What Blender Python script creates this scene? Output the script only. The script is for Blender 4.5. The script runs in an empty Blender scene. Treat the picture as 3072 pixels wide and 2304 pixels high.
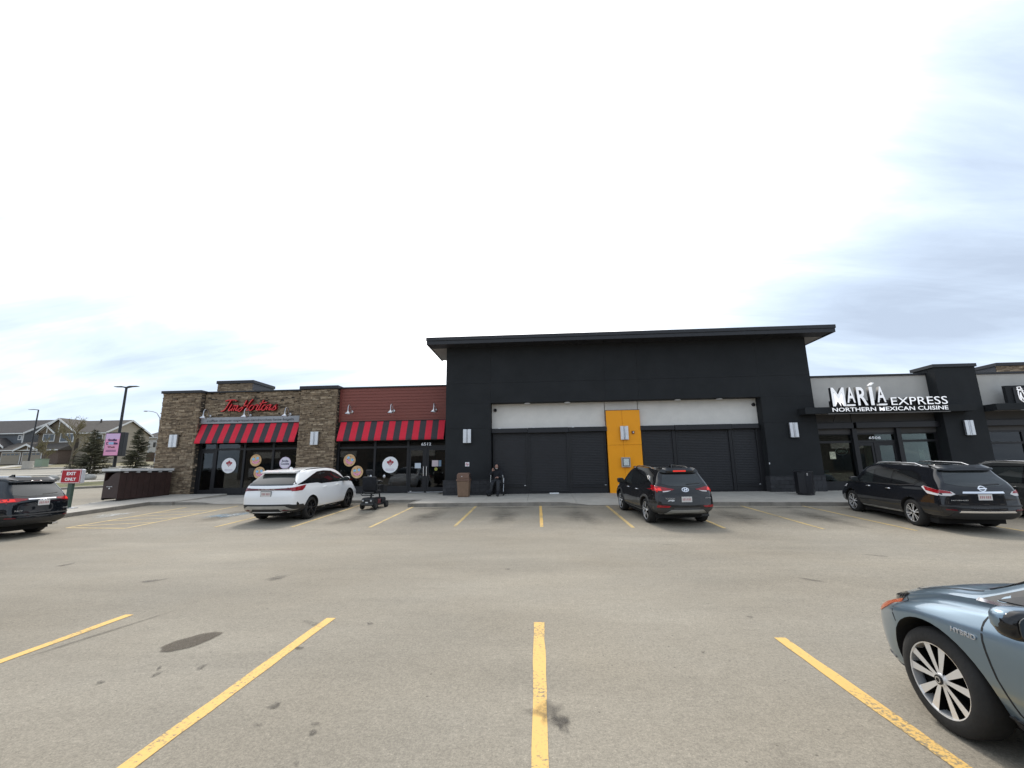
import bpy, bmesh, math, random
from mathutils import Vector, Matrix, noise
from mathutils.bvhtree import BVHTree
from mathutils.geometry import delaunay_2d_cdt
random.seed(7)
R = math.radians
scene = bpy.context.scene
col = scene.collection

# ------------------------------------------------------------------ camera
PITCH, ROLL, YAW, CAMH = 10.9425, -0.8409, 3.4281, 1.75
pi_, ro_, ya_ = R(PITCH), R(ROLL), R(YAW)
cF = Vector((-math.sin(ya_)*math.cos(pi_), math.cos(ya_)*math.cos(pi_), math.sin(pi_)))
cR = Vector((math.cos(ya_), math.sin(ya_), 0))
cU = cR.cross(cF)
cR2 = cR*math.cos(ro_)+cU*math.sin(ro_)
cU2 = -cR*math.sin(ro_)+cU*math.cos(ro_)
cam = bpy.data.cameras.new('camera')
cam.sensor_width = 36; cam.sensor_fit = 'HORIZONTAL'; cam.lens = 36*1293.96/3072
cam.clip_start = 0.05; cam.clip_end = 3000
camo = bpy.data.objects.new('camera', cam); col.objects.link(camo)
camo.matrix_world = Matrix(((cR2.x, cU2.x, -cF.x, 0), (cR2.y, cU2.y, -cF.y, 0), (cR2.z, cU2.z, -cF.z, CAMH), (0, 0, 0, 1)))
scene.camera = camo

# ------------------------------------------------------------------ sky and sun
SUN_EL, SUN_AZ = 51.0, -11.0          # azimuth measured from +Y towards +X
sd = Vector((math.sin(R(SUN_AZ))*math.cos(R(SUN_EL)), math.cos(R(SUN_AZ))*math.cos(R(SUN_EL)), math.sin(R(SUN_EL))))
world = bpy.data.worlds.new('World'); scene.world = world; world.use_nodes = True
wn, wl = world.node_tree.nodes, world.node_tree.links
wn.clear()
def WN(t, **kw):
    n = wn.new(t)
    for k, v in kw.items(): setattr(n, k, v)
    return n
def WM(op, a, b=None, c=None):
    n = WN('ShaderNodeMath', operation=op)
    for i, s in enumerate((a, b, c)):
        if s is None: continue
        if isinstance(s, (int, float)): n.inputs[i].default_value = s
        else: wl.new(s, n.inputs[i])
    return n.outputs[0]
tc = WN('ShaderNodeTexCoord')
sky = WN('ShaderNodeTexSky', sky_type='NISHITA', sun_disc=False, sun_elevation=R(SUN_EL), sun_rotation=R(SUN_AZ), altitude=600, air_density=1.0, dust_density=1.0, ozone_density=1.5)
sep = WN('ShaderNodeSeparateXYZ'); wl.new(tc.outputs['Generated'], sep.inputs[0])
den = WM('ADD', WM('MAXIMUM', sep.outputs[2], 0.0), 0.22)
cmb = WN('ShaderNodeCombineXYZ')
wl.new(WM('DIVIDE', sep.outputs[0], den), cmb.inputs[0]); wl.new(WM('DIVIDE', sep.outputs[1], den), cmb.inputs[1])
def wnoise(scale, loc, rot, sc, detail=7, rough=.55, dist=0.4):
    mp = WN('ShaderNodeMapping'); mp.inputs['Location'].default_value = loc; mp.inputs['Rotation'].default_value = (0, 0, R(rot)); mp.inputs['Scale'].default_value = sc
    wl.new(cmb.outputs[0], mp.inputs[0])
    nz = WN('ShaderNodeTexNoise'); nz.inputs['Scale'].default_value = scale; nz.inputs['Detail'].default_value = detail
    nz.inputs['Roughness'].default_value = rough; nz.inputs['Distortion'].default_value = dist
    wl.new(mp.outputs[0], nz.inputs['Vector']); return nz.outputs['Fac']
n1 = wnoise(0.9, (3.1, 1.7, 0), 38, (0.5, 1.5, 1), 8, .60, .5)      # long streaks of thin cloud
n3 = wnoise(2.3, (1.3, 6.1, 0), 24, (0.4, 1.7, 1), 9, .62, .7)      # finer wisps
n2 = wnoise(0.55, (8.3, 4.2, 0), -10, (1, 1, 1), 3, .5, .2)            # broad thick and thin places
dt = WN('ShaderNodeVectorMath', operation='DOT_PRODUCT'); wl.new(tc.outputs['Generated'], dt.inputs[0]); dt.inputs[1].default_value = sd
glow = WN('ShaderNodeMapRange', interpolation_type='SMOOTHSTEP'); wl.new(dt.outputs['Value'], glow.inputs[0])
glow.inputs[1].default_value = 0.60; glow.inputs[2].default_value = 1.0
# cloud sheet: blown out where the sun stands behind it, grey-blue streaks where it thins or thickens
m = WM('ADD', WM('ADD', WM('ADD', WM('MULTIPLY', n1, .72), WM('MULTIPLY', n3, .42)), WM('MULTIPLY', n2, 0.6)), WM('MULTIPLY', glow.outputs[0], 0.62))
m = WM('MULTIPLY', m, 0.85)
ramp = WN('ShaderNodeValToRGB'); wl.new(m, ramp.inputs[0])
e = ramp.color_ramp.elements
e[0].position = 0.58; e[0].color = (0.285, 0.335, 0.41, 1)
e[1].position = 0.99; e[1].color = (1.0, 1.0, 1.0, 1)
x = ramp.color_ramp.elements.new(0.70); x.color = (0.365, 0.43, 0.515, 1)
x = ramp.color_ramp.elements.new(0.80); x.color = (0.455, 0.52, 0.60, 1)
x = ramp.color_ramp.elements.new(0.90); x.color = (0.60, 0.645, 0.695, 1)
cloudcol = WN('ShaderNodeMix', data_type='RGBA', blend_type='MULTIPLY'); cloudcol.inputs[0].default_value = 1.0
wl.new(ramp.outputs[0], cloudcol.inputs[6]); cloudcol.inputs[7].default_value = (12.5, 12.5, 12.6, 1)
mix = WN('ShaderNodeMix', data_type='RGBA'); mix.inputs[0].default_value = 0.95
wl.new(sky.outputs[0], mix.inputs[6]); wl.new(cloudcol.outputs[2], mix.inputs[7])
bg = WN('ShaderNodeBackground'); bg.inputs['Strength'].default_value = 0.1
wl.new(mix.outputs[2], bg.inputs[0])
wo = WN('ShaderNodeOutputWorld'); wl.new(bg.outputs[0], wo.inputs[0])

sun = bpy.data.lights.new('sun', 'SUN'); sun.energy = 1.5; sun.angle = R(12); sun.color = (1.0, 0.96, 0.90); sun.specular_factor = .5
suno = bpy.data.objects.new('sun', sun); col.objects.link(suno)
suno.rotation_euler = (-sd).to_track_quat('-Z', 'Y').to_euler()
suno.location = (0, 60, 70)
scene.view_settings.view_transform = 'Standard'
scene.view_settings.look = 'None'
scene.view_settings.exposure = 0.72
scene.view_settings.gamma = 1.0
scene.view_settings.use_curve_mapping = False
scene.render.engine = 'CYCLES'
scene.cycles.max_bounces = 6

# ------------------------------------------------------------------ materials
MATS = {}
def mat(name, c=(.5, .5, .5), rough=.6, metal=0.0, spec=.5, var=0.0, vscale=3.0, bump=0.0, bscale=60.0, coat=0.0, emit=None, estr=0.0, c2=None, detail=4, stretch=None, island=0.0):
    if name in MATS: return MATS[name]
    m = bpy.data.materials.new(name); m.use_nodes = True
    n, l = m.node_tree.nodes, m.node_tree.links
    b = n['Principled BSDF']
    b.inputs['Base Color'].default_value = (*c, 1); b.inputs['Roughness'].default_value = rough
    b.inputs['Metallic'].default_value = metal; b.inputs['Specular IOR Level'].default_value = spec
    if coat: b.inputs['Coat Weight'].default_value = coat; b.inputs['Coat Roughness'].default_value = .03
    if emit: b.inputs['Emission Color'].default_value = (*emit, 1); b.inputs['Emission Strength'].default_value = estr
    if var or bump or island:
        t = n.new('ShaderNodeTexCoord'); src = t.outputs['Object']
        if stretch:
            mp = n.new('ShaderNodeMapping'); mp.inputs['Scale'].default_value = stretch; l.new(src, mp.inputs[0]); src = mp.outputs[0]
    colr = None
    if var:
        nz = n.new('ShaderNodeTexNoise'); nz.inputs['Scale'].default_value = vscale; nz.inputs['Detail'].default_value = detail; nz.inputs['Roughness'].default_value = .6
        l.new(src, nz.inputs['Vector'])
        cr = n.new('ShaderNodeValToRGB'); l.new(nz.outputs['Fac'], cr.inputs[0])
        cc = c2 or tuple(max(0, q*(1+var)) for q in c)
        cr.color_ramp.elements[0].position = .3; cr.color_ramp.elements[0].color = (*[q*(1-var) for q in c], 1)
        cr.color_ramp.elements[1].position = .72; cr.color_ramp.elements[1].color = (*cc, 1)
        colr = cr.outputs[0]; l.new(colr, b.inputs['Base Color'])
    if island:
        g = n.new('ShaderNodeNewGeometry'); oi = n.new('ShaderNodeObjectInfo')
        a = n.new('ShaderNodeMath'); a.operation = 'ADD'; l.new(g.outputs['Random Per Island'], a.inputs[0]); l.new(oi.outputs['Random'], a.inputs[1])
        fr = n.new('ShaderNodeMath'); fr.operation = 'FRACT'; l.new(a.outputs[0], fr.inputs[0])
        mr = n.new('ShaderNodeMapRange'); mr.inputs[3].default_value = 1-island; mr.inputs[4].default_value = 1+island; l.new(fr.outputs[0], mr.inputs[0])
        mx = n.new('ShaderNodeMix'); mx.data_type = 'RGBA'; mx.blend_type = 'MULTIPLY'; mx.inputs[0].default_value = 1
        if colr: l.new(colr, mx.inputs[6])
        else: mx.inputs[6].default_value = (*c, 1)
        l.new(mr.outputs[0], mx.inputs[7]); l.new(mx.outputs[2], b.inputs['Base Color'])
    if bump:
        nb = n.new('ShaderNodeTexNoise'); nb.inputs['Scale'].default_value = bscale; nb.inputs['Detail'].default_value = 5
        l.new(src, nb.inputs['Vector'])
        bp = n.new('ShaderNodeBump'); bp.inputs['Strength'].default_value = bump; bp.inputs['Distance'].default_value = .01
        l.new(nb.outputs['Fac'], bp.inputs['Height']); l.new(bp.outputs[0], b.inputs['Normal'])
    MATS[name] = m; return m

def glass_mat(name, tint=(.45, .48, .47), ior=1.5, boost=1.0):
    m = bpy.data.materials.new(name); m.use_nodes = True
    n, l = m.node_tree.nodes, m.node_tree.links; n.clear()
    tr = n.new('ShaderNodeBsdfTransparent'); tr.inputs[0].default_value = (*tint, 1)
    gl = n.new('ShaderNodeBsdfGlossy'); gl.inputs['Roughness'].default_value = .015; gl.inputs[0].default_value = (.95, .97, 1, 1)
    fr = n.new('ShaderNodeFresnel'); fr.inputs[0].default_value = ior
    mu = n.new('ShaderNodeMath'); mu.operation = 'MULTIPLY'; mu.inputs[1].default_value = boost; mu.use_clamp = True; l.new(fr.outputs[0], mu.inputs[0])
    mx = n.new('ShaderNodeMixShader'); l.new(mu.outputs[0], mx.inputs[0]); l.new(tr.outputs[0], mx.inputs[1]); l.new(gl.outputs[0], mx.inputs[2])
    o = n.new('ShaderNodeOutputMaterial'); l.new(mx.outputs[0], o.inputs[0])
    MATS[name] = m; return m

# ------------------------------------------------------------------ object helpers
def obj(name, me, m=None, parent=None, loc=None, rotz=None):
    o = bpy.data.objects.new(name, me)
    if m is not None and me is not None and hasattr(me, 'materials') and len(me.materials) == 0:
        me.materials.append(m)
    col.objects.link(o)
    if parent: o.parent = parent
    if loc is not None: o.location = loc
    if rotz is not None: o.rotation_euler = (0, 0, rotz)
    return o
def tag(o, label=None, cat=None, group=None, kind=None):
    if label: o['label'] = label
    if cat: o['category'] = cat
    if group: o['group'] = group
    if kind: o['kind'] = kind
    return o
def thing(name, label, cat, loc=(0, 0, 0), rotz=0.0, group=None):
    o = bpy.data.objects.new(name, None); col.objects.link(o)
    o.empty_display_size = .2; o.location = loc; o.rotation_euler = (0, 0, rotz)
    return tag(o, label, cat, group)
def copy_tree(o, parent=None):
    c = o.copy(); col.objects.link(c); c.parent = parent
    for ch in list(o.children): copy_tree(ch, c)
    return c

class MB:
    def __init__(s): s.v = []; s.f = []; s.mi = []; s.cur = 0
    def add(s, vs, fs):
        b = len(s.v); s.v += [tuple(p) for p in vs]
        for f in fs: s.f.append([b+i for i in f]); s.mi.append(s.cur)
        return s
    def box(s, x0, x1, y0, y1, z0, z1):
        v = [(x, y, z) for z in (z0, z1) for y in (y0, y1) for x in (x0, x1)]
        return s.add(v, [(0, 2, 3, 1), (4, 5, 7, 6), (0, 1, 5, 4), (2, 6, 7, 3), (0, 4, 6, 2), (1, 3, 7, 5)])
    def cbox(s, x0, x1, y0, y1, z0, z1, c=.01):   # box with chamfered edges
        bm = bmesh.new(); bmesh.ops.create_cube(bm, size=1)
        for q in bm.verts: q.co = Vector(((x0+x1)/2+q.co.x*(x1-x0), (y0+y1)/2+q.co.y*(y1-y0), (z0+z1)/2+q.co.z*(z1-z0)))
        bmesh.ops.bevel(bm, geom=bm.edges[:]+bm.verts[:], offset=c, segments=2, profile=.5, affect='EDGES')
        bm.verts.index_update(); s.add([q.co[:] for q in bm.verts], [[q.index for q in f.verts] for f in bm.faces]); bm.free(); return s
    def prism(s, poly, axis, a, b):
        # poly in the plane across axis: 'y' -> (x,z), 'x' -> (y,z), 'z' -> (x,y)
        def P(p, t):
            return (p[0], t, p[1]) if axis == 'y' else ((t, p[0], p[1]) if axis == 'x' else (p[0], p[1], t))
        n = len(poly); v = [P(p, a) for p in poly]+[P(p, b) for p in poly]
        fs = [tuple(range(n)), tuple(range(2*n-1, n-1, -1))]+[(i, i+n, (i+1) % n+n, (i+1) % n) for i in range(n)]
        return s.add(v, fs)
    def tube(s, pts, r, n=8, caps=True):
        pts = [Vector(p) for p in pts]; rs = r if isinstance(r, (list, tuple)) else [r]*len(pts)
        rings = []; up = None
        for i, p in enumerate(pts):
            d = (pts[min(i+1, len(pts)-1)]-pts[max(i-1, 0)]).normalized()
            if up is None: up = Vector((0, 0, 1)) if abs(d.z) < .9 else Vector((1, 0, 0))
            a = d.cross(up)
            if a.length < 1e-6: a = d.orthogonal()
            a.normalize(); bb = a.cross(d).normalized(); up = bb
            rings.append([p+(a*math.cos(2*math.pi*k/n)+bb*math.sin(2*math.pi*k/n))*rs[i] for k in range(n)])
        v = [q for rg in rings for q in rg]; fs = []
        for i in range(len(pts)-1):
            for k in range(n): fs.append((i*n+k, i*n+(k+1) % n, (i+1)*n+(k+1) % n, (i+1)*n+k))
        if caps: fs.append(tuple(range(n-1, -1, -1))); fs.append(tuple(range((len(pts)-1)*n, len(pts)*n)))
        return s.add(v, fs)
    def lathe(s, prof, n=24, axis='z', c=(0, 0, 0)):
        # prof: list of (radius, along)
        v = []
        for r, t in prof:
            for k in range(n):
                a = 2*math.pi*k/n; p, q = r*math.cos(a), r*math.sin(a)
                pt = (p, q, t) if axis == 'z' else ((t, p, q) if axis == 'x' else (p, t, q))
                v.append((pt[0]+c[0], pt[1]+c[1], pt[2]+c[2]))
        fs = [(i*n+k, i*n+(k+1) % n, (i+1)*n+(k+1) % n, (i+1)*n+k) for i in range(len(prof)-1) for k in range(n)]
        return s.add(v, fs)
    def ball(s, c, rx, ry, rz, n=12, m=8):
        v = []; fs = []
        for i in range(m+1):
            t = math.pi*i/m
            for k in range(n):
                a = 2*math.pi*k/n
                v.append((c[0]+rx*math.sin(t)*math.cos(a), c[1]+ry*math.sin(t)*math.sin(a), c[2]+rz*math.cos(t)))
        for i in range(m):
            for k in range(n): fs.append((i*n+k, (i+1)*n+k, (i+1)*n+(k+1) % n, i*n+(k+1) % n))
        return s.add(v, fs)
    def mesh(s, name, smooth=False, angle=None, mats=None):
        me = bpy.data.meshes.new(name); me.from_pydata(s.v, [], s.f)
        if any(s.mi): me.polygons.foreach_set('material_index', s.mi)
        if mats:
            for q in mats: me.materials.append(q)
        bm = bmesh.new(); bm.from_mesh(me); bmesh.ops.remove_doubles(bm, verts=bm.verts, dist=1e-6) if smooth else None
        bmesh.ops.recalc_face_normals(bm, faces=bm.faces); bm.to_mesh(me); bm.free()
        if smooth:
            me.polygons.foreach_set('use_smooth', [True]*len(me.polygons))
            me.set_sharp_from_angle(angle=R(angle or 40))
        me.update(); return me
    def build(s, name, m=None, parent=None, loc=None, rotz=None, smooth=False, angle=None, mats=None):
        return obj(name, s.mesh(name, smooth, angle, mats), None if mats else m, parent, loc, rotz)

def part_box(name, m, parent, x0, x1, y0, y1, z0, z1, ch=0):
    b = MB(); b.cbox(x0, x1, y0, y1, z0, z1, ch) if ch else b.box(x0, x1, y0, y1, z0, z1)
    return b.build(name, m, parent)

_font_probe = {}
def glyph_mesh(txt, offset=0.0, extrude=.0, bevel=0.0, shear=0.0):
    cu = bpy.data.curves.new('txt', 'FONT'); cu.body = txt; cu.extrude = extrude; cu.offset = offset; cu.bevel_depth = bevel; cu.shear = shear; cu.resolution_u = 3
    o = bpy.data.objects.new('txt', cu); me = bpy.data.meshes.new_from_object(o)
    bpy.data.objects.remove(o); bpy.data.curves.remove(cu); return me
def gx(txt, **k):
    me = glyph_mesh(txt, **k); xs = [v.co.x for v in me.vertices]; r = (min(xs), max(xs)) if xs else (0, 0)
    bpy.data.meshes.remove(me); return r
def letters(txt, x0, x1, z0, z1, y, m, parent, depth=.02, name='letter', offset=0.0, each=True, shear=0.0, flip=False, m2=None, hbody=None):
    """lettering in the plane facing -Y, fitted to the box x0..x1, z0..z1 (z1 = cap height), each letter its own mesh"""
    lo, hi = gx(txt, offset=offset, shear=shear); bar = gx('|')[1]; capme = glyph_mesh(hbody or 'H', offset=offset)
    zs = [v.co.y for v in capme.vertices]; ch, cb = max(zs), min(zs); bpy.data.meshes.remove(capme)
    sx = (x1-x0)/(hi-lo); sz = (z1-z0)/(ch-cb); out = []
    items = [(c, gx(txt[:i]+'|')[1]-bar) for i, c in enumerate(txt) if c != ' '] if each else [(txt, 0.0)]
    for c, st in items:
        me = glyph_mesh(c, offset=offset, extrude=.5, shear=shear)
        for v in me.vertices:
            X = x0+(v.co.x+st-lo)*sx; Z = z0+(v.co.y-cb)*sz; Y = y-(v.co.z*depth)-(-.5*depth if False else 0)
            v.co = (X, Y, Z)
        me.update()
        if m2:
            me.materials.append(m); me.materials.append(m2)
            for p in me.polygons: p.material_index = 0 if abs(p.normal.y) > .9 else 1
        me.update(); o = obj(name, me, None if m2 else m, parent); out.append(o)
    return out

# ground height: level by the camera, rising towards the shops, rising further to the street on the left
def zp(y):
    if y < 11: return 0.0
    if y < 13: return .042*(y-11)**2/4
    if y < 22: return .042*(y-12)
    return .42+.053*(min(y, 92)-22)
def sst(a, b, t):
    t = min(1, max(0, (t-a)/(b-a))); return t*t*(3-2*t)
def zg(x, y):
    return zp(y)-.011*max(0, min(x, 14)-1.5)*sst(6, 11, y)*(1-sst(20, 30, y))
def zsw(x, y):
    return .37+.025*(y-17.6)-.011*max(0, min(x, 14)-1.5)*(1-sst(17.6, 21.5, y))
# ------------------------------------------------------------------ ground
def ground_mat(name, base, grain=1.0, stains=True):
    m = bpy.data.materials.new(name); m.use_nodes = True
    n, l = m.node_tree.nodes, m.node_tree.links; b = n['Principled BSDF']
    b.inputs['Roughness'].default_value = .88; b.inputs['Specular IOR Level'].default_value = .25
    t = n.new('ShaderNodeTexCoord')
    def nz(scale, detail=4, rough=.6, st=None, dist=0):
        src = t.outputs['Object']
        if st:
            mp = n.new('ShaderNodeMapping'); mp.inputs['Scale'].default_value = st; l.new(src, mp.inputs[0]); src = mp.outputs[0]
        q = n.new('ShaderNodeTexNoise'); q.inputs['Scale'].default_value = scale; q.inputs['Detail'].default_value = detail; q.inputs['Roughness'].default_value = rough; q.inputs['Distortion'].default_value = dist
        l.new(src, q.inputs['Vector']); return q.outputs['Fac']
    def mr(s, a, c, lo, hi):
        q = n.new('ShaderNodeMapRange'); l.new(s, q.inputs[0]); q.inputs[1].default_value = a; q.inputs[2].default_value = c; q.inputs[3].default_value = lo; q.inputs[4].default_value = hi; return q.outputs[0]
    def mu(a, c):
        q = n.new('ShaderNodeMath'); q.operation = 'MULTIPLY'; l.new(a, q.inputs[0]); l.new(c, q.inputs[1]); return q.outputs[0]
    fac = mr(nz(.16, 5, .55, (1, 1.6, 1)), .3, .7, .80, 1.18)          # broad tonal drift
    fac = mu(fac, mr(nz(.7, 5, .65, (.35, 1.5, 1), .3), .3, .7, .91, 1.08))  # wear streaks along the lanes
    fac = mu(fac, mr(nz(7, 4, .7), .3, .7, .94, 1.06))
    g1 = nz(42, 2, .8); g2 = nz(110, 2, .8); g3 = nz(17, 3, .75)
    fac = mu(fac, mr(g1, .34, .66, 1-.16*grain, 1+.16*grain)); fac = mu(fac, mr(g2, .34, .66, 1-.18*grain, 1+.18*grain)); fac = mu(fac, mr(g3, .3, .7, 1-.09*grain, 1+.09*grain))
    vo = n.new('ShaderNodeTexVoronoi'); vo.inputs['Scale'].default_value = 24; l.new(t.outputs['Object'], vo.inputs['Vector'])
    fac = mu(fac, mr(vo.outputs['Distance'], .06, .16, 1.30, 1.0))
    vo2 = n.new('ShaderNodeTexVoronoi'); vo2.inputs['Scale'].default_value = 5.5; l.new(t.outputs['Object'], vo2.inputs['Vector'])
    fac = mu(fac, mr(vo2.outputs['Distance'], .035, .07, .55, 1.0))
    warm = n.new('ShaderNodeMix'); warm.data_type = 'RGBA'; l.new(nz(.33, 3), warm.inputs[0])
    warm.inputs[6].default_value = (*[q*w for q, w in zip(base, (.97, 1.0, 1.05))], 1); warm.inputs[7].default_value = (*[q*w for q, w in zip(base, (1.04, 1.0, .94))], 1)
    mx = n.new('ShaderNodeMix'); mx.data_type = 'RGBA'; mx.blend_type = 'MULTIPLY'; mx.inputs[0].default_value = 1
    l.new(warm.outputs[2], mx.inputs[6]); l.new(fac, mx.inputs[7]); l.new(mx.outputs[2], b.inputs['Base Color'])
    bp = n.new('ShaderNodeBump'); bp.inputs['Strength'].default_value = .5; bp.inputs['Distance'].default_value = .006
    l.new(g1, bp.inputs['Height']); l.new(bp.outputs[0], b.inputs['Normal'])
    return m
M_ASPH = ground_mat('asphalt_aged', (.257, .229, .182))
M_ROAD = ground_mat('road_asphalt', (.27, .25, .21), .6)
M_CONC = mat('concrete', (.42, .385, .33), .9, var=.14, vscale=1.7, bump=.2, bscale=90, c2=(.47, .435, .375), detail=8)
M_KERB = mat('kerb_concrete', (.26, .235, .20), .9, var=.25, vscale=2.5, bump=.3, bscale=60, detail=8)
M_GRASS = mat('dry_grass', (.115, .125, .045), .95, var=.35, vscale=1.3, bump=.4, bscale=30, c2=(.19, .17, .075), detail=8)
M_LAWN = mat('spring_lawn', (.20, .175, .09), .95, var=.3, vscale=.5, c2=(.26, .22, .13), detail=8)

def sheet(name, xs, ys, m, zfn, kind='structure', dz=0.0):
    v = [(x, y, zfn(x, y)+dz) for y in ys for x in xs]; nx = len(xs)
    f = [(j*nx+i, j*nx+i+1, (j+1)*nx+i+1, (j+1)*nx+i) for j in range(len(ys)-1) for i in range(nx-1)]
    me = bpy.data.meshes.new(name); me.from_pydata(v, [], f); me.polygons.foreach_set('use_smooth', [True]*len(f)); me.update()
    o = obj(name, me, m); return tag(o, kind=kind)
def steps(a, b, d):
    n = max(1, round((b-a)/d)); return [a+(b-a)*i/n for i in range(n+1)]
xs = [-900, -500, -300, -200]+steps(-160, -40, 8)+steps(-38, 38, 1.0)+steps(44, 140, 16)+[300, 600, 900]
ys = [-700, -300, -120, -60, -30, -15]+steps(-8, 10, 3)+steps(10.5, 31, .5)+steps(33, 95, 2)+[110, 160, 300, 600, 900]
ground = sheet('parking_lot_ground', xs, ys, M_ASPH, zg)

def yellow_mat(name, wear, c=(.67, .42, .12)):
    m = bpy.data.materials.new(name); m.use_nodes = True
    n, l = m.node_tree.nodes, m.node_tree.links; b = n['Principled BSDF']; b.inputs['Roughness'].default_value = .75
    t = n.new('ShaderNodeTexCoord')
    q = n.new('ShaderNodeTexNoise'); q.inputs['Scale'].default_value = 34; q.inputs['Detail'].default_value = 5; q.inputs['Roughness'].default_value = .7; l.new(t.outputs['Object'], q.inputs['Vector'])
    q2 = n.new('ShaderNodeTexNoise'); q2.inputs['Scale'].default_value = 1.1; q2.inputs['Detail'].default_value = 3; l.new(t.outputs['Object'], q2.inputs['Vector'])
    a = n.new('ShaderNodeMath'); a.operation = 'MULTIPLY_ADD'; l.new(q2.outputs['Fac'], a.inputs[0]); a.inputs[1].default_value = .55; l.new(q.outputs['Fac'], a.inputs[2])
    r = n.new('ShaderNodeMapRange'); l.new(a.outputs[0], r.inputs[0]); r.inputs[1].default_value = .56+wear; r.inputs[2].default_value = .70+wear
    mx = n.new('ShaderNodeMix'); mx.data_type = 'RGBA'; l.new(r.outputs[0], mx.inputs[0]); mx.inputs[6].default_value = (.20, .165, .11, 1); mx.inputs[7].default_value = (*c, 1)
    l.new(mx.outputs[2], b.inputs['Base Color']); return m
M_YEL = yellow_mat('yellow_line_paint', .03)
M_YEL2 = yellow_mat('worn_yellow_paint', .07, (.55, .39, .15))
M_YEL3 = yellow_mat('pale_hatch_paint', .04, (.60, .44, .20))
def stripe(p, q, w, m, dz=.004, wob=.006):
    """painted line from p to q on the ground, edges a little uneven"""
    p, q = Vector(p), Vector(q); d = q-p; n = max(2, int(d.length/.25)); t = Vector((-d.y, d.x)).normalized()
    v = []; f = []
    for i in range(n+1):
        c = p+d*i/n
        for s in (-1, 1):
            k = c+t*s*(w/2+random.uniform(-wob, wob)); v.append((k.x, k.y, zg(k.x, k.y)+dz))
    for i in range(n): f.append((2*i, 2*i+1, 2*i+3, 2*i+2))
    me = bpy.data.meshes.new('parking_line'); me.from_pydata(v, [], f); me.update()
    return tag(obj('parking_line', me, m), kind='structure')
# near row (stalls 2.6 m wide) and far row in front of the shops
for xa, ya in ((-5.19, 5.56), (-2.55, 5.48), (-.05, 5.38), (2.40, 4.98)): stripe((xa, ya), (xa+.02, -1.2), .112, M_YEL)
stripe((-7.8, 5.6), (-7.8, -1.2), .112, M_YEL); stripe((5.0, 5.2), (5.0, -1.2), .112, M_YEL)
for xa, y0, y1, m in ((-5.11, 13.17, 17.85, M_YEL2), (-2.56, 13.16, 17.8, M_YEL2), (.02, 13.06, 17.66, M_YEL), (2.60, 12.92, 17.6, M_YEL2), (5.10, 12.9, 17.6, M_YEL2), (7.72, 12.85, 17.7, M_YEL2), (10.0, 12.7, 17.7, M_YEL2), (12.7, 12.6, 17.7, M_YEL2), (-7.6, 13.3, 18.9, M_YEL2), (-10.12, 13.4, 18.9, M_YEL2)):
    stripe((xa, y0), (xa-.02, y1), .10, m)
# hatched no-parking zone
hz = ((-15.1, 13.45), (-12.9, 13.3))
stripe((-15.1, 13.45), (-15.2, 18.3), .09, M_YEL3); stripe((-12.95, 13.3), (-13.1, 18.6), .09, M_YEL3); stripe((-15.1, 13.45), (-12.95, 13.3), .09, M_YEL3)
for k in range(4): stripe((-15.12, 13.75+1.0*k), (-13.0, 14.4+1.0*k), .08, M_YEL3)

def blotch(name, cx, cy, rx, ry, m, rot=0, dz=.0065, n=28, ir=.12, seed=0, core=.55):
    """irregular stain lying on the asphalt, soaking out to nothing at its rim"""
    rnd = random.Random(seed); ph = [rnd.uniform(0, 6.28) for _ in range(4)]
    v = [(cx, cy, zg(cx, cy)+dz)]; f = []
    for q in (core, 1.0):
        for k in range(n):
            a = 2*math.pi*k/n; rr = q*(1+ir*(math.sin(2*a+ph[0])*.5+math.sin(3*a+ph[1])*.5+math.sin(5*a+ph[2])*.4+math.sin(9*a+ph[3])*.3))
            px, py = rx*rr*math.cos(a), ry*rr*math.sin(a); X = cx+px*math.cos(rot)-py*math.sin(rot); Y = cy+px*math.sin(rot)+py*math.cos(rot)
            v.append((X, Y, zg(X, Y)+dz))
    for k in range(n): f.append((0, 1+k, 1+(k+1) % n)); f.append((1+k, 1+n+k, 1+n+(k+1) % n, 1+(k+1) % n))
    me = bpy.data.meshes.new(name); me.from_pydata(v, [], f)
    at = me.attributes.new('fade', 'FLOAT', 'POINT'); at.data.foreach_set('value', [1.0]*(n+1)+[0.0]*n); me.update()
    return tag(obj(name, me, m), kind='structure')
def stain_mat(name, c, cov, soft, scale=6.0, rough=.7):
    m = bpy.data.materials.new(name); m.use_nodes = True
    n, l = m.node_tree.nodes, m.node_tree.links; b = n['Principled BSDF']; b.inputs['Roughness'].default_value = rough; b.inputs['Base Color'].default_value = (*c, 1); b.inputs['Specular IOR Level'].default_value = .3
    t = n.new('ShaderNodeTexCoord'); q = n.new('ShaderNodeTexNoise'); q.inputs['Scale'].default_value = scale; q.inputs['Detail'].default_value = 8; q.inputs['Roughness'].default_value = .72; l.new(t.outputs['Object'], q.inputs['Vector'])
    r = n.new('ShaderNodeMapRange'); l.new(q.outputs['Fac'], r.inputs[0]); r.inputs[1].default_value = .5-soft; r.inputs[2].default_value = .5+soft; r.inputs[3].default_value = max(0, cov-.5); r.inputs[4].default_value = min(1, cov+.35)
    at = n.new('ShaderNodeAttribute'); at.attribute_name = 'fade'; mu = n.new('ShaderNodeMath'); mu.operation = 'MULTIPLY'; l.new(r.outputs[0], mu.inputs[0]); l.new(at.outputs['Fac'], mu.inputs[1])
    l.new(mu.outputs[0], b.inputs['Alpha']); return m
M_DAMP = stain_mat('damp_patch', (.080, .062, .042), .86, .3, 40)
M_OIL = stain_mat('oil_spot', (.075, .065, .054), .50, .16, 22)
M_OILF = stain_mat('faint_oil', (.075, .065, .054), .30, .2, 26)
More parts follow.
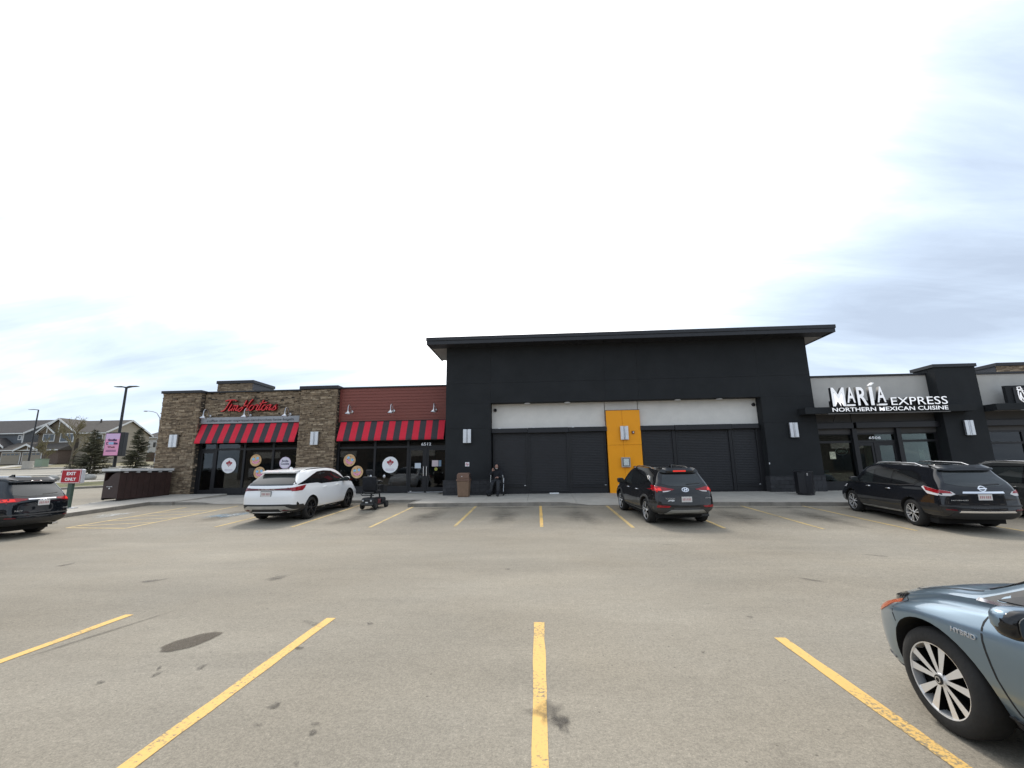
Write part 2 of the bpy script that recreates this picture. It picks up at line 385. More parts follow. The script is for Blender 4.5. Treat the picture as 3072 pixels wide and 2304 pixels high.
M_FAINT = stain_mat('faint_grime', (.09, .08, .068), .30, .16, 5)
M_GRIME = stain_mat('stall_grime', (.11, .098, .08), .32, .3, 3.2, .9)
M_WORN = stain_mat('worn_white_paint', (.55, .55, .52), .40, .12, 4)
M_WORNB = stain_mat('worn_blue_paint', (.22, .32, .40), .34, .12, 4)
blotch('damp_patch', -3.70, 4.74, .16, .31, M_DAMP, R(-22), ir=.10, seed=3, n=40, core=.9)
for i, (x, y, a, b) in enumerate(((-3.42, 4.02, .035, .06), (-3.12, 4.16, .03, .07), (-3.5, 4.13, .02, .05), (-3.78, 3.86, .03, .05), (-2.05, 3.55, .05, .05), (-2.02, 3.3, .028, .03), (-1.62, 3.33, .03, .03), (-1.58, 3.23, .035, .03), (-1.52, 2.92, .018, .02), (-2.7, 5.3, .16, .06), (-2.0, 5.3, .05, .035), (-2.45, 4.6, .05, .05), (2.4, 5.6, .03, .04), (-6.4, 7.2, .17, .12), (-4.4, 7.4, .22, .16), (-8.6, 6.4, .26, .12), (1.5, 4.6, .02, .025), (-9.3, 8.4, .2, .1), (4.1, 7.3, .2, .06), (6.5, 9.3, .25, .06), (2.9, 10.4, .2, .06), (-.6, 8.0, .05, .05))):
    blotch('oil_spot', x, y, a, b, M_OIL if i not in (9, 13, 14, 17, 18, 19, 20) else M_FAINT, R(17*i), seed=i, n=16, ir=.3)
blotch('oil_stain', .02, 3.52, .16, .15, M_OILF, 0, dz=.0085, ir=.45, seed=5); blotch('oil_stain', .11, 3.40, .055, .14, M_OIL, R(8), dz=.009, ir=.4, seed=8)
blotch('worn_parking_symbol', -16.4, 16.2, .5, .75, M_WORN, R(-20), seed=71, ir=.4); blotch('worn_parking_symbol', -11.5, 15.9, .6, .8, M_WORNB, R(-15), seed=72, ir=.4); blotch('worn_parking_symbol', -11.4, 15.95, .22, .4, M_WORN, R(-15), seed=73, ir=.4, dz=.009)
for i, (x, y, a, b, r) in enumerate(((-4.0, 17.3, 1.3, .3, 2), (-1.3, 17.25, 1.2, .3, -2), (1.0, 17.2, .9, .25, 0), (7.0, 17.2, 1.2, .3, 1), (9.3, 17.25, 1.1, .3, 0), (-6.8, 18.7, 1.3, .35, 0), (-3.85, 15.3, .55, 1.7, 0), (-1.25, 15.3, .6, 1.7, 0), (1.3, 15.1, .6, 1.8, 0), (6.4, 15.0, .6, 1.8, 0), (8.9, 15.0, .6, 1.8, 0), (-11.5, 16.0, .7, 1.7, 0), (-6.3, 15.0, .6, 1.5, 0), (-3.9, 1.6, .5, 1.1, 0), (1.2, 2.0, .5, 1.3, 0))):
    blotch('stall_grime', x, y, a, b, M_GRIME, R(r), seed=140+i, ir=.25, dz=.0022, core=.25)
blotch('tyre_scuff', -4.9, 4.95, .04, .75, M_GRIME, R(-12), seed=171, ir=.2); blotch('tyre_scuff', -7.2, 4.6, .10, .5, M_GRIME, R(-30), seed=172, ir=.3)
blotch('wet_streak', 6.75, 14.55, .45, .06, M_OIL, R(-8), seed=81, ir=.4)

# ------------------------------------------------------------------ pavement in front of the shops
def dip(x):    # dropped kerb ramps: 1 = flush with the asphalt
    a = sst(.75, 2.0, x)*(1-sst(5.2, 6.4, x)); b = sst(-15.6, -14.6, x)*(1-sst(-9.8, -8.6, x)); return max(a, b)
def kerb_y(x): return 19.25 if x < -5.2 else 17.72
def ztop(x, y):
    ky = kerb_y(x); k = dip(x)*(1-sst(ky, ky+1.5, y)); return zsw(x, y)*(1-k)+(zg(x, ky)+.012)*k
def slab_mesh(x0, x1, y0, y1, zf, gap=.006, n=3, th=.3):
    x0 += gap; x1 -= gap; y0 += gap; y1 -= gap; b = MB(); v = []; f = []
    for j in range(n+1):
        for i in range(n+1):
            x = x0+(x1-x0)*i/n; y = y0+(y1-y0)*j/n; v.append((x, y, zf(x, y)))
    k = n+1
    f = [(j*k+i, j*k+i+1, (j+1)*k+i+1, (j+1)*k+i) for j in range(n) for i in range(n)]
    ring = [i for i in range(n)]+[j*k+n for j in range(n)]+[n*k+n-i for i in range(n)]+[(n-j)*k for j in range(n)]
    low = len(v); v += [(v[i][0], v[i][1], v[i][2]-th) for i in ring]; r = len(ring)
    f += [(ring[i], low+i, low+(i+1) % r, ring[(i+1) % r]) for i in range(r)]
    b.add(v, f); return b
base_v = MB()
for (xa, xb) in ((-21.0, -5.2), (-5.2, 27.0)):
    n = 40
    for i in range(n):
        x0 = xa+(xb-xa)*i/n; x1 = xa+(xb-xa)*(i+1)/n; ky = kerb_y((x0+x1)/2)+.14
        base_v.add([(x0, ky, zg(x0, ky)-.05), (x1, ky, zg(x1, ky)-.05), (x1, 24, zsw(x1, 24)-.03), (x0, 24, zsw(x0, 24)-.03)], [(0, 1, 2, 3)])
sidewalk = tag(base_v.build('sidewalk', M_KERB), kind='structure')
jx = [-20.9, -18.9, -17.0, -15.0, -13.0, -11.0, -9.0, -7.0, -5.2, -4.35, -2.38, -.55, 1.45, 3.4, 5.35, 7.3, 9.25, 11.2, 13.15, 15.1, 17.0, 19.0, 21.0, 23.0, 25.0, 27.0]
for a, b_ in zip(jx[:-1], jx[1:]):
    ky = kerb_y((a+b_)/2)
    slab_mesh(a, b_, ky+.15, 23.6 if b_ < -4.9 else 22.2, ztop, n=5).build('paving_slab', M_CONC, sidewalk)
kx = steps(-16.6, -5.2, 1.9)
for a, b_ in list(zip(kx[:-1], kx[1:]))+list(zip(steps(-5.2, 27, 1.95)[:-1], steps(-5.2, 27, 1.95)[1:])):
    ky = kerb_y((a+b_)/2)
    slab_mesh(a, b_, ky, ky+.15, ztop, n=4, th=.35).build('kerb_stone', M_KERB, sidewalk)
for a, b_ in zip(steps(17.72, 19.25, .77)[:-1], steps(17.72, 19.25, .77)[1:]):
    slab_mesh(-5.36, -5.2, a, b_, zsw, n=2, th=.35).build('kerb_stone', M_KERB, sidewalk)
# island to the left with its kerb
isl = lambda x, y: zg(x, y)+.14
bi = MB()
isle = [(-17.85, 12.6), (-17.85, 19.3), (-16.6, 19.3), (-16.6, 22.6), (-20.6, 22.6), (-20.55, 20.0), (-19.95, 17.6), (-19.2, 14.6), (-18.7, 12.9)]
bm = bmesh.new(); vs = [bm.verts.new((x, y, 0)) for x, y in isle]; bm.faces.new(vs); bm.normal_update()
bmesh.ops.triangulate(bm, faces=bm.faces[:]); bmesh.ops.subdivide_edges(bm, edges=bm.edges[:], cuts=3, use_grid_fill=True)
for q in bm.verts: q.co.z = isl(q.co.x, q.co.y)+.002
ex = bmesh.ops.extrude_face_region(bm, geom=bm.faces[:])
for q in ex['geom']:
    if isinstance(q, bmesh.types.BMVert): q.co.z -= .3
bmesh.ops.recalc_face_normals(bm, faces=bm.faces); me = bpy.data.meshes.new('traffic_island'); bm.to_mesh(me); bm.free()
island = tag(obj('traffic_island', me, M_CONC), kind='structure')
for a, b_ in zip(steps(12.6, 19.25, 1.9)[:-1], steps(12.6, 19.25, 1.9)[1:]):
    slab_mesh(-17.85, -17.70, a, b_, lambda x, y: isl(x, y)+.004, n=3, th=.35).build('kerb_stone', M_KERB, island)
slab_mesh(-17.7, -16.6, 19.15, 19.3, lambda x, y: isl(x, y)+.004, n=3, th=.35).build('kerb_stone', M_KERB, island)

# street to the left: grass verge, road, far footway, lawns
def strip(name, near, far, m, dz, n=14, h=0.0, skirt=0.0):
    """sheet between two polylines, draped on the ground"""
    def res(pl):
        pl = [Vector(p) for p in pl]; L = [0]
        for a, b in zip(pl[:-1], pl[1:]): L.append(L[-1]+(b-a).length)
        out = []
        for i in range(n*3+1):
            t = L[-1]*i/(n*3); k = max(j for j in range(len(L)) if L[j] <= t+1e-9); k = min(k, len(pl)-2)
            out.append(pl[k].lerp(pl[k+1], (t-L[k])/(L[k+1]-L[k])))
        return out
    A, B = res(near), res(far); v = []; f = []
    for p, q in zip(A, B):
        if skirt: v.append((p.x, p.y, zg(p.x, p.y)-.02))
        for k in range(5):
            c = p.lerp(q, k/4); v.append((c.x, c.y, zg(c.x, c.y)+dz+h))
        if skirt: v.append((q.x, q.y, zg(q.x, q.y)-.02))
    w = 7 if skirt else 5
    for i in range(len(A)-1):
        for k in range(w-1): f.append((i*w+k, i*w+k+1, (i+1)*w+k+1, (i+1)*w+k))
    me = bpy.data.meshes.new(name); me.from_pydata(v, [], f); me.update(); return tag(obj(name, me, m), kind='structure')
strip('verge_kerb', [(-60, 17.5), (-34, 26.2), (-29.2, 29.5), (-28, 33)], [(-60, 17.9), (-34, 26.6), (-29.6, 29.9), (-28.4, 33.2)], M_KERB, .0, h=.13, skirt=1)
strip('grass_verge', [(-60, 17.9), (-34, 26.6), (-29.6, 29.9), (-28.4, 33.2)], [(-75, 24), (-40, 31.4), (-34.5, 33.4), (-30, 35.5)], M_GRASS, .11)
strip('verge_footway', [(-75, 24), (-40, 31.4), (-34.5, 33.4), (-30, 35.5)], [(-77, 26.4), (-41.5, 33.4), (-35.5, 35.2), (-30, 37.5)], M_CONC, .12)
strip('verge_kerb', [(-77, 26.4), (-41.5, 33.4), (-35.5, 35.2), (-30, 37.5)], [(-77.2, 26.8), (-41.7, 33.8), (-35.7, 35.6), (-30, 37.9)], M_KERB, .0, h=.13, skirt=1)
strip('street', [(-150, 20), (-77.2, 26.8), (-41.7, 33.8), (-30, 37.9), (0, 48)], [(-190, 52), (-90, 58), (-75, 61), (-50, 66), (-10, 78)], M_ROAD, .012)
strip('street_median', [(-60, 41.5), (-48, 44.5), (-38, 48)], [(-61, 43), (-49, 46.2), (-39, 49.6)], M_CONC, .0, h=.13, skirt=1)
strip('far_kerb', [(-190, 52), (-90, 58), (-75, 61), (-50, 66), (-10, 78)], [(-190, 52.6), (-90, 58.6), (-75, 61.6), (-50, 66.6), (-10, 78.6)], M_KERB, .0, h=.14, skirt=1)
strip('far_footway', [(-190, 52.6), (-90, 58.6), (-75, 61.6), (-50, 66.6), (-10, 78.6)], [(-190, 54.6), (-90, 60.6), (-75, 63.6), (-50, 68.6), (-10, 80.6)], M_CONC, .13)
strip('front_lawn', [(-190, 54.6), (-90, 60.6), (-75, 63.6), (-50, 68.6), (-10, 80.6)], [(-260, 125), (-130, 125), (-100, 125), (-60, 125), (-10, 125)], M_LAWN, .10)
for x0, x1 in ((-107.4, -102.8), (-102.3, -98.4)):
    strip('driveway', [(x0+22, 63), (x1+19, 63.8)], [(x0, 84), (x1, 84)], M_CONC, .14, n=5)
# ------------------------------------------------------------------ the shop row
M_TOW = mat('charcoal_stucco', (.021, .0225, .024), .82, var=.2, vscale=.7, detail=7, bump=.25, bscale=140, spec=.3)
M_TOWJ = mat('joint_shadow_gap', (.022, .023, .024), .9)
M_BLK = mat('black_metal', (.016, .016, .018), .45, spec=.4)
M_FASC = mat('black_fascia', (.016, .016, .019), .5, var=.15, vscale=2)
M_SOFF = mat('beige_soffit', (.30, .28, .25), .7)
M_SOFD = mat('dark_soffit', (.02, .02, .022), .7)
M_BAND = mat('pale_stucco', (.76, .725, .665), .9, var=.06, vscale=2.0, bump=.3, bscale=170)
M_BAND2 = mat('greige_stucco', (.50, .478, .44), .9, var=.06, vscale=2.0, bump=.3, bscale=170)
M_TAUPE = mat('dark_taupe_panel', (.075, .07, .066), .7, var=.1, vscale=2)
M_ORG = mat('orange_panel', (.97, .37, .003), .42, var=.03, vscale=.8, spec=.4)
M_SHUT = mat('shutter_slats', (.013, .013, .0155), .42, spec=.45, var=.12, vscale=.9)
M_CMU = mat('charcoal_block', (.042, .042, .045), .9, var=.2, vscale=5, bump=.5, bscale=45, island=.16)
def stone_mat():
    m = mat('ledge_stone', (.2, .15, .1), .92, bump=.7, bscale=26)
    n, l = m.node_tree.nodes, m.node_tree.links; b = n['Principled BSDF']
    g = n.new('ShaderNodeNewGeometry'); oi = n.new('ShaderNodeObjectInfo'); a = n.new('ShaderNodeMath'); a.operation = 'ADD'; l.new(g.outputs['Random Per Island'], a.inputs[0]); l.new(oi.outputs['Random'], a.inputs[1])
    fr = n.new('ShaderNodeMath'); fr.operation = 'FRACT'; l.new(a.outputs[0], fr.inputs[0]); cr = n.new('ShaderNodeValToRGB'); l.new(fr.outputs[0], cr.inputs[0]); el = cr.color_ramp.elements
    el[0].position = 0; el[0].color = (.14, .102, .068, 1); el[1].position = 1; el[1].color = (.39, .305, .212, 1)
    for p, c in ((.22, (.19, .14, .092)), (.55, (.245, .18, .118)), (.82, (.295, .225, .15))): q = el.new(p); q.color = (*c, 1)
    t = n.new('ShaderNodeTexCoord'); nz = n.new('ShaderNodeTexNoise'); nz.inputs['Scale'].default_value = 6; nz.inputs['Detail'].default_value = 6; l.new(g.outputs['Position'], nz.inputs['Vector'])
    mr = n.new('ShaderNodeMapRange'); l.new(nz.outputs['Fac'], mr.inputs[0]); mr.inputs[1].default_value = .3; mr.inputs[2].default_value = .7; mr.inputs[3].default_value = .7; mr.inputs[4].default_value = 1.3
    mx = n.new('ShaderNodeMix'); mx.data_type = 'RGBA'; mx.blend_type = 'MULTIPLY'; mx.inputs[0].default_value = 1; l.new(cr.outputs[0], mx.inputs[6]); l.new(mr.outputs[0], mx.inputs[7]); l.new(mx.outputs[2], b.inputs['Base Color'])
    return m
M_STONE = stone_mat()
M_MORT = mat('stone_backing', (.055, .045, .034), .95, var=.2, vscale=20)
M_SIDE = mat('red_siding', (.215, .058, .040), .62, var=.1, vscale=2.5, stretch=(.5, 1, 8))
M_SIDT = mat('red_trim', (.19, .043, .032), .6)
M_AWR = mat('awning_red', (.70, .016, .042), .75, var=.06, vscale=6)
M_AWG = mat('awning_grey', (.050, .043, .048), .8, var=.08, vscale=6)
M_GREYB = mat('grey_sign_band', (.33, .34, .36), .5, var=.04, vscale=2)
M_TXTD = mat('dark_lettering', (.055, .055, .065), .6)
M_SIGNR = mat('sign_red_face', (.78, .03, .035), .35, var=.08, vscale=4)
M_SIGNR2 = mat('sign_red_return', (.20, .004, .008), .4)
M_CHROME = mat('polished_metal', (.78, .78, .80), .16, metal=1.0)
M_LAMP = mat('lamp_aluminium', (.55, .55, .56), .28, metal=.9)
M_ALU = mat('brushed_aluminium', (.72, .73, .75), .38, metal=.85, var=.05, vscale=6)
M_WHITE = mat('white_paint', (.80, .80, .79), .5)
M_LET = mat('white_letter_face', (.85, .85, .87), .4, emit=(1, 1, 1), estr=.28)  # slight glow added so faces in shade read white
M_LETW = mat('distressed_white_face', (.80, .80, .82), .5, var=.14, vscale=7, emit=(1, 1, 1), estr=.22)  # same added glow lifts these shaded letter faces
M_GLASS = glass_mat('shop_glass', (.42, .45, .45), 1.5, 1.0)
M_GLASSG = glass_mat('green_tinted_glass', (.55, .63, .58), 1.5, 1.0)
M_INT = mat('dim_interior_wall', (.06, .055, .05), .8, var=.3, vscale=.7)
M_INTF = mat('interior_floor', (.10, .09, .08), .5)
M_ROOFM = mat('flat_roof_membrane', (.12, .12, .12), .9)

def capped(parent, x0, x1, y0, y1, z0, z1, name='coping'):
    return part_box(name, M_FASC, parent, x0, x1, y0, y1, z0, z1, .008)
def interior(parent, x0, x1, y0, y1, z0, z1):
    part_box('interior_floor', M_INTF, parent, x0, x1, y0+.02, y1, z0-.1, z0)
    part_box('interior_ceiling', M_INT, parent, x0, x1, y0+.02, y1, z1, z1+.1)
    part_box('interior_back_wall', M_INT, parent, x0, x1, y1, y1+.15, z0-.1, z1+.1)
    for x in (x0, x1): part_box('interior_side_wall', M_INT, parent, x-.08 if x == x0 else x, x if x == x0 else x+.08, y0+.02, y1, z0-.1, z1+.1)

# ---- vacant unit under the tall roof
tower = thing('shop_building', 'tall charcoal shop unit with overhanging roof, closed black shutters and orange panel', 'building', (4.3, 21.3, .45))
def TB(name, m, x0, x1, y0, y1, z0, z1, ch=0):
    o = part_box(name, m, tower, x0-4.3, x1-4.3, y0-21.3, y1-21.3, z0-.45, z1-.45, ch); return o
XL, XR = -4.63, 13.18
TB('wall_core', M_TOWJ, XL+.01, XR-.01, 21.325, 23.6, 4.95, 7.85)
TB('wall_core', M_TOWJ, XL+.01, -2.39, 21.325, 23.6, .3, 4.95); TB('wall_core', M_TOWJ, 10.77, XR-.01, 21.325, 23.6, .3, 4.95)
cx_ = [XL, -2.37, 3.35, 4.97, 10.75, XR]
for i in range(5):
    for z0, z1 in ((4.93, 5.95), (5.95, 7.86)):
        TB('wall_panel', M_TOW, cx_[i]+(.0025 if i else 0), cx_[i+1]-(.0025 if i < 4 else 0), 21.3, 21.33, z0+.004 if z0 > 5 else z0, z1-.004 if z1 < 7 else z1)
for x0, x1 in ((XL, -2.37), (10.75, XR)):
    for z0, z1 in ((1.15, 3.68), (3.68, 4.93)): TB('wall_panel', M_TOW, x0, x1, 21.3, 21.34, z0+.004, z1-.004)
TB('wall_return', M_TOW, -2.385, -2.365, 21.345, 21.8, .3, 4.93); TB('wall_return', M_TOW, 10.745, 10.765, 21.345, 21.8, .3, 4.93)
TB('recess_soffit', M_TOW, -2.36, 10.74, 21.335, 21.8, 4.925, 4.948)
for x0, x1 in ((XL-.08, -2.31), (10.69, XR+.0)):       # block plinths of the two piers
    n = 6; w = (x1-x0)/n
    for r in range(4):
        off = (r % 2)*.5; zz0 = .42+r*.183
        xsb = sorted(set([x0]+[x0+(k+off)*w for k in range(n+1) if x0 < x0+(k+off)*w < x1]+[x1]))
        for a, b in zip(xsb[:-1], xsb[1:]):
            if b-a > .03: TB('block', M_CMU, a+.004, b-.004, 21.235, 21.6, zz0+.004, zz0+.179, .006)
    TB('plinth_ledge', M_CMU, x0-.012, x1+.012, 21.22, 21.6, 1.152, 1.185)
    TB('plinth_return', M_CMU, x0+.02, x1-.02, 21.26, 21.78, .40, 1.15)
# pale band, split into three panels
for x0, x1 in ((-2.36, 3.33), (3.35, 4.97), (4.99, 10.74)): TB('stucco_band', M_BAND, x0+.006, x1-.006, 21.8, 21.95, 3.6, 4.925)
TB('back_wall', M_TOWJ, -2.37, 10.75, 21.96, 23.5, .3, 4.93)
for i, (z0, z1) in enumerate(((.455, 2.745), (2.755, 4.455))):
    for x0, x1 in ((3.355, 4.125), (4.135, 5.0)): TB('orange_panel', M_ORG, x0, x1, 21.56, 21.6, z0, z1, .004)
TB('panel_backing', mat('orange_joint', (.35, .11, .004), .7), 3.362, 4.99, 21.59, 21.95, .40, 4.44); TB('panel_cap', M_BLK, 3.34, 5.01, 21.55, 21.95, 4.458, 4.475)
def shutter(x0, x1, zlow, zhigh, y):
    n = int((zhigh-zlow)/.078); v = []; f = []; h = (zhigh-zlow)/n
    prof = []
    for k in range(n): prof += [(0.0, zlow+k*h), (-.0035, zlow+(k+.16)*h), (-.005, zlow+(k+.5)*h), (-.0035, zlow+(k+.84)*h)]
    prof.append((0, zhigh))
    for dy, z in prof: v += [(x0-4.3, y+dy-21.3, z-.45), (x1-4.3, y+dy-21.3, z-.45)]
    for k in range(len(prof)-1): f.append((2*k, 2*k+1, 2*k+3, 2*k+2))
    me = bpy.data.meshes.new('shutter_curtain'); me.from_pydata(v, [], f); me.update()
    o = obj('shutter_curtain', me, M_SHUT, tower)
    b = MB().box(x0-4.3-.005, x1-4.3+.005, y-.035-21.3, y+.01-21.3, zlow-.065-.45, zlow-.45); b.build('bottom_bar', M_BLK, o)
    return o
groups = (((-2.3, -.60, .90), (-.49, 1.43, .55), (1.53, 3.30, .88)), ((5.05, 6.58, .86), (6.69, 9.27, .53), (9.37, 10.55, .84)))
for g in groups:
    for x0, x1, zl in g:
        shutter(x0+.05, x1-.05, zl, 3.45, 21.74)
        for x in (x0, x1-.055): TB('guide_rail', M_BLK, x, x+.055, 21.68, 21.79, .46, 3.46)
        if zl > .7:
            TB('sill_panel', M_TAUPE if False else M_SHUT, x0+.02, x1-.02, 21.70, 21.79, .47, zl-.12); TB('sill_cap', M_BLK, x0, x1, 21.66, 21.79, zl-.12, zl-.07)
            TB('shutter_lock', M_ALU, x1-.16, x1-.09, 21.68, 21.70, zl-.045, zl-.01)
    x0, x1 = g[0][0]-.06, g[-1][1]+.06
    TB('shutter_box', M_SHUT, x0, g[1][0]-.06, 21.52, 21.795, 3.44, 3.665, .012); TB('shutter_box', M_SHUT, g[1][0]-.05, g[1][1]+.05, 21.50, 21.795, 3.42, 3.672, .012); TB('shutter_box', M_SHUT, g[1][1]+.06, x1, 21.52, 21.795, 3.44, 3.668, .012)
    for xm in (g[0][1]+.055, g[1][1]+.05): TB('mullion', M_BLK, xm-.05, xm+.05, 21.70, 21.795, .46, 3.44)
TB('mullion', M_BLK, 10.56, 10.74, 21.72, 21.795, .46, 3.6)
TB('door_mat', M_WHITE, .45, .9, 21.5, 21.66, .46, .52); TB('latch_plate', M_WHITE, 10.752, 10.772 if False else 10.79, 21.285, 21.3, 1.72, 1.80)
for p, nme in ((-2.0, 'label_tag'), (-.3, 'label_tag'), (1.65, 'label_tag')): TB(nme, M_WHITE, p, p+.11, 21.505 if p > -.4 else 21.515, 21.52, 3.655, 3.69)
# roof with deep overhang
TB('roof_deck', M_FASC, -5.42, 14.04, 20.44, 23.85, 7.86, 8.10)
TB('fascia', M_FASC, -5.45, 14.08, 20.395, 20.44, 7.80, 7.985, .006); TB('fascia', M_FASC, -5.475, 14.105, 20.36, 20.44, 7.99, 8.16, .006)
for x in (-5.45, 14.04): TB('fascia', M_FASC, x, x+.04, 20.45, 23.9, 7.80, 7.985, .006); TB('fascia', M_FASC, x-.025 if x < 0 else x, x+.04 if x < 0 else x+.065, 20.45, 23.9, 7.99, 8.16, .006)
for k in range(20): TB('soffit_board', M_SOFD, -5.4+k*.97, -5.4+k*.97+.955, 20.45, 21.295, 7.835, 7.858)
for k in range(8):
    y = 21.3+k*.31
    TB('soffit_board', M_SOFF, -5.405, XL-.005, y, y+.3, 7.83, 7.857); TB('soffit_board', M_SOFF, XR+.005, 14.035, y, y+.3, 7.83, 7.857)
TB('roof_membrane', M_ROOFM, XL, XR, 23.6, 40, 5.9, 6.0); TB('rear_block', M_TOW, XL+.02, XR-.02, 23.6, 40, .3, 5.9)
for x, y in ((-.53, 21.52), (1.47, 21.52), (6.88, 21.52), (8.88, 21.52)):
    o = tag(MB().lathe([(0, -.02), (.11, -.02), (.15, -.012), (.155, .01), (.11, .03), (0, .03)], 20).build('soffit_light', M_ALU, loc=(x, y, 4.895), smooth=True), 'round recessed light under the charcoal lintel, '+{-.53: 'far left of four', 1.47: 'left of the orange panel', 6.88: 'right of the orange panel', 8.88: 'far right of four'}[x], 'light', 'round lights under the lintel')
for x, lab in ((-2.18, 'small black dome camera on pale band, left end'), (10.60, 'small black dome camera on pale band, right end')):
    c = thing('security_camera', lab, 'camera', (x, 21.8, 4.62), group='dome cameras on the pale band')
    MB().lathe([(0, .0), (.085, .0), (.085, -.05), (.07, -.06)], 20, 'y').build('mount', M_BLK, c, smooth=True); MB().ball((0, -.07, 0), .06, .055, .06).build('dome', mat('camera_dome', (.008, .008, .01), .08), c, smooth=True)

# ---- coffee shop unit: stone piers, red boards
cof = thing('shop_building', 'low coffee shop unit with brown stone piers and red board siding', 'building', (-12.8, 22.95, .5))
def CB(name, m, x0, x1, y0, y1, z0, z1, ch=0): return part_box(name, m, cof, x0+12.8, x1+12.8, y0-22.95, y1-22.95, z0-.5, z1-.5, ch)
rs = random.Random(11)
def unit_stone(seed):
    r = random.Random(seed); bm = bmesh.new(); bmesh.ops.create_cube(bm, size=1)
    for v in bm.verts:
        v.co += Vector((r.uniform(-.05, .05), r.uniform(-.12, .12) if v.co.y < 0 else 0, r.uniform(-.07, .07)))
    fr = [f for f in bm.faces if f.normal.y < -.6]; bmesh.ops.poke(bm, faces=fr, offset=.12)
    bm.normal_update(); me = bpy.data.meshes.new('stone'); bm.to_mesh(me); bm.free(); me.materials.append(M_STONE); return me
STONES = [unit_stone(k) for k in range(8)]
def ledge(x0, x1, z0, z1, ox=0.0):
    out = []; z = z0
    while z < z1-.02:
        h = min(rs.choice((.045, .055, .065, .08, .095)), z1-z)
        if z1-z-h < .04: h = z1-z
        x = x0-rs.uniform(0, .15)
        while x < x1:
            w = rs.uniform(.12, .40)*(1.15 if h < .07 else .9); a, b = max(x, x0), min(x+w, x1)
            if x1-b < .08: b = x1; x = x1
            if b-a > .03:
                if h > .1 and rs.random() < .4: out += [(a, b, z, z+h*.5), (a, b, z+h*.5, z+h)]
                else: out.append((a, b, z, z+h))
            x += w
        z += h
    return out
stones = []   # (x0,x1,z0,z1,face y, turned)
for x0, x1, z0, z1, y in ((-20.97, -18.74, .48, 6.09, 22.6), (-18.74, -13.0, 4.72, 6.12, 22.95), (-12.98, -10.92, .48, 6.12, 22.6)):
    stones += [(*q, y, 0) for q in ledge(x0, x1, z0, z1)]
for xr, z0 in ((-18.74, .48), (-10.92, .48)):
    stones += [(*q, xr, 1) for q in ledge(22.62, 22.95, z0, 6.1)]
CB('stone_backing', M_MORT, -20.95, -18.76, 22.66, 23.3, .45, 6.1); CB('stone_backing', M_MORT, -12.96, -10.94, 22.66, 23.3, .45, 6.12); CB('stone_backing', M_MORT, -18.76, -12.97, 23.0, 23.3, 4.72, 6.12)
order = sorted(range(len(stones)), key=lambda i: -(stones[i][1]-stones[i][0])*(stones[i][3]-stones[i][2])/(1 if not stones[i][5] else 4))
big = set(order[:300]); rest = MB()
for i, (a, b, z0, z1, y, turned) in enumerate(stones):
    dep = rs.uniform(.035, .085); me = STONES[rs.randrange(8)]
    if not turned: cxm, cym, sx, sy, rz = (a+b)/2, y+.06-dep/2+.03, b-a-.008, dep, 0
    else: cxm, cym, sx, sy, rz = y-.06+dep/2-.03, (a+b)/2, b-a-.006, dep, math.pi/2
    M4 = Matrix.Translation((cxm+12.8, cym-22.95, (z0+z1)/2-.5)) @ Matrix.Rotation(rz, 4, 'Z') @ Matrix.Diagonal((sx, sy, z1-z0-.007, 1))
    if i in big:
        o = obj('stone', me, None, cof); o.matrix_local = M4
    else: rest.add([M4 @ v.co for v in me.vertices], [p.vertices[:] for p in me.polygons])
o = rest.build('stone_facing', M_STONE, cof); o['kind'] = 'stuff'
# copings
capped(cof, -21.04+12.8, -18.68+12.8, 22.54-22.95, .8, 6.09-.5, 6.235-.5); capped(cof, -18.67+12.8, -12.99+12.8, 22.88-22.95, .8, 6.12-.5, 6.20-.5); capped(cof, -13.05+12.8, -10.86+12.8, 22.54-22.95, .8, 6.13-.5, 6.305-.5); capped(cof, -10.85+12.8, -4.66+12.8, 22.88-22.95, .8, 6.165-.5, 6.245-.5)
# red lap boards
nb = 11
for k in range(nb):
    z0 = 4.3+k*(1.865/nb); z1 = z0+1.865/nb
    MB().prism([(22.915-22.95, z0-.5), (22.94-22.95, z1-.5+.012), (23.0-22.95, z1-.5+.012), (23.0-22.95, z0-.5)], 'x', -10.80+12.8, -4.72+12.8).build('siding_board', M_SIDE, cof)
CB('corner_trim', M_SIDT, -10.90, -10.79, 22.90, 23.0, 4.3, 6.16); CB('corner_trim', M_SIDT, -4.73, -4.635, 22.90, 23.0, .5, 6.16)
CB('wall_core', M_MORT, -10.93, -4.66, 23.005, 23.3, 3.25, 6.16); CB('wall_core', M_MORT, -18.76, -12.97, 23.02, 23.3, 3.28, 4.72)
CB('side_wall', M_MORT, -20.95, -20.75, 23.3, 40, .3, 6.0); CB('roof_membrane', M_ROOFM, -20.95, -4.66, 23.3, 40, 5.85, 5.95); CB('rear_block', M_MORT, -20.75, -4.66, 29.2, 40, .3, 5.85)
interior(cof, -20.6+12.8, -4.9+12.8, 23.3-22.95, 6.0, .05, 3.0)
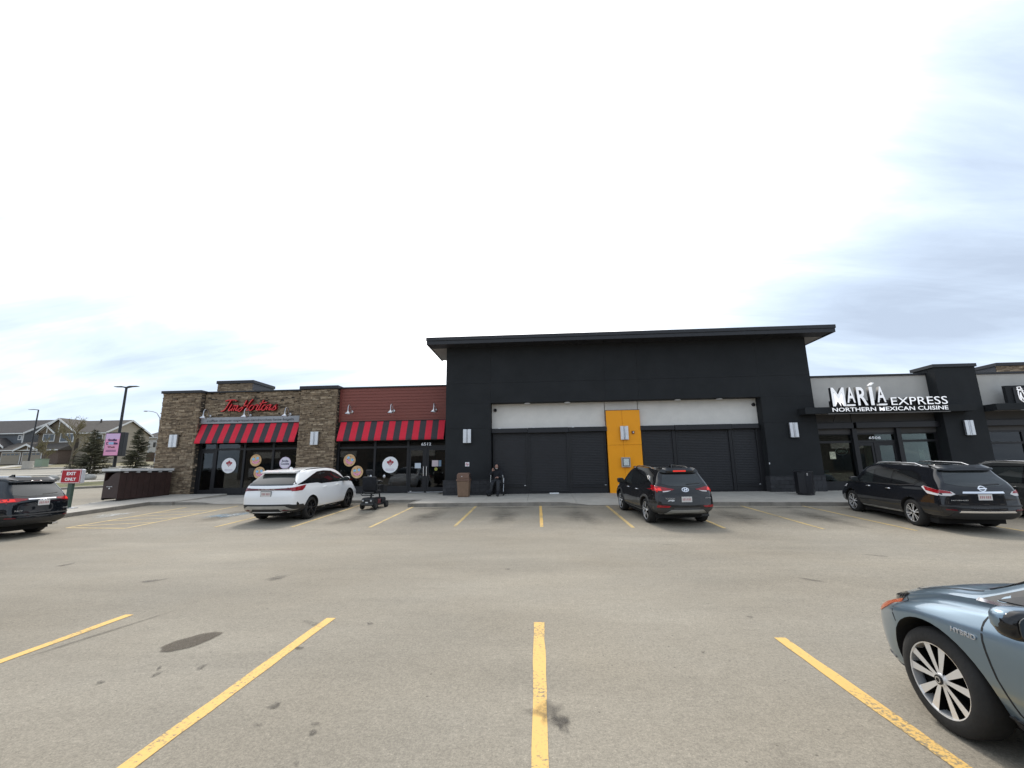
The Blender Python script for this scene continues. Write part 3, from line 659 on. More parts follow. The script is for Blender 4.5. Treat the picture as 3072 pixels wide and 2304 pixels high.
def storefront(parent, off, y, xm, z0, zt, ztr, doors, glass, sill=.28, fr=.055, doorz=None):
    """black aluminium glazing: xm = mullion positions, doors = set of bays that are doors"""
    P = lambda n, m, a, b, c, d, e_, f_: part_box(n, m, parent, a-off[0], b-off[0], c-off[1], d-off[1], e_-off[2], f_-off[2])
    res = {}
    for k, x in enumerate(xm): P('mullion', M_BLK, x-fr, x+fr, y-.05, y+.06, z0, ztr-.05 if (k-1 in doors and k in doors) else zt)
    for i, (a, b) in enumerate(zip(xm[:-1], xm[1:])):
        a += fr; b -= fr; ta, tb = (a-2*fr if (i-1 in doors and i in doors) else a), b
        P('transom_rail', M_BLK, ta, tb, y-.045, y+.055, ztr-.05, ztr+.05); P('head_rail', M_BLK, ta, tb, y-.045, y+.055, zt-.09, zt)
        P('pane', glass, ta, tb, y, y+.012, ztr+.05, zt-.09)
        if i in doors:
            d = P('door', M_BLK, a+.012, a+.11, y-.03, y+.03, z0+.03, ztr-.06)
            for q in ((b-.11, b-.012, z0+.03, ztr-.06), (a+.11, b-.11, ztr-.2, ztr-.06), (a+.11, b-.11, z0+.03, z0+.26)): P('door_rail', M_BLK, q[0], q[1], y-.03, y+.03, q[2], q[3])
            res[i] = P('door_pane', glass, a+.11, b-.11, y-.006, y+.006, z0+.26, ztr-.2)
            P('door_sill', M_ALU, a, b, y-.06, y+.05, z0, z0+.025)
        else:
            P('sill_panel', M_SHUT, a, b, y-.03, y+.04, z0+.06, z0+sill); P('bottom_rail', M_BLK, a, b, y-.045, y+.055, z0, z0+.06); P('sill_rail', M_BLK, a, b, y-.045, y+.055, z0+sill, z0+sill+.07)
            res[i] = P('pane', glass, a, b, y, y+.012, z0+sill+.07, ztr-.05)
    return res
O1 = (-12.8, 22.95, .5)
sf1 = storefront(cof, O1, 23.02, [-18.68, -17.75, -16.13, -14.49, -13.03], .53, 3.45, 2.95, {0}, M_GLASS)
sf2 = storefront(cof, O1, 23.02, [-10.84, -8.82, -7.01, -6.04, -4.83], .53, 3.45, 2.92, {2, 3}, M_GLASS)
CB('door_jamb', M_BLK, -18.76, -18.735, 22.96, 23.1, .5, 3.45)
def handle(x):
    MB().tube([(x, 22.99, 1.45), (x, 22.90, 1.45), (x, 22.90, 1.95), (x, 22.99, 1.95)], .016, 8).build('door_handle', M_CHROME, None).parent = cof
    o = cof.children[-1]
for x in (-6.12, -5.96):
    MB().tube([(x+12.8, .05, 1.38-.5), (x+12.8, -.06, 1.38-.5), (x+12.8, -.06, 1.86-.5), (x+12.8, .05, 1.86-.5)], .02, 8).build('door_handle', M_CHROME, cof, smooth=True)
for x in (-6.85, -5.02): CB('kick_bolt', M_ALU, x, x+.08, 22.97, 22.99, .57, .61)
# window stickers
def disc(name, m, parent, off, x, z, y, r, n=36, inner=0):
    b = MB(); cx, cz = x-off[0], z-off[2]; yy = y-off[1]
    v = [(cx+r*math.cos(2*math.pi*k/n), yy, cz+r*math.sin(2*math.pi*k/n)) for k in range(n)]
    b.prism([(q[0], q[2]) for q in v], 'y', yy, yy+.003); return b.build(name, m, parent)
def poly(name, m, parent, off, pts, y):
    b = MB(); b.prism([(p[0]-off[0], p[1]-off[2]) for p in pts], 'y', y-off[1], y-off[1]+.002); return b.build(name, m, parent)
M_STK = mat('sticker_white', (.92, .92, .93), .5); M_STR = mat('sticker_red', (.36, .015, .03), .5); M_STP = mat('sticker_lilac', (.74, .62, .78), .5)
M_COOK = mat('cookie_print', (.74, .43, .20), .6, var=.2, vscale=9, c2=(.86, .58, .30)); M_EYE = mat('icing_blue', (.30, .62, .88), .5); M_PINK = mat('icing_pink', (.88, .36, .52), .5); M_CHIP = mat('chip_brown', (.14, .05, .02), .6)
def maple(cx, cz, s):
    h = [(0, 1), (.12, .72), (.27, .80), (.24, .42), (.44, .62), (.50, .48), (.80, .52), (.70, .30), (.82, .20), (.36, -.16), (.42, -.34), (.06, -.30), (.06, -.62)]
    pts = [(x*s+cx, z*s+cz) for x, z in h]+[(-x*s+cx, z*s+cz) for x, z in reversed(h[1:])]; return pts
def round_sticker(x, z, r):
    d = disc('window_sticker', M_STK, cof, O1, x, z, 22.985, r)
    poly('maple_leaf', M_STR, d, O1, maple(x, z+.17*r, .55*r), 22.981)
    for k in range(3): poly('sticker_line', M_STR, d, O1, [(x-.18*r, z+.2*r-.09*r*k), (x+.18*r, z+.24*r-.09*r*k), (x+.17*r, z+.27*r-.09*r*k), (x-.19*r, z+.23*r-.09*r*k)], 22.978).data.materials[0] = M_STK
    for k, w in enumerate((.55, .62, .5)): poly('sticker_line', mat('fine_print', (.45, .35, .45), .6), d, O1, [(x-w*r, z-(.48+.1*k)*r), (x+w*r, z-(.48+.1*k)*r), (x+w*r, z-(.51+.1*k)*r), (x-w*r, z-(.51+.1*k)*r)], 22.981)
def cookie_sticker(x, z, r, tilt):
    d = disc('window_sticker', M_COOK, cof, O1, x, z, 22.985, r)
    ct, st = math.cos(tilt), math.sin(tilt)
    def rp(px, pz): return (x+(px*ct-pz*st)*r, z+(px*st+pz*ct)*r)
    for s in (-1, 1): poly('icing_eye', M_EYE, d, O1, [rp(s*.36+.25*math.cos(a*.524), .28+.23*math.sin(a*.524)) for a in range(12)], 22.981)
    arc = [rp(.72*math.cos(R(200+14*k)), .2+.80*math.sin(R(200+14*k))) for k in range(11)]+[rp(.52*math.cos(R(340-14*k)), .2+.42*math.sin(R(340-14*k))) for k in range(11)]
    poly('icing_smile', M_PINK, d, O1, arc, 22.981)
    for k in range(8):
        a = k*2.4+x; q = .35+.5*((k*37 % 10)/10); poly('chip', M_CHIP, d, O1, [rp(q*math.cos(a)+.07*math.cos(t), q*math.sin(a)+.06*math.sin(t)) for t in (0, 1.2, 2.4, 3.6, 4.8)], 22.979)
round_sticker(-16.95, 2.07, .41); round_sticker(-7.96, 1.98, .43)
cookie_sticker(-15.45, 2.33, .32, .2); cookie_sticker(-15.18, 1.66, .32, .1); cookie_sticker(-10.20, 2.25, .33, -.5); cookie_sticker(-9.75, 1.63, .33, .15)
M_NAVY = mat('navy_print', (.03, .02, .10), .5)
d = disc('window_sticker', M_STP, cof, O1, -13.78, 2.17, 22.985, .32); disc('sticker_face', mat('sticker_pale', (.84, .80, .87), .5), d, O1, -13.78, 2.19, 22.982, .27)
def flat_text(txt, x0, x1, z0, z1, y, m, parent, off, **k):
    return letters(txt, x0-off[0], x1-off[0], z0-off[2], z1-off[2], y-off[1], m, parent, depth=.002, each=False, name='print', **k)
flat_text('Smile', -13.97, -13.6, 2.22, 2.33, 22.979, M_NAVY, d, O1, offset=.03); flat_text('Cookie', -14.02, -13.55, 2.07, 2.18, 22.979, M_NAVY, d, O1, offset=.03)
flat_text('6512', -6.30, -5.76, 2.96, 3.12, 22.985, M_ALU, cof, O1, offset=.02)
for nme, x0, x1, z0, z1, m in (('notice', -6.62, -6.30, 1.78, 2.05, mat('paper_blue', (.62, .68, .74), .6)), ('notice', -5.70, -5.36, 1.86, 2.18, mat('paper_pink', (.72, .60, .62), .6)), ('notice', -5.34, -5.20, 1.86, 2.18, mat('paper_navy', (.22, .32, .42), .6))):
    CB(nme, m, x0, x1, 22.984, 22.988, z0, z1)
disc('notice', mat('sticker_yellow', (.42, .42, .08), .5), cof, O1, -5.48, 1.72, 22.985, .085)
CB('menu_case', mat('dim_red_board', (.10, .02, .02), .6), -9.6, -7.6, 28.9, 28.95, 2.1, 2.9); CB('counter', mat('counter_wood', (.12, .07, .04), .6), -12.5, -7.4, 26.4, 27.1, .55, 1.55)
for k, x in enumerate((-17.2, -15.6, -9.9, -8.3)):
    CB('cafe_table_top', mat('table_laminate', (.25, .22, .2), .4), x-.35, x+.35, 23.9, 24.6, 1.24, 1.28); CB('cafe_table_leg', M_BLK, x-.04, x+.04, 24.21, 24.29, .55, 1.24)
for x, c in ((-16.6, (.5, .42, .05)), (-6.6, (.6, .25, .03)), (-7.6, (.25, .04, .05)), (-10.2, (.20, .16, .12))): CB('wall_poster', mat('poster_%d' % int(-x*10), c, .6), x, x+.8, 27.6, 27.64, 2.0, 2.75)

# ---- restaurant unit and its neighbour
mar = thing('shop_building', 'low restaurant unit with pale parapet and green-tinted windows, right of the tall one', 'building', (16, 21.7, .45))
O2 = (16, 21.7, .45)
def RB(name, m, x0, x1, y0, y1, z0, z1, ch=0, p=None): return part_box(name, m, p or mar, x0-16, x1-16, y0-21.7, y1-21.7, z0-.45, z1-.45, ch)
RB('parapet_wall', M_BAND2, 13.19, 18.80, 21.7, 22.0, 4.05, 5.86); capped(mar, 13.19-16, 18.82-16, -.06, .4, 5.865-.45, 5.955-.45)
RB('fascia_panel', M_TAUPE, 13.19, 15.0, 21.68, 21.98, 3.62, 4.045); RB('fascia_panel', M_TAUPE, 15.02, 18.80, 21.66, 21.98, 3.62, 4.045)
RB('shutter_box', M_SHUT, 13.19, 14.95, 21.48, 21.69, 3.34, 3.615, .012); RB('shutter_box', M_SHUT, 15.05, 18.78, 21.44, 21.69, 3.34, 3.615, .012); RB('header_panel', M_TAUPE, 13.19, 18.8, 21.70, 21.8, 3.14, 3.34)
RB('guide_rail', M_TAUPE, 13.3, 14.8, 21.62, 21.66, 3.10, 3.13); RB('guide_rail', M_TAUPE, 17.15, 18.7, 21.62, 21.66, 3.10, 3.13)
sfm = storefront(mar, O2, 21.74, [13.23, 14.97, 15.95, 16.95, 18.76], .46, 3.14, 2.72, {1, 2}, M_GLASSG, sill=.35, fr=.07)
for x in (15.0, 17.0): RB('guide_rail', M_BLK, x-.1, x+.1, 21.56, 21.68, .46, 3.34)
MB().tube([(15.86-16, -.02, 1.25-.45), (15.86-16, -.12, 1.25-.45), (15.86-16, -.12, 1.7-.45), (15.86-16, -.02, 1.7-.45)], .02, 8).build('door_handle', M_CHROME, mar, smooth=True)
flat_text('6506', 15.70, 16.24, 2.83, 2.95, 21.70, M_ALU, mar, O2, offset=.02)
op = thing('open_sign', 'unlit oval neon OPEN sign hanging inside the restaurant window', 'sign', (14.46, 21.86, 2.28))
MB().tube([(.27*math.cos(k*.2618), 0, .17*math.sin(k*.2618)) for k in range(25)], .013, 6).build('neon_ring', M_ALU, op, smooth=True)
letters('OPEN', -.17, .17, -.055, .055, 0, M_ALU, op, depth=.02)
RB('notice', mat('notice_print', (.5, .5, .36), .6, var=.5, vscale=14), 13.82, 14.08, 21.725, 21.732, 1.92, 2.26); RB('notice', mat('notice_pale', (.42, .46, .42), .6), 17.9, 18.1, 21.76, 21.765, 1.9, 2.3)
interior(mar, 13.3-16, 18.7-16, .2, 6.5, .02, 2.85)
RB('interior_side_panel', mat('green_grey_wall', (.20, .24, .20), .8), 17.1, 18.65, 24.0, 24.1, .46, 2.8)
for x in (13.8, 14.5): RB('cafe_table_top', mat('table_laminate', (.25, .22, .2), .4), x-.3, x+.3, 22.6, 23.2, 1.2, 1.24); RB('cafe_table_leg', M_BLK, x-.03, x+.03, 22.87, 22.93, .46, 1.2); RB('cafe_chair_back', mat('chair_teal', (.05, .12, .14), .6), x-.2, x+.2, 23.35, 23.39, .9, 1.4)
RB('rear_block', M_TOW, 13.19, 20.7, 28.6, 40, .3, 5.7); RB('roof_membrane', M_ROOFM, 13.19, 20.7, 22.0, 40, 5.7, 5.8)
RB('pier', M_TOW, 18.80, 20.64, 21.2, 22.35, 1.1, 6.12); RB('pier_plinth', M_CMU, 18.76, 20.68, 21.15, 22.3, .40, 1.1, .01)
capped(mar, 18.74-16, 20.70-16, 21.14-21.7, 22.45-21.7, 6.12-.45, 6.275-.45)
nb_ = thing('shop_building', 'shop unit at the far right edge with pale parapet and dark logo sign', 'building', (23.5, 21.7, .45))
O3 = (23.5, 21.7, .45)
def NB(name, m, x0, x1, y0, y1, z0, z1, ch=0): return part_box(name, m, nb_, x0-23.5, x1-23.5, y0-21.7, y1-21.7, z0-.45, z1-.45, ch)
NB('parapet_wall', M_BAND2, 20.66, 27, 21.7, 22.0, 4.05, 5.82); capped(nb_, 20.66-23.5, 27-23.5, -.06, .4, 5.825-.45, 5.925-.45)
NB('fascia_panel', M_TAUPE, 20.66, 27, 21.68, 21.98, 3.62, 4.045); NB('shutter_box', M_SHUT, 20.7, 27, 21.46, 21.69, 3.34, 3.615, .012); NB('header_panel', M_TAUPE, 20.66, 27, 21.7, 21.8, 3.14, 3.34)
storefront(nb_, O3, 21.74, [20.78, 22.6, 24.4, 26.2], .46, 3.14, 2.55, set(), M_GLASS, sill=.35, fr=.07)
interior(nb_, 20.75-23.5, 26.9-23.5, .2, 6.5, .02, 2.85)
NB('rear_block', M_TOW, 20.72, 27, 28.6, 40, .3, 5.7); NB('roof_membrane', M_ROOFM, 20.72, 27, 22, 40, 5.7, 5.8)
NB('wood_counter', mat('warm_wood', (.20, .11, .05), .6, var=.4, vscale=2, stretch=(.6, 1, 9)), 21.2, 23.6, 22.6, 23.2, .46, 1.9); NB('light_strip', M_WHITE, 22.2, 23.4, 22.5, 22.6, 2.55, 2.6)
# rooftop screens behind the parapets
def screen(label, x0, x1, y0, y1, z0, z1):
    t = thing('rooftop_screen', label, 'roof structure', ((x0+x1)/2, y0, z0), group='stone-faced boxes on the roof'); cx = (x0+x1)/2
    part_box('core', M_MORT, t, x0+.06-cx, x1-.03-cx, .06, y1-y0, 0, z1-z0-.2); part_box('coping', M_FASC, t, x0-.06-cx, x1+.06-cx, -.06, y1-y0+.06, z1-z0-.2, z1-z0, .01)
    part_box('side_panel', mat('grey_metal_panel', (.05, .05, .055), .6), t, x1-.03-cx, x1-cx, 0, y1-y0, 0, z1-z0-.2); part_box('side_panel', MATS['grey_metal_panel'], t, x0-cx, x0+.05-cx, 0.1, y1-y0, 0, z1-z0-.2)
    b = MB()
    for a, c, e0, e1 in ledge(x0, x1, 0, z1-z0-.2):
        me = STONES[rs.randrange(8)]; M4 = Matrix.Translation(((a+c)/2-cx, .04, (e0+e1)/2)) @ Matrix.Diagonal((c-a-.01, .07, e1-e0-.008, 1)); b.add([M4 @ v.co for v in me.vertices], [p.vertices[:] for p in me.polygons])
    o = b.build('stone_facing', M_STONE, t); o['kind'] = 'stuff'
screen('stone-faced box on the roof behind the coffee shop sign', -21.3, -18.85, 27, 29.3, 5.95, 7.7); screen('stone-faced box on the roof at the far right edge', 27.55, 31, 27, 29.2, 5.8, 7.5)
screen_ext = None

# ------------------------------------------------------------------ fixtures on the walls
def sconce(x0, x1, z0, z1, y, lab):
    t = thing('wall_sconce', lab, 'wall light', ((x0+x1)/2, y, z0), group='silver box wall lights'); w = (x1-x0)/2; h = z1-z0
    part_box('back_box', M_BLK, t, -w+.02, w-.02, -.06, 0, .01, h-.01)
    part_box('shade_plate', M_ALU, t, -w, -.055, -.15, -.05, 0, h, .008); part_box('shade_plate', M_ALU, t, .055, w, -.15, -.05, 0, h, .008)
    for k, (a, b) in enumerate(((-.055, -.03), (-.012, .012), (.03, .055))): part_box('fin', M_ALU if k != 1 else M_CHROME, t, a, b, -.135, -.05, 0, h)
for a in ((-3.72, -3.33, 2.96, 3.63, 21.3, 'silver box wall light on the charcoal pier above the brown bin'), (3.99, 4.37, 3.0, 3.66, 21.56, 'silver box wall light on the orange panel'), (11.84, 12.21, 2.95, 3.64, 21.3, 'silver box wall light on the charcoal pier above the black bin'), (19.55, 19.93, 2.90, 3.58, 21.2, 'silver box wall light on the pier at far right'), (-20.12, -19.68, 3.09, 3.77, 22.585, 'silver box wall light on the left stone pier'), (-12.18, -11.76, 3.08, 3.78, 22.585, 'silver box wall light on the stone pier between the awnings')): sconce(*a)
def gooseneck(x, z, y, lab):
    t = thing('gooseneck_lamp', lab, 'lamp', (x, y, z), group='gooseneck lamps over the awnings')
    MB().lathe([(0, .0), (.075, .0), (.075, -.02), (.03, -.045), (0, -.05)], 16, 'y').build('wall_plate', M_LAMP, t, smooth=True)
    pts = [(0, -.03, 0), (0, -.16, .03)]+[(0, -.33-.17*math.cos(a), .20+.19*math.sin(a)) for a in [R(-40), R(0), R(40), R(80), R(120), R(160), R(185)]]
    pts = [(0, -.02, 0), (0, -.10, .03), (0, -.16, .14), (0, -.22, .27), (0, -.31, .34), (0, -.41, .33), (0, -.48, .25), (0, -.50, .12), (0, -.50, .02)]
    MB().tube(pts, .023, 8).build('arm', M_LAMP, t, smooth=True)
    MB().lathe([(.0, .04), (.035, .04), (.04, -.02), (.07, -.05), (.135, -.10), (.165, -.15), (.17, -.17), (.155, -.17), (.12, -.11), (.03, -.05)], 20, 'z', (0, -.50, 0)).build('lamp_shade', M_LAMP, t, smooth=True)
for i, x in enumerate((-18.30, -15.97, -13.68)): gooseneck(x, 4.80, 22.915, 'chrome gooseneck lamp %s over the grey band of the stone bay' % ('leftmost', 'in the middle', 'rightmost')[i])
for i, x in enumerate((-10.18, -7.85, -5.52)): gooseneck(x, 4.86, 22.915, 'chrome gooseneck lamp %s on the red board wall' % ('leftmost', 'in the middle', 'rightmost')[i])
def awning(x0, x1, zt, zb, yt, yb, lab):
    t = thing('awning', lab, 'awning', ((x0+x1)/2, yt, zb), group='striped awnings'); n = 17; cx = (x0+x1)/2; w = (x1-x0)/n
    for k in range(n):
        b = MB(); a, c = x0+k*w-cx, x0+(k+1)*w-cx
        zt_, zb_ = zt-zb, .10
        b.add([(a, 0, zt_), (c, 0, zt_), (c, yb-yt, zb_), (a, yb-yt, zb_), (c, yb-yt, 0), (a, yb-yt, 0), (a, .0, zt_-.02), (c, .0, zt_-.02), (c, yb-yt+.015, zb_-.01), (a, yb-yt+.015, zb_-.01), (c, yb-yt+.015, 0), (a, yb-yt+.015, 0)], [(0, 1, 2, 3), (3, 2, 4, 5), (7, 6, 9, 8), (8, 9, 11, 10), (5, 4, 10, 11)])
        b.build('awning_stripe', M_AWG if k % 2 else M_AWR, t)
    for s in (x0-cx, x1-cx):
        b = MB(); b.prism([(.0, zt-zb), (yb-yt, .10), (yb-yt, .0), (0, .0)], 'x', s-.006, s+.006); b.build('side_panel', M_BLK, t)
    b = MB(); b.tube([(x0-cx, yb-yt+.03, .02), (x1-cx, yb-yt+.03, .02)], .02, 6); b.tube([(x0-cx, -.02, zt-zb), (x1-cx, -.02, zt-zb)], .02, 6); b.build('frame', M_BLK, t)
awning(-18.72, -13.08, 4.36, 3.27, 22.92, 22.5, 'red and grey striped awning in the stone bay under the grey band')
awning(-10.76, -4.99, 4.33, 3.26, 22.90, 22.5, 'red and grey striped awning under the red board wall')
bt = thing('sign_band', 'grey sign band reading coffee donuts espresso above the stone bay awning', 'sign', (-15.95, 22.93, 4.37))
part_box('board', M_GREYB, bt, -2.87, 2.85, -.08, .0, 0, .345, .006)
letters('coffee-donuts-espresso-sandwiches-latte-bagels', -2.45, 2.55, .10, .225, -.085, M_TXTD, bt, depth=.012, name='letter', offset=.0, hbody='x' if False else None)

# script sign in red: each letter a set of slanted strokes
def script_sign():
    t = thing('script_sign', 'red cursive coffee shop sign on the stone wall', 'sign', (-17.55, 22.93, 5.05))
    # strokes in a unit frame: x in letter units, z 0..1 (x-height ~ .5); sheared to the right
    S = {
     'T': (.05, [[(-.12, .90), (.10, .98), (.40, 1.0), (.72, .98), (.88, .88)], [(.34, .97), (.27, .6), (.18, .2), (.02, .02), (-.14, .0)]]),
     'i': (.52, [[(.12, .62), (.06, .3), (.05, .1), (.14, .03), (.26, .15)]]),
     'm': (.84, [[(.0, .5), (.03, .46), (.0, .02)], [(.0, .3), (.14, .5), (.22, .42), (.18, .02)], [(.18, .3), (.33, .5), (.41, .42), (.37, .12), (.43, .02), (.56, .12)]]),
     'H': (1.72, [[(.10, .95), (.08, .6), (.02, .15), (-.12, -.05), (-.30, .05), (-.2, .2), (.15, .42), (.48, .52)], [(.62, 1.02), (.50, .8), (.43, .4), (.44, .1), (.54, .03), (.62, .1)]]),
     'o': (2.34, [[(.26, .5), (.1, .44), (.02, .22), (.10, .03), (.26, .02), (.38, .2), (.36, .42), (.26, .5), (.34, .42), (.52, .44)]]),
     'r': (2.80, [[(.0, .42), (.10, .56), (.13, .46), (.28, .48), (.24, .25), (.26, .06), (.36, .03), (.44, .12)]]),
     't': (3.20, [[(.16, .92), (.09, .5), (.06, .15), (.14, .03), (.28, .12)], [(-.08, .62), (.16, .66), (.55, .72)]]),
     'o2': (3.48, [[(.26, .5), (.1, .44), (.02, .22), (.10, .03), (.26, .02), (.38, .2), (.36, .42), (.26, .5), (.34, .42), (.50, .44)]]),
     'n': (3.98, [[(.0, .5), (.03, .46), (.0, .02)], [(.0, .3), (.15, .5), (.24, .42), (.20, .12), (.27, .02), (.40, .16)]]),
     's': (4.46, [[(.02, .12), (.22, .52), (.20, .34), (.30, .16), (.22, .02), (.04, .0), (-.04, .08)]])}
    W = 3.25/5.05; Hh = .62
    for k, (x0, strokes) in S.items():
        b = MB()
        for st in strokes:
            # smooth the stroke
            P = [Vector((p[0]+x0, p[1])) for p in st]; Q = []
            for i in range(len(P)-1):
                a0 = P[max(i-1, 0)]; a1 = P[i]; a2 = P[i+1]; a3 = P[min(i+2, len(P)-1)]
                for q in range(5):
                    u = q/5; Q.append(.5*((2*a1)+(-a0+a2)*u+(2*a0-5*a1+4*a2-a3)*u*u+(-a0+3*a1-3*a2+a3)*u**3))
            Q.append(P[-1])
            Q = [Vector(((q.x+.34*q.y)*W, q.y*Hh)) for q in Q]
            hw = .027; L, Rr = [], []
            for i, q in enumerate(Q):
                d = (Q[min(i+1, len(Q)-1)]-Q[max(i-1, 0)]); d = d.normalized() if d.length else Vector((1, 0)); nrm = Vector((-d.y, d.x))*hw*(1.15-.35*abs(d.x)); L.append(q+nrm); Rr.append(q-nrm)
            for i in range(len(Q)-1):
                quad = [L[i], L[i+1], Rr[i+1], Rr[i]]
                v = [(p.x, -.16, p.y) for p in quad]+[(p.x, .0, p.y) for p in quad]
                b.cur = 0; b.add(v, [(0, 1, 2, 3)]); b.cur = 1; b.add(v, [(0, 4, 5, 1), (3, 2, 6, 7)])
            for i in (0, len(Q)-1):
                b.cur = 1; b.add([(L[i].x, -.16, L[i].y), (Rr[i].x, -.16, Rr[i].y), (Rr[i].x, 0, Rr[i].y), (L[i].x, 0, L[i].y)], [(0, 1, 2, 3)])
        me = bpy.data.meshes.new('letter'); me.from_pydata(b.v, [], b.f); me.polygons.foreach_set('material_index', b.mi); me.materials.append(M_SIGNR); me.materials.append(M_SIGNR2); me.update(); obj('letter', me, None, t)
script_sign()

# canopy beam and restaurant sign
def beam(lab, x0, x1):
    t = thing('canopy_beam', lab, 'canopy', ((x0+x1)/2, 20.7, 3.98), group='canopy beams over the right shops'); h = (x1-x0)/2
    part_box('front_beam', M_TOW, t, -h, h, 0, .18, 0, .30, .006)
    for s in (-h, h-.12): part_box('end_beam', M_TOW, t, s, s+.12, .18, .98, 0.003, .297)
    part_box('soffit', M_TAUPE, t, -h+.12, h-.12, .18, .95, .2, .22); part_box('lower_trim', mat('beam_trim', (.16, .15, .14), .6), t, -h+1.0, h-1.15, -.01, .0, -.03, .004)
beam('long charcoal canopy beam under the white restaurant lettering', 12.37, 19.86); beam('charcoal canopy beam at the far right edge below the logo sign', 20.72, 27)
ms = thing('restaurant_sign', 'white block lettering of the restaurant on the canopy beam', 'sign', (13.5, 20.66, 4.0))
part_box('raceway', M_BLK, ms, .02, 5.1, .06, .12, .27, .56)
def LT(txt, x0, x1, z0, z1, m, depth, **k): return letters(txt, x0-13.5, x1-13.5, z0-4.0, z1-4.0, -.04, m, ms, depth=depth, m2=M_BLK, **k)
maria = [('M', 13.54, 14.12, 4.29, 5.16), ('A', 14.20, 14.56, 4.44, 5.16), ('R', 14.66, 15.10, 4.31, 5.16), ('I', 15.22, 15.37, 4.31, 5.16), ('A', 15.52, 15.90, 4.43, 5.16)]
for c, a, b, z0, z1 in maria: LT(c, a, b, z0, z1, M_LETW, .16, offset=.018)
for a, b, z in ((14.17, 14.53, 4.30), (15.57, 15.92, 4.30)):
    part_box('letter_underline', M_LETW, ms, a-13.5, b-13.5, -.12, .04, z-4, z+.065-4)
MB().prism([(15.27-13.5, 1.24), (15.42-13.5, 1.36), (15.50-13.5, 1.34), (15.36-13.5, 1.22)], 'y', -.12, .04).build('accent', M_LETW, ms)
LT('EXPRESS', 16.12, 18.56, 4.30, 4.645, M_LET, .12, offset=.0); LT('NORTHERN MEXICAN CUISINE', 13.52, 18.56, 4.05, 4.225, M_LET, .05, offset=.012)
MB().tube([(.3, .06, .0), (.32, .3, -.1), (.45, .6, -.25), (.6, .9, -.33)], .012, 6).build('power_cable', M_BLK, ms)
ps = thing('logo_sign', 'charcoal sign panel with white outline logo at the right edge', 'sign', (21.62, 21.05, 4.30))
part_box('board', M_TOW, ps, 0, 3.2, 0, .15, .0, .84, .006); part_box('logo_backing', M_BLK, ps, .28, 1.5, -.05, -.001, .02, .74)
def tube_logo(pts, r=.02, closed=False):
    pts = [(.40+p[0]*.62, -.075, .04+p[1]*.72) for p in pts]; MB().tube(pts+([pts[0]] if closed else []), r, 6).build('logo_outline', M_LET, ps, smooth=True)
tube_logo([(.12, .80), (.08, .70), (.06, .5), (.08, .22), (.22, .08), (.36, .05), (.44, .15), (.48, .35), (.45, .55), (.36, .7), (.34, .78)])
tube_logo([(.02, .82), (.40, .84)]); tube_logo([(.08, .83), (.06, .98), (.30, 1.0), (.34, .84)]); tube_logo([(.22, .64), (.24, .4), (.34, .2), (.40, .16)]); tube_logo([(.22, .62), (.16, .35), (.20, .18)]); tube_logo([(.34, .76), (.48, .74), (.36, .71)], .014); tube_logo([(.2, .76), (.25, .76)], .02); tube_logo([(.28, .04), (.40, .02), (.52, .06)]); tube_logo([(.48, .50), (.70, .42), (.90, .40)]); tube_logo([(.48, .30), (.70, .33), (.90, .33)])
# small things on the walls
ns = thing('no_smoking_sign', 'small white square no smoking sign on the charcoal pier', 'sign', (-3.53, 21.3, 1.83))
part_box('plate', M_STK, ns, -.1, .1, -.006, 0, 0, .2); b = MB(); b.tube([(.065*math.cos(k*.3927), -.01, .1+.065*math.sin(k*.3927)) for k in range(17)], .008, 6); b.tube([(-.045, -.01, .145), (.045, -.01, .055)], .008, 6); b.build('ring', mat('sign_red', (.5, .02, .02), .5), ns); part_box('cigarette', M_BLK, ns, -.045, .045, -.009, -.006, .092, .108)
ib = thing('notice_case', 'grey notice case with papers on the orange panel', 'notice case', (4.17, 21.55, 1.68))
part_box('case', mat('grey_case', (.42, .40, .37), .5), ib, -.21, .21, -.12, 0, 0, .47, .01); part_box('inner_frame', M_BLK, ib, -.155, .165, -.128, -.12, .055, .43); part_box('paper', mat('notice_sheet', (.62, .66, .64), .6, var=.3, vscale=22), ib, -.12, .14, -.132, -.128, .08, .41)
for x, z, lab in ((4.62, 3.29, 'small dark alarm strobe high on the orange panel'), (4.60, 1.60, 'small dark red alarm box low on the orange panel')):
    t = thing('alarm_box', lab, 'alarm', (x, 21.56, z)); part_box('housing', mat('dark_red_box', (.10, .012, .01), .5), t, -.06, .06, -.06, 0, 0, .13, .01); part_box('strobe', M_WHITE, t, -.02, .03, -.075, -.06, .03, .10)
# ------------------------------------------------------------------ vehicles
M_TYRE = mat('tyre_rubber', (.016, .0155, .015), .82, var=.25, vscale=6, bump=.3, bscale=40)
M_WELL = mat('wheel_well', (.010, .010, .010), .9)
M_CGLASS = mat('car_glass', (.012, .013, .014), .03, spec=.62)
M_CGLASS2 = mat('car_glass_tinted', (.022, .026, .026), .03, spec=.7)
M_PLAST = mat('black_plastic', (.022, .022, .023), .55, var=.1, vscale=8)
M_GPLAST = mat('grey_plastic', (.055, .054, .052), .6, var=.15, vscale=5)
M_GLOSSB = mat('gloss_black', (.008, .008, .009), .08, spec=.5)
M_RED = mat('tail_lamp_red', (.30, .006, .012), .12, spec=.6, var=.3, vscale=9)
M_REDB = mat('tail_lamp_lit', (.42, .012, .014), .12, spec=.6, emit=(1, .05, .03), estr=.35)
M_REDD = mat('tail_lamp_dark', (.10, .004, .010), .10, spec=.6)
M_CLEAR = mat('lamp_clear', (.70, .68, .68), .10, spec=.6)
M_AMBER = mat('amber_reflector', (.42, .10, .04), .2, spec=.6)
M_PLATE = mat('plate_white', (.66, .64, .62), .45); M_PLTXT = mat('plate_print', (.42, .16, .16), .5)
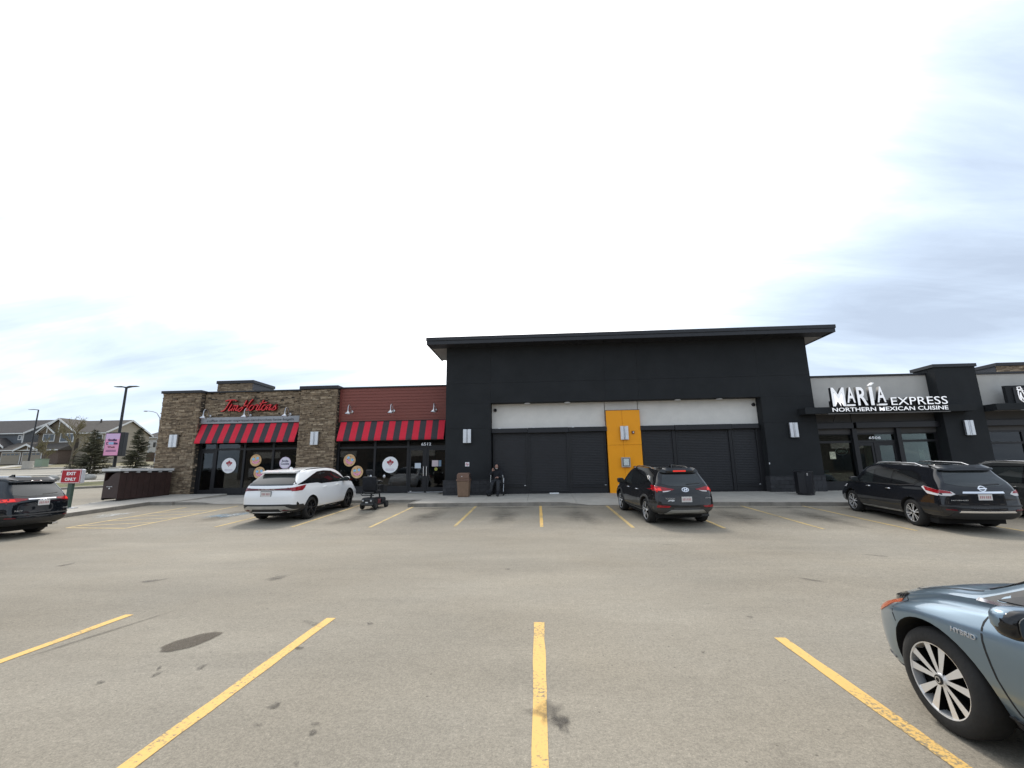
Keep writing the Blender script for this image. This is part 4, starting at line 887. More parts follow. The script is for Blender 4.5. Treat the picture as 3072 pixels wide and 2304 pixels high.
M_SKID = mat('silver_skid_plate', (.42, .41, .38), .4, metal=.5, var=.15, vscale=5)
M_RIM = mat('alloy_rim', (.80, .79, .78), .32, metal=.55); M_RIMB = mat('black_rim', (.014, .014, .015), .25); M_RIMD = mat('rim_dark_pocket', (.004, .004, .004), .7, spec=.05)
def paint(name, c, metal=.0, rough=.22, dirt=0.0):
    m = mat(name, c, rough, metal=metal, spec=.15, coat=.85)
    if dirt:
        n, l = m.node_tree.nodes, m.node_tree.links; b = n['Principled BSDF']
        t = n.new('ShaderNodeTexCoord'); s = n.new('ShaderNodeSeparateXYZ'); l.new(t.outputs['Object'], s.inputs[0])
        q = n.new('ShaderNodeTexNoise'); q.inputs['Scale'].default_value = 2.2; q.inputs['Detail'].default_value = 6; l.new(t.outputs['Object'], q.inputs['Vector'])
        r = n.new('ShaderNodeMapRange'); l.new(s.outputs[2], r.inputs[0]); r.inputs[1].default_value = .95; r.inputs[2].default_value = .25; r.inputs[3].default_value = 0; r.inputs[4].default_value = dirt*1.6
        mu = n.new('ShaderNodeMath'); mu.operation = 'MULTIPLY'; mu.use_clamp = True; l.new(r.outputs[0], mu.inputs[0]); l.new(q.outputs['Fac'], mu.inputs[1])
        mx = n.new('ShaderNodeMix'); mx.data_type = 'RGBA'; l.new(mu.outputs[0], mx.inputs[0]); mx.inputs[6].default_value = (*c, 1); mx.inputs[7].default_value = (.16, .14, .115, 1); l.new(mx.outputs[2], b.inputs['Base Color'])
        r2 = n.new('ShaderNodeMapRange'); l.new(mu.outputs[0], r2.inputs[0]); r2.inputs[3].default_value = rough; r2.inputs[4].default_value = .8; l.new(r2.outputs[0], b.inputs['Roughness'])
        r3 = n.new('ShaderNodeMapRange'); l.new(mu.outputs[0], r3.inputs[0]); r3.inputs[3].default_value = .85; r3.inputs[4].default_value = .0; l.new(r3.outputs[0], b.inputs['Coat Weight'])
    return m

def pchip(xs, ys):
    n = len(xs); h = [xs[i+1]-xs[i] for i in range(n-1)]; d = [(ys[i+1]-ys[i])/h[i] for i in range(n-1)]; m = [0]*n
    for i in range(1, n-1):
        if d[i-1]*d[i] > 0:
            w1, w2 = 2*h[i]+h[i-1], h[i]+2*h[i-1]; m[i] = (w1+w2)/(w1/d[i-1]+w2/d[i])
    m[0], m[-1] = d[0], d[-1]
    def f(x):
        if x <= xs[0]: return ys[0]
        if x >= xs[-1]: return ys[-1]
        i = max(k for k in range(n) if xs[k] <= x); i = min(i, n-2); t = (x-xs[i])/h[i]
        return (2*t**3-3*t*t+1)*ys[i]+(t**3-2*t*t+t)*h[i]*m[i]+(-2*t**3+3*t*t)*ys[i+1]+(t**3-t*t)*h[i]*m[i+1]
    return f
def crom(P, k):
    out = []
    for i in range(len(P)-1):
        a0, a1, a2, a3 = P[max(i-1, 0)], P[i], P[i+1], P[min(i+2, len(P)-1)]
        for q in range(k):
            u = q/k; out.append(tuple(.5*((2*a1[j])+(-a0[j]+a2[j])*u+(2*a0[j]-5*a1[j]+4*a2[j]-a3[j])*u*u+(-a0[j]+3*a1[j]-3*a2[j]+a3[j])*u**3) for j in range(len(a1))))
    out.append(tuple(P[-1])); return out

class Car:
    """body lofted from stations along the length (y forward), patches projected onto it"""
    def __init__(s, name, label, loc, heading, body_mat, table, rear, front, wheels, wr, arch, group='parked cars', flare=.0, tilt=0.0, cat='car'):
        s.root = thing(name, label, cat, loc, heading, group); s.root.rotation_euler = (tilt, 0, heading); s.paint = body_mat
        T = sorted(table); ys = [t[0] for t in T]; s.yR, s.yF = ys[0], ys[-1]
        C = [pchip(ys, [t[i] for t in T]) for i in range(1, 10)]
        fr = pchip([r[0] for r in rear], [r[1] for r in rear]); ff = pchip([r[0] for r in front], [r[1] for r in front])
        stn = []; N = 72
        for i in range(N+1):
            u = i/N; stn.append(s.yR+(s.yF-s.yR)*(.5-.5*math.cos(math.pi*u))*.55+(s.yF-s.yR)*u*.45)
        rb, fb = s.yR+1.75, s.yF-1.1
        rows = []
        for y in stn:
            zs, ws, zm, wm, zb, wb, zr, wrf, zc = [c(y) for c in C]
            for wy, wz in wheels:     # arches push the flank outward a little
                d = abs(y-wy); wm += flare*max(0, 1-(d/(arch+.22))**2)**1.0
            P = [(ws*.86, zs), (ws, zs+.05), ((ws+wm)/2+.02, (zs+zm)/2-.02), (wm, zm), (wm*.45+wb*.55+.012, zm*.4+zb*.6), (wb+.008, zb-.035), (wb-.006, zb+.012)]
            P += [(wb+(wrf-wb)*.33+.018, zb+(zr-zb)*.33), (wb+(wrf-wb)*.68+.018, zb+(zr-zb)*.68), (wrf, zr), (wrf-.06, zr+(zc-zr)*.42), (wrf*.62, zc-(zc-zr)*.12), (0, zc)]
            sec = crom(P, 4); row = []
            bR = max(0, (rb-y)/(rb-s.yR))**1.7; bF = max(0, (y-fb)/(s.yF-fb))**1.7
            for x, z in sec: row.append(((max(x, 0) if x is not sec[-1] else 0), y+bR*fr(z)-bF*ff(z), z))
            row[-1] = (0, row[-1][1], row[-1][2]); rows.append(row)
        K = len(rows[0]); ke = 36   # ke: index of roof-edge corner
        v = []; f = []
        idx = {}
        for i, row in enumerate(rows):
            for k, (x, y, z) in enumerate(row):
                idx[i, k, 1] = len(v); v.append((x, y, z))
                if k == K-1: idx[i, k, -1] = idx[i, k, 1]
                else: idx[i, k, -1] = len(v); v.append((-x, y, z))
        for i in range(len(rows)-1):
            for k in range(K-1):
                f.append((idx[i, k, 1], idx[i+1, k, 1], idx[i+1, k+1, 1], idx[i, k+1, 1])); f.append((idx[i, k, -1], idx[i, k+1, -1], idx[i+1, k+1, -1], idx[i+1, k, -1]))
            if 0 < i < len(rows)-2: f.append((idx[i, 0, 1], idx[i, 0, -1], idx[i+1, 0, -1], idx[i+1, 0, 1]))
        for e, ii, sg, bulge in ((0, 1, -1, .075), (len(rows)-1, len(rows)-2, 1, .10)):
            top = [idx[e, k, 1] for k in range(ke, K)]+[idx[e, k, -1] for k in range(K-2, ke-1, -1)]; m = len(top); prev = None
            for k in range(0, ke+1):
                if k == ke: cur = top
                else:
                    xx, yy, zz = rows[e][k]; cur = [idx[e, k, 1]]
                    for j in range(1, m-1):
                        c = v[top[j]][0]/v[top[0]][0]; env = math.sin(math.pi*min(1, .15+k/ke*.85))*1.0
                        v.append((xx*c, yy+sg*bulge*(1-c*c)*(1 if k < ke else 0)*min(1, (ke-k)/6), zz)); cur.append(len(v)-1)
                    cur.append(idx[e, k, -1])
                if prev:
                    for j in range(m-1): f.append((prev[j], prev[j+1], cur[j+1], cur[j]))
                else: bottom = cur
                prev = cur
            f.append(tuple(bottom)+(idx[ii, 0, -1], idx[ii, 0, 1]))
        me = bpy.data.meshes.new('body'); me.from_pydata(v, [], f)
        bm = bmesh.new(); bm.from_mesh(me); bmesh.ops.remove_doubles(bm, verts=bm.verts, dist=1e-5); bmesh.ops.dissolve_degenerate(bm, dist=1e-5, edges=bm.edges[:]); bmesh.ops.recalc_face_normals(bm, faces=bm.faces)
        s.bvh = BVHTree.FromBMesh(bm); bm.to_mesh(me); bm.free(); me.materials.append(body_mat); me.materials.append(M_WELL)
        W = max(q[0] for q in v); s.W = W
        cb = MB()
        for wy, wz in wheels:
            for sg in (-1, 1):
                a, b = sg*(W-.30), sg*(W+.15); n = 40; pl = [(wy+arch*math.cos(2*math.pi*k/n), wz+arch*math.sin(2*math.pi*k/n)) for k in range(n)]; cb.cur = 1; cb.prism(pl, 'x', min(a, b), max(a, b))
        cut = obj('cutter', cb.mesh('cutter')); cut.data.materials.append(body_mat); cut.data.materials.append(M_WELL)
        tmp = obj('tmp', me); md = tmp.modifiers.new('b', 'BOOLEAN'); md.object = cut; md.operation = 'DIFFERENCE'; md.solver = 'EXACT'
        dg = bpy.context.evaluated_depsgraph_get(); dg.update(); res = bpy.data.meshes.new_from_object(tmp.evaluated_get(dg))
        bpy.data.objects.remove(tmp); bpy.data.objects.remove(cut)
        res.polygons.foreach_set('use_smooth', [True]*len(res.polygons)); res.set_sharp_from_angle(angle=R(38)); res.name = 'body'
        part_box('underbody', M_WELL, s.root, -W+.22, W-.22, s.yR+.5, s.yF-.5, .17, .40)
        s.body = obj('body', res, None, s.root); s.wheels = wheels; s.wr = wr; s.arch = arch
    def cast(s, u, w, side):
        if side in 'LR':
            sg = -1 if side == 'L' else 1; h = s.bvh.ray_cast(Vector((sg*3, u, w)), Vector((-sg, 0, 0)))
        elif side == 'B': h = s.bvh.ray_cast(Vector((u, s.yR-2, w)), Vector((0, 1, 0)))
        elif side == 'F': h = s.bvh.ray_cast(Vector((u, s.yF+2, w)), Vector((0, -1, 0)))
        else: h = s.bvh.ray_cast(Vector((u, w, 4)), Vector((0, 0, -1)))
        if h[0] is None:
            p = {'L': (-1, u, w), 'R': (1, u, w), 'B': (u, s.yR, w), 'F': (u, s.yF, w), 'T': (u, w, 1.4)}[side]; h = s.bvh.find_nearest(Vector(p))
        return h[0], h[1]
    def patch(s, name, pts, side, m, off=.004, parent=None, step=.05, thick=.014, smooth=3):
        if smooth and len(pts) > 2:
            pass
        B = []
        for i, p in enumerate(pts):
            q = pts[(i+1) % len(pts)]; L = math.hypot(q[0]-p[0], q[1]-p[1]); n = max(1, int(L/step))
            for k in range(n): B.append((p[0]+(q[0]-p[0])*k/n, p[1]+(q[1]-p[1])*k/n))
        nb = len(B); V = [Vector(b) for b in B]
        x0, x1 = min(p[0] for p in B), max(p[0] for p in B); z0, z1 = min(p[1] for p in B), max(p[1] for p in B)
        def inside(x, z):
            c = False
            for i in range(nb):
                (ax, az), (bx, bz) = B[i], B[i-1]
                if (az > z) != (bz > z) and x < (bx-ax)*(z-az)/(bz-az)+ax: c = not c
            return c
        x = x0+step*.5
        while x < x1:
            z = z0+step*.5
            while z < z1:
                if inside(x, z) and min((x-b[0])**2+(z-b[1])**2 for b in B) > (step*.45)**2: V.append(Vector((x, z)))
                z += step
            x += step
        vc, _, fc, *_r = delaunay_2d_cdt(V, [(i, (i+1) % nb) for i in range(nb)], [], 1, 1e-6)
        out = []; inn = []
        for p in vc:
            h, n = s.cast(p[0], p[1], side); out.append(h+n*off); inn.append(h-n*thick)
        fl = [list(t) for t in fc]; cnt = {}
        for t in fl:
            for i in range(3):
                k = (t[i], t[(i+1) % 3]); cnt[k] = 1
        v = [tuple(p) for p in out]; remap = {}
        for a, b in list(cnt):
            if (b, a) not in cnt:
                for q in (a, b):
                    if q not in remap: remap[q] = len(v); v.append(tuple(inn[q]))
                fl.append([b, a, remap[a], remap[b]])
        mb = MB(); mb.add(v, fl); o = mb.build(name, m, parent or s.root, smooth=True, angle=35); return o
    def both(s, name, pts, m, **k):
        k2 = dict(k); return [s.patch(name, pts, 'L', m, **k), s.patch(name, pts, 'R', m, **k2)]
    def mirror_rear(s, name, pts, m, **k):
        return [s.patch(name, pts, 'B', m, **k), s.patch(name, [(-x, z) for x, z in pts], 'B', m, **k)]
    def add_wheels(s, spoke, rim_m, pocket=M_RIMD, width=.235, inset=.035, rim_frac=.70, ngrp=5, front_steer=0.0):
        tyre = None; r = s.wr; rr = r*rim_frac
        for wy, wz in s.wheels:
            for sg in (-1, 1):
                xo = s.W-inset
                if tyre is None:
                    prof = [(rr*.97, -.02), (rr, 0.0), (rr+.02, .004), (r-.045, .0), (r-.012, -.018), (r, -.045), (r, -width+.045), (r-.012, -width+.018), (r-.045, -width), (rr, -width), (rr*.9, -width+.02)]
                    tyre = MB().lathe(prof, 48, 'x').mesh('wheel', True, 50); tyre.materials.append(M_TYRE)
                    b = MB(); b.cur = 1; b.lathe([(0, -.06), (rr*.96, -.07)], 40, 'x'); b.cur = 0
                    b.lathe([(rr*.985, -.075), (rr*1.0, -.002), (rr*.965, -.004), (rr*.945, -.06)], 48, 'x')
                    b.lathe([(0, -.006), (rr*.17, -.008), (rr*.2, -.03)], 20, 'x')
                    for (a0, r0, w0, a1, r1, w1) in spoke:
                        for g in range(ngrp):
                            ga = 2*math.pi*g/ngrp+.31
                            p0 = Vector((math.cos(ga+a0), math.sin(ga+a0)))*r0*rr; p1 = Vector((math.cos(ga+a1), math.sin(ga+a1)))*r1*rr
                            d = (p1-p0).normalized(); t = Vector((-d.y, d.x)); q = [p0+t*w0*rr, p1+t*w1*rr, p1-t*w1*rr, p0-t*w0*rr]
                            xs_ = [-.018, -.010, -.010, -.018]; v = [(xs_[i], q[i].x, q[i].y) for i in range(4)]+[(xs_[i]-.045, q[i].x, q[i].y) for i in range(4)]
                            b.cur = 0; b.add(v, [(0, 1, 2, 3)]); b.cur = 1; b.add(v, [(7, 6, 5, 4), (0, 4, 5, 1), (1, 5, 6, 2), (2, 6, 7, 3), (3, 7, 4, 0)]); b.cur = 0
                    rim = b.mesh('rim', True, 30, [rim_m, pocket])
                    capm = MB().lathe([(0, .0), (rr*.13, -.001), (rr*.135, -.006)], 20, 'x').mesh('hub_cap', True); capm.materials.append(M_GLOSSB if rim_m is M_RIM else M_RIMB)
                    logo = MB().lathe([(rr*.06, .0025), (rr*.09, .0025), (rr*.09, -.001)], 20, 'x').mesh('hub_badge', True); logo.materials.append(M_CHROME)
                w = obj('wheel', tyre, None, s.root); w.location = (sg*xo, wy, wz); w.rotation_euler = (0, 0, 0 if sg > 0 else math.pi)
                if front_steer and wy > 0: w.rotation_euler[2] += front_steer
                obj('rim', rim, None, w); obj('hub_cap', capm, None, w); obj('hub_badge', logo, None, w)
    def plate(s, z, w=.30, h=.15, x=0.0, frame=None):
        y = s.cast(x, z, 'B')[0].y; b = MB().box(x-w/2, x+w/2, y-.022, y-.008, z-h/2, z+h/2); p = b.build('licence_plate', M_PLATE, s.root)
        if frame: MB().box(x-w/2-.015, x+w/2+.015, y-.014, y-.0, z-h/2-.015, z+h/2+.015).build('plate_frame', frame, s.root)
        for k in range(6):
            a = x-w*.40+k*w*.135+(.012 if k > 2 else 0); MB().box(a, a+w*.07, y-.0235, y-.022, z-h*.22, z+h*.2).build('plate_character', M_PLTXT, p)
        return p
    def box(s, name, m, x0, x1, y0, y1, z0, z1, ch=.01): return part_box(name, m, s.root, x0, x1, y0, y1, z0, z1, ch)
    def mirror(s, y, z, m, cap=None, w=.24, h=.17):
        def sball(b, c, rx, ry, rz, e=.62, n=20, k=12):
            pw = lambda q: math.copysign(abs(q)**e, q); v = []; f = []
            for i in range(k+1):
                t = math.pi*i/k
                for j in range(n):
                    a = 2*math.pi*j/n; v.append((c[0]+rx*pw(math.sin(t))*pw(math.cos(a)), c[1]+ry*pw(math.sin(t))*pw(math.sin(a)), c[2]+rz*pw(math.cos(t))))
            for i in range(k):
                for j in range(n): f.append((i*n+j, (i+1)*n+j, (i+1)*n+(j+1) % n, i*n+(j+1) % n))
            b.add(v, f); return b
        for sg in (-1, 1):
            x = sg*(s.cast(y, z-.1, 'R')[0].x+.0)
            o = sball(MB(), (x+sg*(w*.56), y, z), w*.48, .075, h*.5).build('wing_mirror', m, s.root, smooth=True)
            if cap: sball(MB(), (x+sg*w*.56, y+.022, z+h*.10), w*.485, .068, h*.42).build('mirror_cap', cap, o, smooth=True)
            g = [(x+sg*w*(.56+.40*math.copysign(abs(math.cos(R(a)))**.6, math.cos(R(a)))), z+h*.40*math.copysign(abs(math.sin(R(a)))**.6, math.sin(R(a)))) for a in range(0, 360, 18)]
            MB().prism(g, 'y', y-.079, y-.074).build('mirror_glass', M_CGLASS2, o)
            MB().prism([(x-sg*.06, z-h*.55), (x+sg*w*.5, z-h*.35), (x+sg*w*.5, z-h*.1), (x-sg*.06, z-h*.2)], 'y', y-.035, y+.035).build('mirror_arm', M_PLAST, o)
    def handles(s, ylist, z, m, chrome=None):
        for y in ylist:
            for sd in 'LR':
                h, n = s.cast(y, z, sd); sg = -1 if sd == 'L' else 1
                MB().tube([(h.x, y-.10, z), (h.x+sg*.03, y-.07, z+.004), (h.x+sg*.034, y+.05, z+.006), (h.x, y+.10, z+.004)], .016, 8).build('door_handle', chrome or m, s.root, smooth=True)
    def rails(s, y0, y1, x, m, lift=.03, r=.018):
        for sg in (-1, 1):
            pts = []
            for k in range(9):
                y = y0+(y1-y0)*k/8; h = s.cast(sg*x, y, 'T')[0]; pts.append((sg*x, y, h.z+(lift if 0 < k < 8 else -.01)))
            MB().tube(pts, r, 8).build('roof_rail', m, s.root, smooth=True)

def suv_table(L, wb, W, H, fo, belt=1.06, sill=.30, hood=1.04, roofw=.64, taper=.93, tail_w=.90, wsx=0.0, hoodf=.84):
    """stations of a sport-utility body: wb wheelbase, fo front overhang"""
    yF = wb/2+fo; yR = yF-L; w = W/2; k = H/1.70
    z = lambda q: q*k
    return [
        (yR, sill+.06, w*.66, .70, w*(tail_w-.16), belt+.04, w*.72, H-.13, w*roofw*(taper-.10), H-.085),
        (yR+.07, sill+.05, w*.76, .70, w*(tail_w-.045), belt+.04, w*.82, H-.12, w*roofw*taper, H-.07),
        (yR+.22, sill+.04, w*.83, .69, w*(tail_w+.01), belt+.04, w*.86, H-.11, w*roofw*(taper+.02), H-.055),
        (yR+.55, sill+.02, w*.86, .68, w*.965, belt+.04, w*.89, H-.10, w*roofw*.97, H-.04),
        (-wb/2+.35, sill, w*.90, .66, w*.995, belt+.01, w*.905, H-.075, w*roofw, H-.012),
        (0, sill-.02, w*.91, .64, w*.995, belt-.02, w*.915, H-.07, w*roofw*1.01, H),
        (wb/2-.82+wsx, sill-.02, w*.91, .64, w*.995, belt-.035, w*.918, H-.13, w*(roofw+.02), H-.055),
        (wb/2-.42+wsx, sill-.02, w*.91, .64, w*.99, belt-.045, w*.915, (H+hood)/2+.01, w*(roofw+.08), (H+hood)/2+.09),
        (wb/2+.02+wsx, sill, w*.90, .64, w*.99, belt-.06, w*.90, hood+.0, w*.80, hood+.065),
        (wb/2+.45, sill, w*.88, .62, w*.97, belt-.11, w*.87, hood-.06, w*.72, hood-.01),
        (yF-.18, sill+.0, w*.82, .60, w*.90, hoodf-.03, w*.80, hoodf+.05, w*.62, hoodf+.09),
        (yF, sill+.04, w*.70, .58, w*.76, hoodf-.14, w*.66, hoodf-.10, w*.5, hoodf-.08)]
DEF_FRONT = [(.2, .12), (.45, .0), (.7, .03), (1.0, .16), (1.3, .2)]

# ---- white crossover nosed up to the coffee shop
P_WHITE = paint('pearl_white_paint', (.87, .87, .87), rough=.3)
rx = Car('parked_suv', 'white crossover with black wheels parked beside the mobility scooter', (-8.78, 16.38, zg(-8.78, 16.38)), R(-1), P_WHITE,
    suv_table(4.89, 2.85, 1.92, 1.69, .98, belt=1.12, sill=.27, hood=1.08, roofw=.66, tail_w=.92), [(.3, .10), (.5, .01), (.8, .0), (1.02, .05), (1.13, .09), (1.2, .14), (1.27, .23), (1.45, .50), (1.58, .66), (1.7, .68)], DEF_FRONT, [(-1.425, .37), (1.425, .37)], .37, .43, flare=.012, tilt=R(2.2))
blk = [(1.28, 1.10), (1.02, 1.25), (.62, 1.44), (.25, 1.54), (-.25, 1.575), (-.72, 1.555), (-1.12, 1.46), (-1.6, 1.33), (-2.12, 1.205), (-2.16, 1.185), (-1.5, 1.19), (-.95, 1.175), (-.72, 1.13), (.3, 1.115)]
rx.both('window_surround', blk, M_GLOSSB, off=.003)
rx.both('window', [(1.12, 1.13), (.62, 1.405), (.33, 1.495), (.22, 1.135)], M_CGLASS2, off=.007); rx.both('window', [(.15, 1.135), (.25, 1.505), (-.25, 1.545), (-.66, 1.52), (-.68, 1.15), (-.62, 1.14)], M_CGLASS, off=.007); rx.both('quarter_window', [(-.75, 1.18), (-.74, 1.50), (-1.10, 1.42), (-1.42, 1.30), (-1.36, 1.21)], M_CGLASS, off=.007)
rx.patch('rear_window', [(-.80, 1.215), (-.74, 1.185), (.74, 1.185), (.80, 1.215), (.56, 1.545), (-.56, 1.545)], 'B', M_CGLASS2, off=.006)
sp = MB(); sp.prism([(-1.66, 1.655), (-2.0, 1.60), (-1.99, 1.56), (-1.66, 1.57)], 'x', -.60, .60); sp.build('spoiler', P_WHITE, rx.root)
rx.patch('tail_light_bar', [(-.84, 1.02), (-.84, 1.11), (0, 1.085), (.84, 1.11), (.84, 1.02), (.4, 1.035), (0, 1.04), (-.4, 1.035)], 'B', M_REDD, off=.008)
rx.both('tail_light', [(-2.40, 1.00), (-2.42, 1.11), (-2.2, 1.13), (-1.70, 1.165), (-1.84, 1.06), (-1.98, 1.0)], M_RED, off=.010, thick=.02)
letters('LEXUS', -.28, .28, 1.045, 1.085, rx.cast(0, 1.06, 'B')[0].y-.014, M_CHROME, rx.root, depth=.008)
rx.plate(.93, .33, .16, frame=M_PLAST)
rx.patch('bumper_cladding', [(-.90, .36), (-.92, .56), (-.75, .60), (.75, .60), (.92, .56), (.90, .36), (.6, .30), (-.6, .30)], 'B', M_PLAST, off=.012, thick=.03)
rx.patch('bumper_trim', [(-.86, .42), (-.62, .55), (.62, .55), (.86, .42), (.60, .39), (.52, .36), (.44, .46), (-.44, .46), (-.52, .36), (-.60, .39)], 'B', M_SKID, off=.022, thick=.03); rx.mirror_rear('reflector', [(.48, .40), (.78, .42), (.6, .45)], M_REDD, off=.026)
rx.both('bumper_vent', [(-2.20, .44), (-2.06, .42), (-2.16, .60), (-2.24, .66), (-2.28, .62)], M_GLOSSB, off=.006)
rx.both('sill_cladding', [(-1.02, .26), (-1.02, .36), (1.0, .34), (1.0, .24)], M_PLAST, off=.012); rx.both('bumper_corner', [(-2.42, .34), (-2.40, .50), (-2.1, .42), (-1.90, .40), (-1.86, .28), (-2.3, .28)], M_PLAST, off=.010)
rx.mirror(.98, 1.18, M_GLOSSB, P_WHITE); rx.handles((-.52, .42), 1.0, P_WHITE)
rx.rails(-1.45, .55, .58, M_GLOSSB, .02, .014)
MB().prism([(-1.30, 1.66), (-1.12, 1.66), (-1.22, 1.74), (-1.27, 1.74)], 'x', -.025, .025).build('antenna', P_WHITE, rx.root)
rx.patch('windshield', [(-.62, .70), (.62, .70), (.72, 1.32), (-.72, 1.32)], 'T', M_CGLASS, off=.005); rx.both('headlight', [(2.25, .80), (1.85, .90), (1.9, .82)], M_CLEAR, off=.006)
rx.add_wheels([(-.10, .12, .06, -.20, .97, .05), (.10, .12, .06, .20, .97, .05)], M_RIMB, M_RIMB, rim_frac=.74)
for x in (-.62,): rx.box('exhaust', M_CHROME, x-.06, x+.06, -2.32, -2.15, .27, .33)

# ---- black compact crossover in front of the orange panel
P_BLK = paint('black_paint', (.010, .010, .011), rough=.14, dirt=.22)
tu = Car('parked_suv', 'black compact crossover parked in front of the orange panel', (3.95, 15.27, zg(3.95, 15.27)), R(5.5), P_BLK,
    suv_table(4.475, 2.67, 1.85, 1.65, .93, belt=1.05, sill=.30, hood=1.03, roofw=.66, tail_w=.93), [(.3, .10), (.5, .0), (.72, .03), (.9, .06), (1.02, .09), (1.12, .14), (1.40, .36), (1.5, .40), (1.65, .36)], DEF_FRONT, [(-1.335, .355), (1.335, .355)], .355, .415, flare=.018, tilt=R(2.2))
tu.both('window_surround', [(1.18, 1.03), (.92, 1.21), (.55, 1.40), (.2, 1.49), (-.35, 1.51), (-.95, 1.47), (-1.42, 1.32), (-1.50, 1.24), (-1.1, 1.13), (-.6, 1.04)], M_GLOSSB, off=.003)
tu.both('window', [(1.02, 1.05), (.55, 1.36), (.30, 1.44), (.18, 1.05)], M_CGLASS2, off=.007); tu.both('window', [(.10, 1.05), (.22, 1.45), (-.35, 1.475), (-.70, 1.46), (-.78, 1.08), (-.6, 1.055)], M_CGLASS, off=.007); tu.both('quarter_window', [(-.85, 1.10), (-.78, 1.45), (-1.10, 1.39), (-1.38, 1.27)], M_CGLASS, off=.007)
tu.both('window_trim', [(-1.50, 1.235), (-1.42, 1.335), (-1.2, 1.40), (-1.22, 1.375), (-1.40, 1.30), (-1.45, 1.245)], M_ALU, off=.009)
tu.patch('rear_window', [(-.62, 1.19), (-.45, 1.13), (0, 1.11), (.45, 1.13), (.62, 1.19), (.50, 1.43), (-.50, 1.43)], 'B', M_CGLASS2, off=.006)
tu.patch('spoiler', [(-.56, 1.49), (-.54, 1.575), (.54, 1.575), (.56, 1.49), (.4, 1.47), (-.4, 1.47)], 'B', P_BLK, off=.055, thick=.06); tu.patch('brake_light', [(-.19, 1.515), (-.19, 1.555), (.19, 1.555), (.19, 1.515)], 'B', M_REDB, off=.062, thick=.02)
tu.mirror_rear('tail_light', [(.88, .98), (.86, 1.10), (.78, 1.125), (.30, 1.035), (.36, 1.01), (.6, .985)], M_RED, off=.010); tu.mirror_rear('tail_light_lamp', [(.86, 1.0), (.84, 1.08), (.68, 1.07), (.66, 1.0)], M_REDB, off=.014); tu.mirror_rear('reverse_light', [(.64, .955), (.64, .985), (.40, 1.005), (.5, .97)], M_CLEAR, off=.012); tu.both('tail_light_side', [(-2.02, 1.0), (-2.06, 1.10), (-1.72, 1.14), (-1.66, 1.12), (-1.82, 1.0)], M_RED, off=.010)
lg = tu.patch('emblem', [(.105*math.cos(k*.3927), 1.02+.062*math.sin(k*.3927)) for k in range(16)], 'B', M_CHROME, off=.012, step=.03)
tu.patch('emblem_field', [(.082*math.cos(k*.3927), 1.02+.044*math.sin(k*.3927)) for k in range(16)], 'B', M_GLOSSB, off=.015, step=.03, parent=lg)
tu.patch('emblem_stroke', [(-.05, .985), (-.025, .985), (-.005, 1.005), (.03, 1.01), (.02, .985), (.045, .985), (.06, 1.055), (.035, 1.055), (.015, 1.03), (-.02, 1.025), (-.01, 1.055), (-.035, 1.055)], 'B', M_CHROME, off=.018, step=.02, parent=lg)
tu.plate(.76, .30, .15); letters('TUCSON', -.60, -.33, .765, .80, tu.cast(-.45, .78, 'B')[0].y-.012, M_ALU, tu.root, depth=.006); letters('AWD', .56, .72, .775, .80, tu.cast(.64, .78, 'B')[0].y-.03, M_ALU, tu.root, depth=.006)
tu.patch('dirt_mark', [(-.54, .70), (-.50, .745), (-.36, .75), (-.34, .715), (-.42, .70), (-.44, .72)], 'B', mat('scratch_white', (.6, .6, .6), .7), off=.006, step=.02)
tu.mirror_rear('fog_reflector', [(.82, .535), (.80, .60), (.46, .58), (.52, .535)], M_RED, off=.014)
tu.patch('bumper_cladding', [(-.88, .34), (-.90, .62), (-.80, .65), (-.76, .52), (-.40, .50), (-.36, .53), (.36, .53), (.40, .50), (.76, .52), (.80, .65), (.90, .62), (.88, .34), (.5, .28), (-.5, .28)], 'B', M_GPLAST, off=.010, thick=.03)
tu.patch('skid_plate', [(-.70, .30), (-.46, .475), (.46, .475), (.70, .30), (.5, .28), (-.5, .28)], 'B', M_SKID, off=.022, thick=.03)
tu.box('exhaust', M_PLAST, .44, .66, -2.17, -2.02, .275, .335); tu.patch('wiper', [(.05, 1.155), (.08, 1.18), (.50, 1.20), (.52, 1.185)], 'B', M_PLAST, off=.016, step=.04)
for wy in (-1.335, 1.335):
    ring = [(wy+.485*math.cos(R(a)), .355+.485*math.sin(R(a))) for a in range(-18, 199, 12)]+[(wy+.42*math.cos(R(a)), .355+.42*math.sin(R(a))) for a in range(198, -19, -12)]
    tu.both('arch_cladding', ring, M_GPLAST, off=.010)
tu.both('sill_cladding', [(-.88, .29), (-.88, .40), (.88, .38), (.88, .28)], M_GPLAST, off=.010); tu.both('sill_strip', [(-.85, .305), (-.85, .325), (.85, .315), (.85, .295)], M_SKID, off=.016)
tu.mirror(.92, 1.10, M_PLAST, P_BLK); tu.handles((-.52, .38), .93, P_BLK, M_CHROME); tu.rails(-1.2, .4, .56, M_PLAST, .025, .016)
MB().prism([(-1.32, 1.62), (-1.12, 1.63), (-1.26, 1.71), (-1.31, 1.71)], 'x', -.02, .02).build('antenna', P_BLK, tu.root)
tu.patch('windshield', [(-.60, .60), (.60, .60), (.70, 1.2), (-.70, 1.2)], 'T', M_CGLASS, off=.005); tu.patch('sunroof', [(-.42, -.6), (.42, -.6), (.42, .3), (-.42, .3)], 'T', M_GLOSSB, off=.003, step=.15); tu.both('headlight', [(2.05, .80), (1.65, .90), (1.7, .82)], M_CLEAR, off=.006)
tu.add_wheels([(-.16, .14, .10, -.02, .98, .075), (.30, .4, .03, .30, .97, .04)], M_RIM, rim_frac=.72)

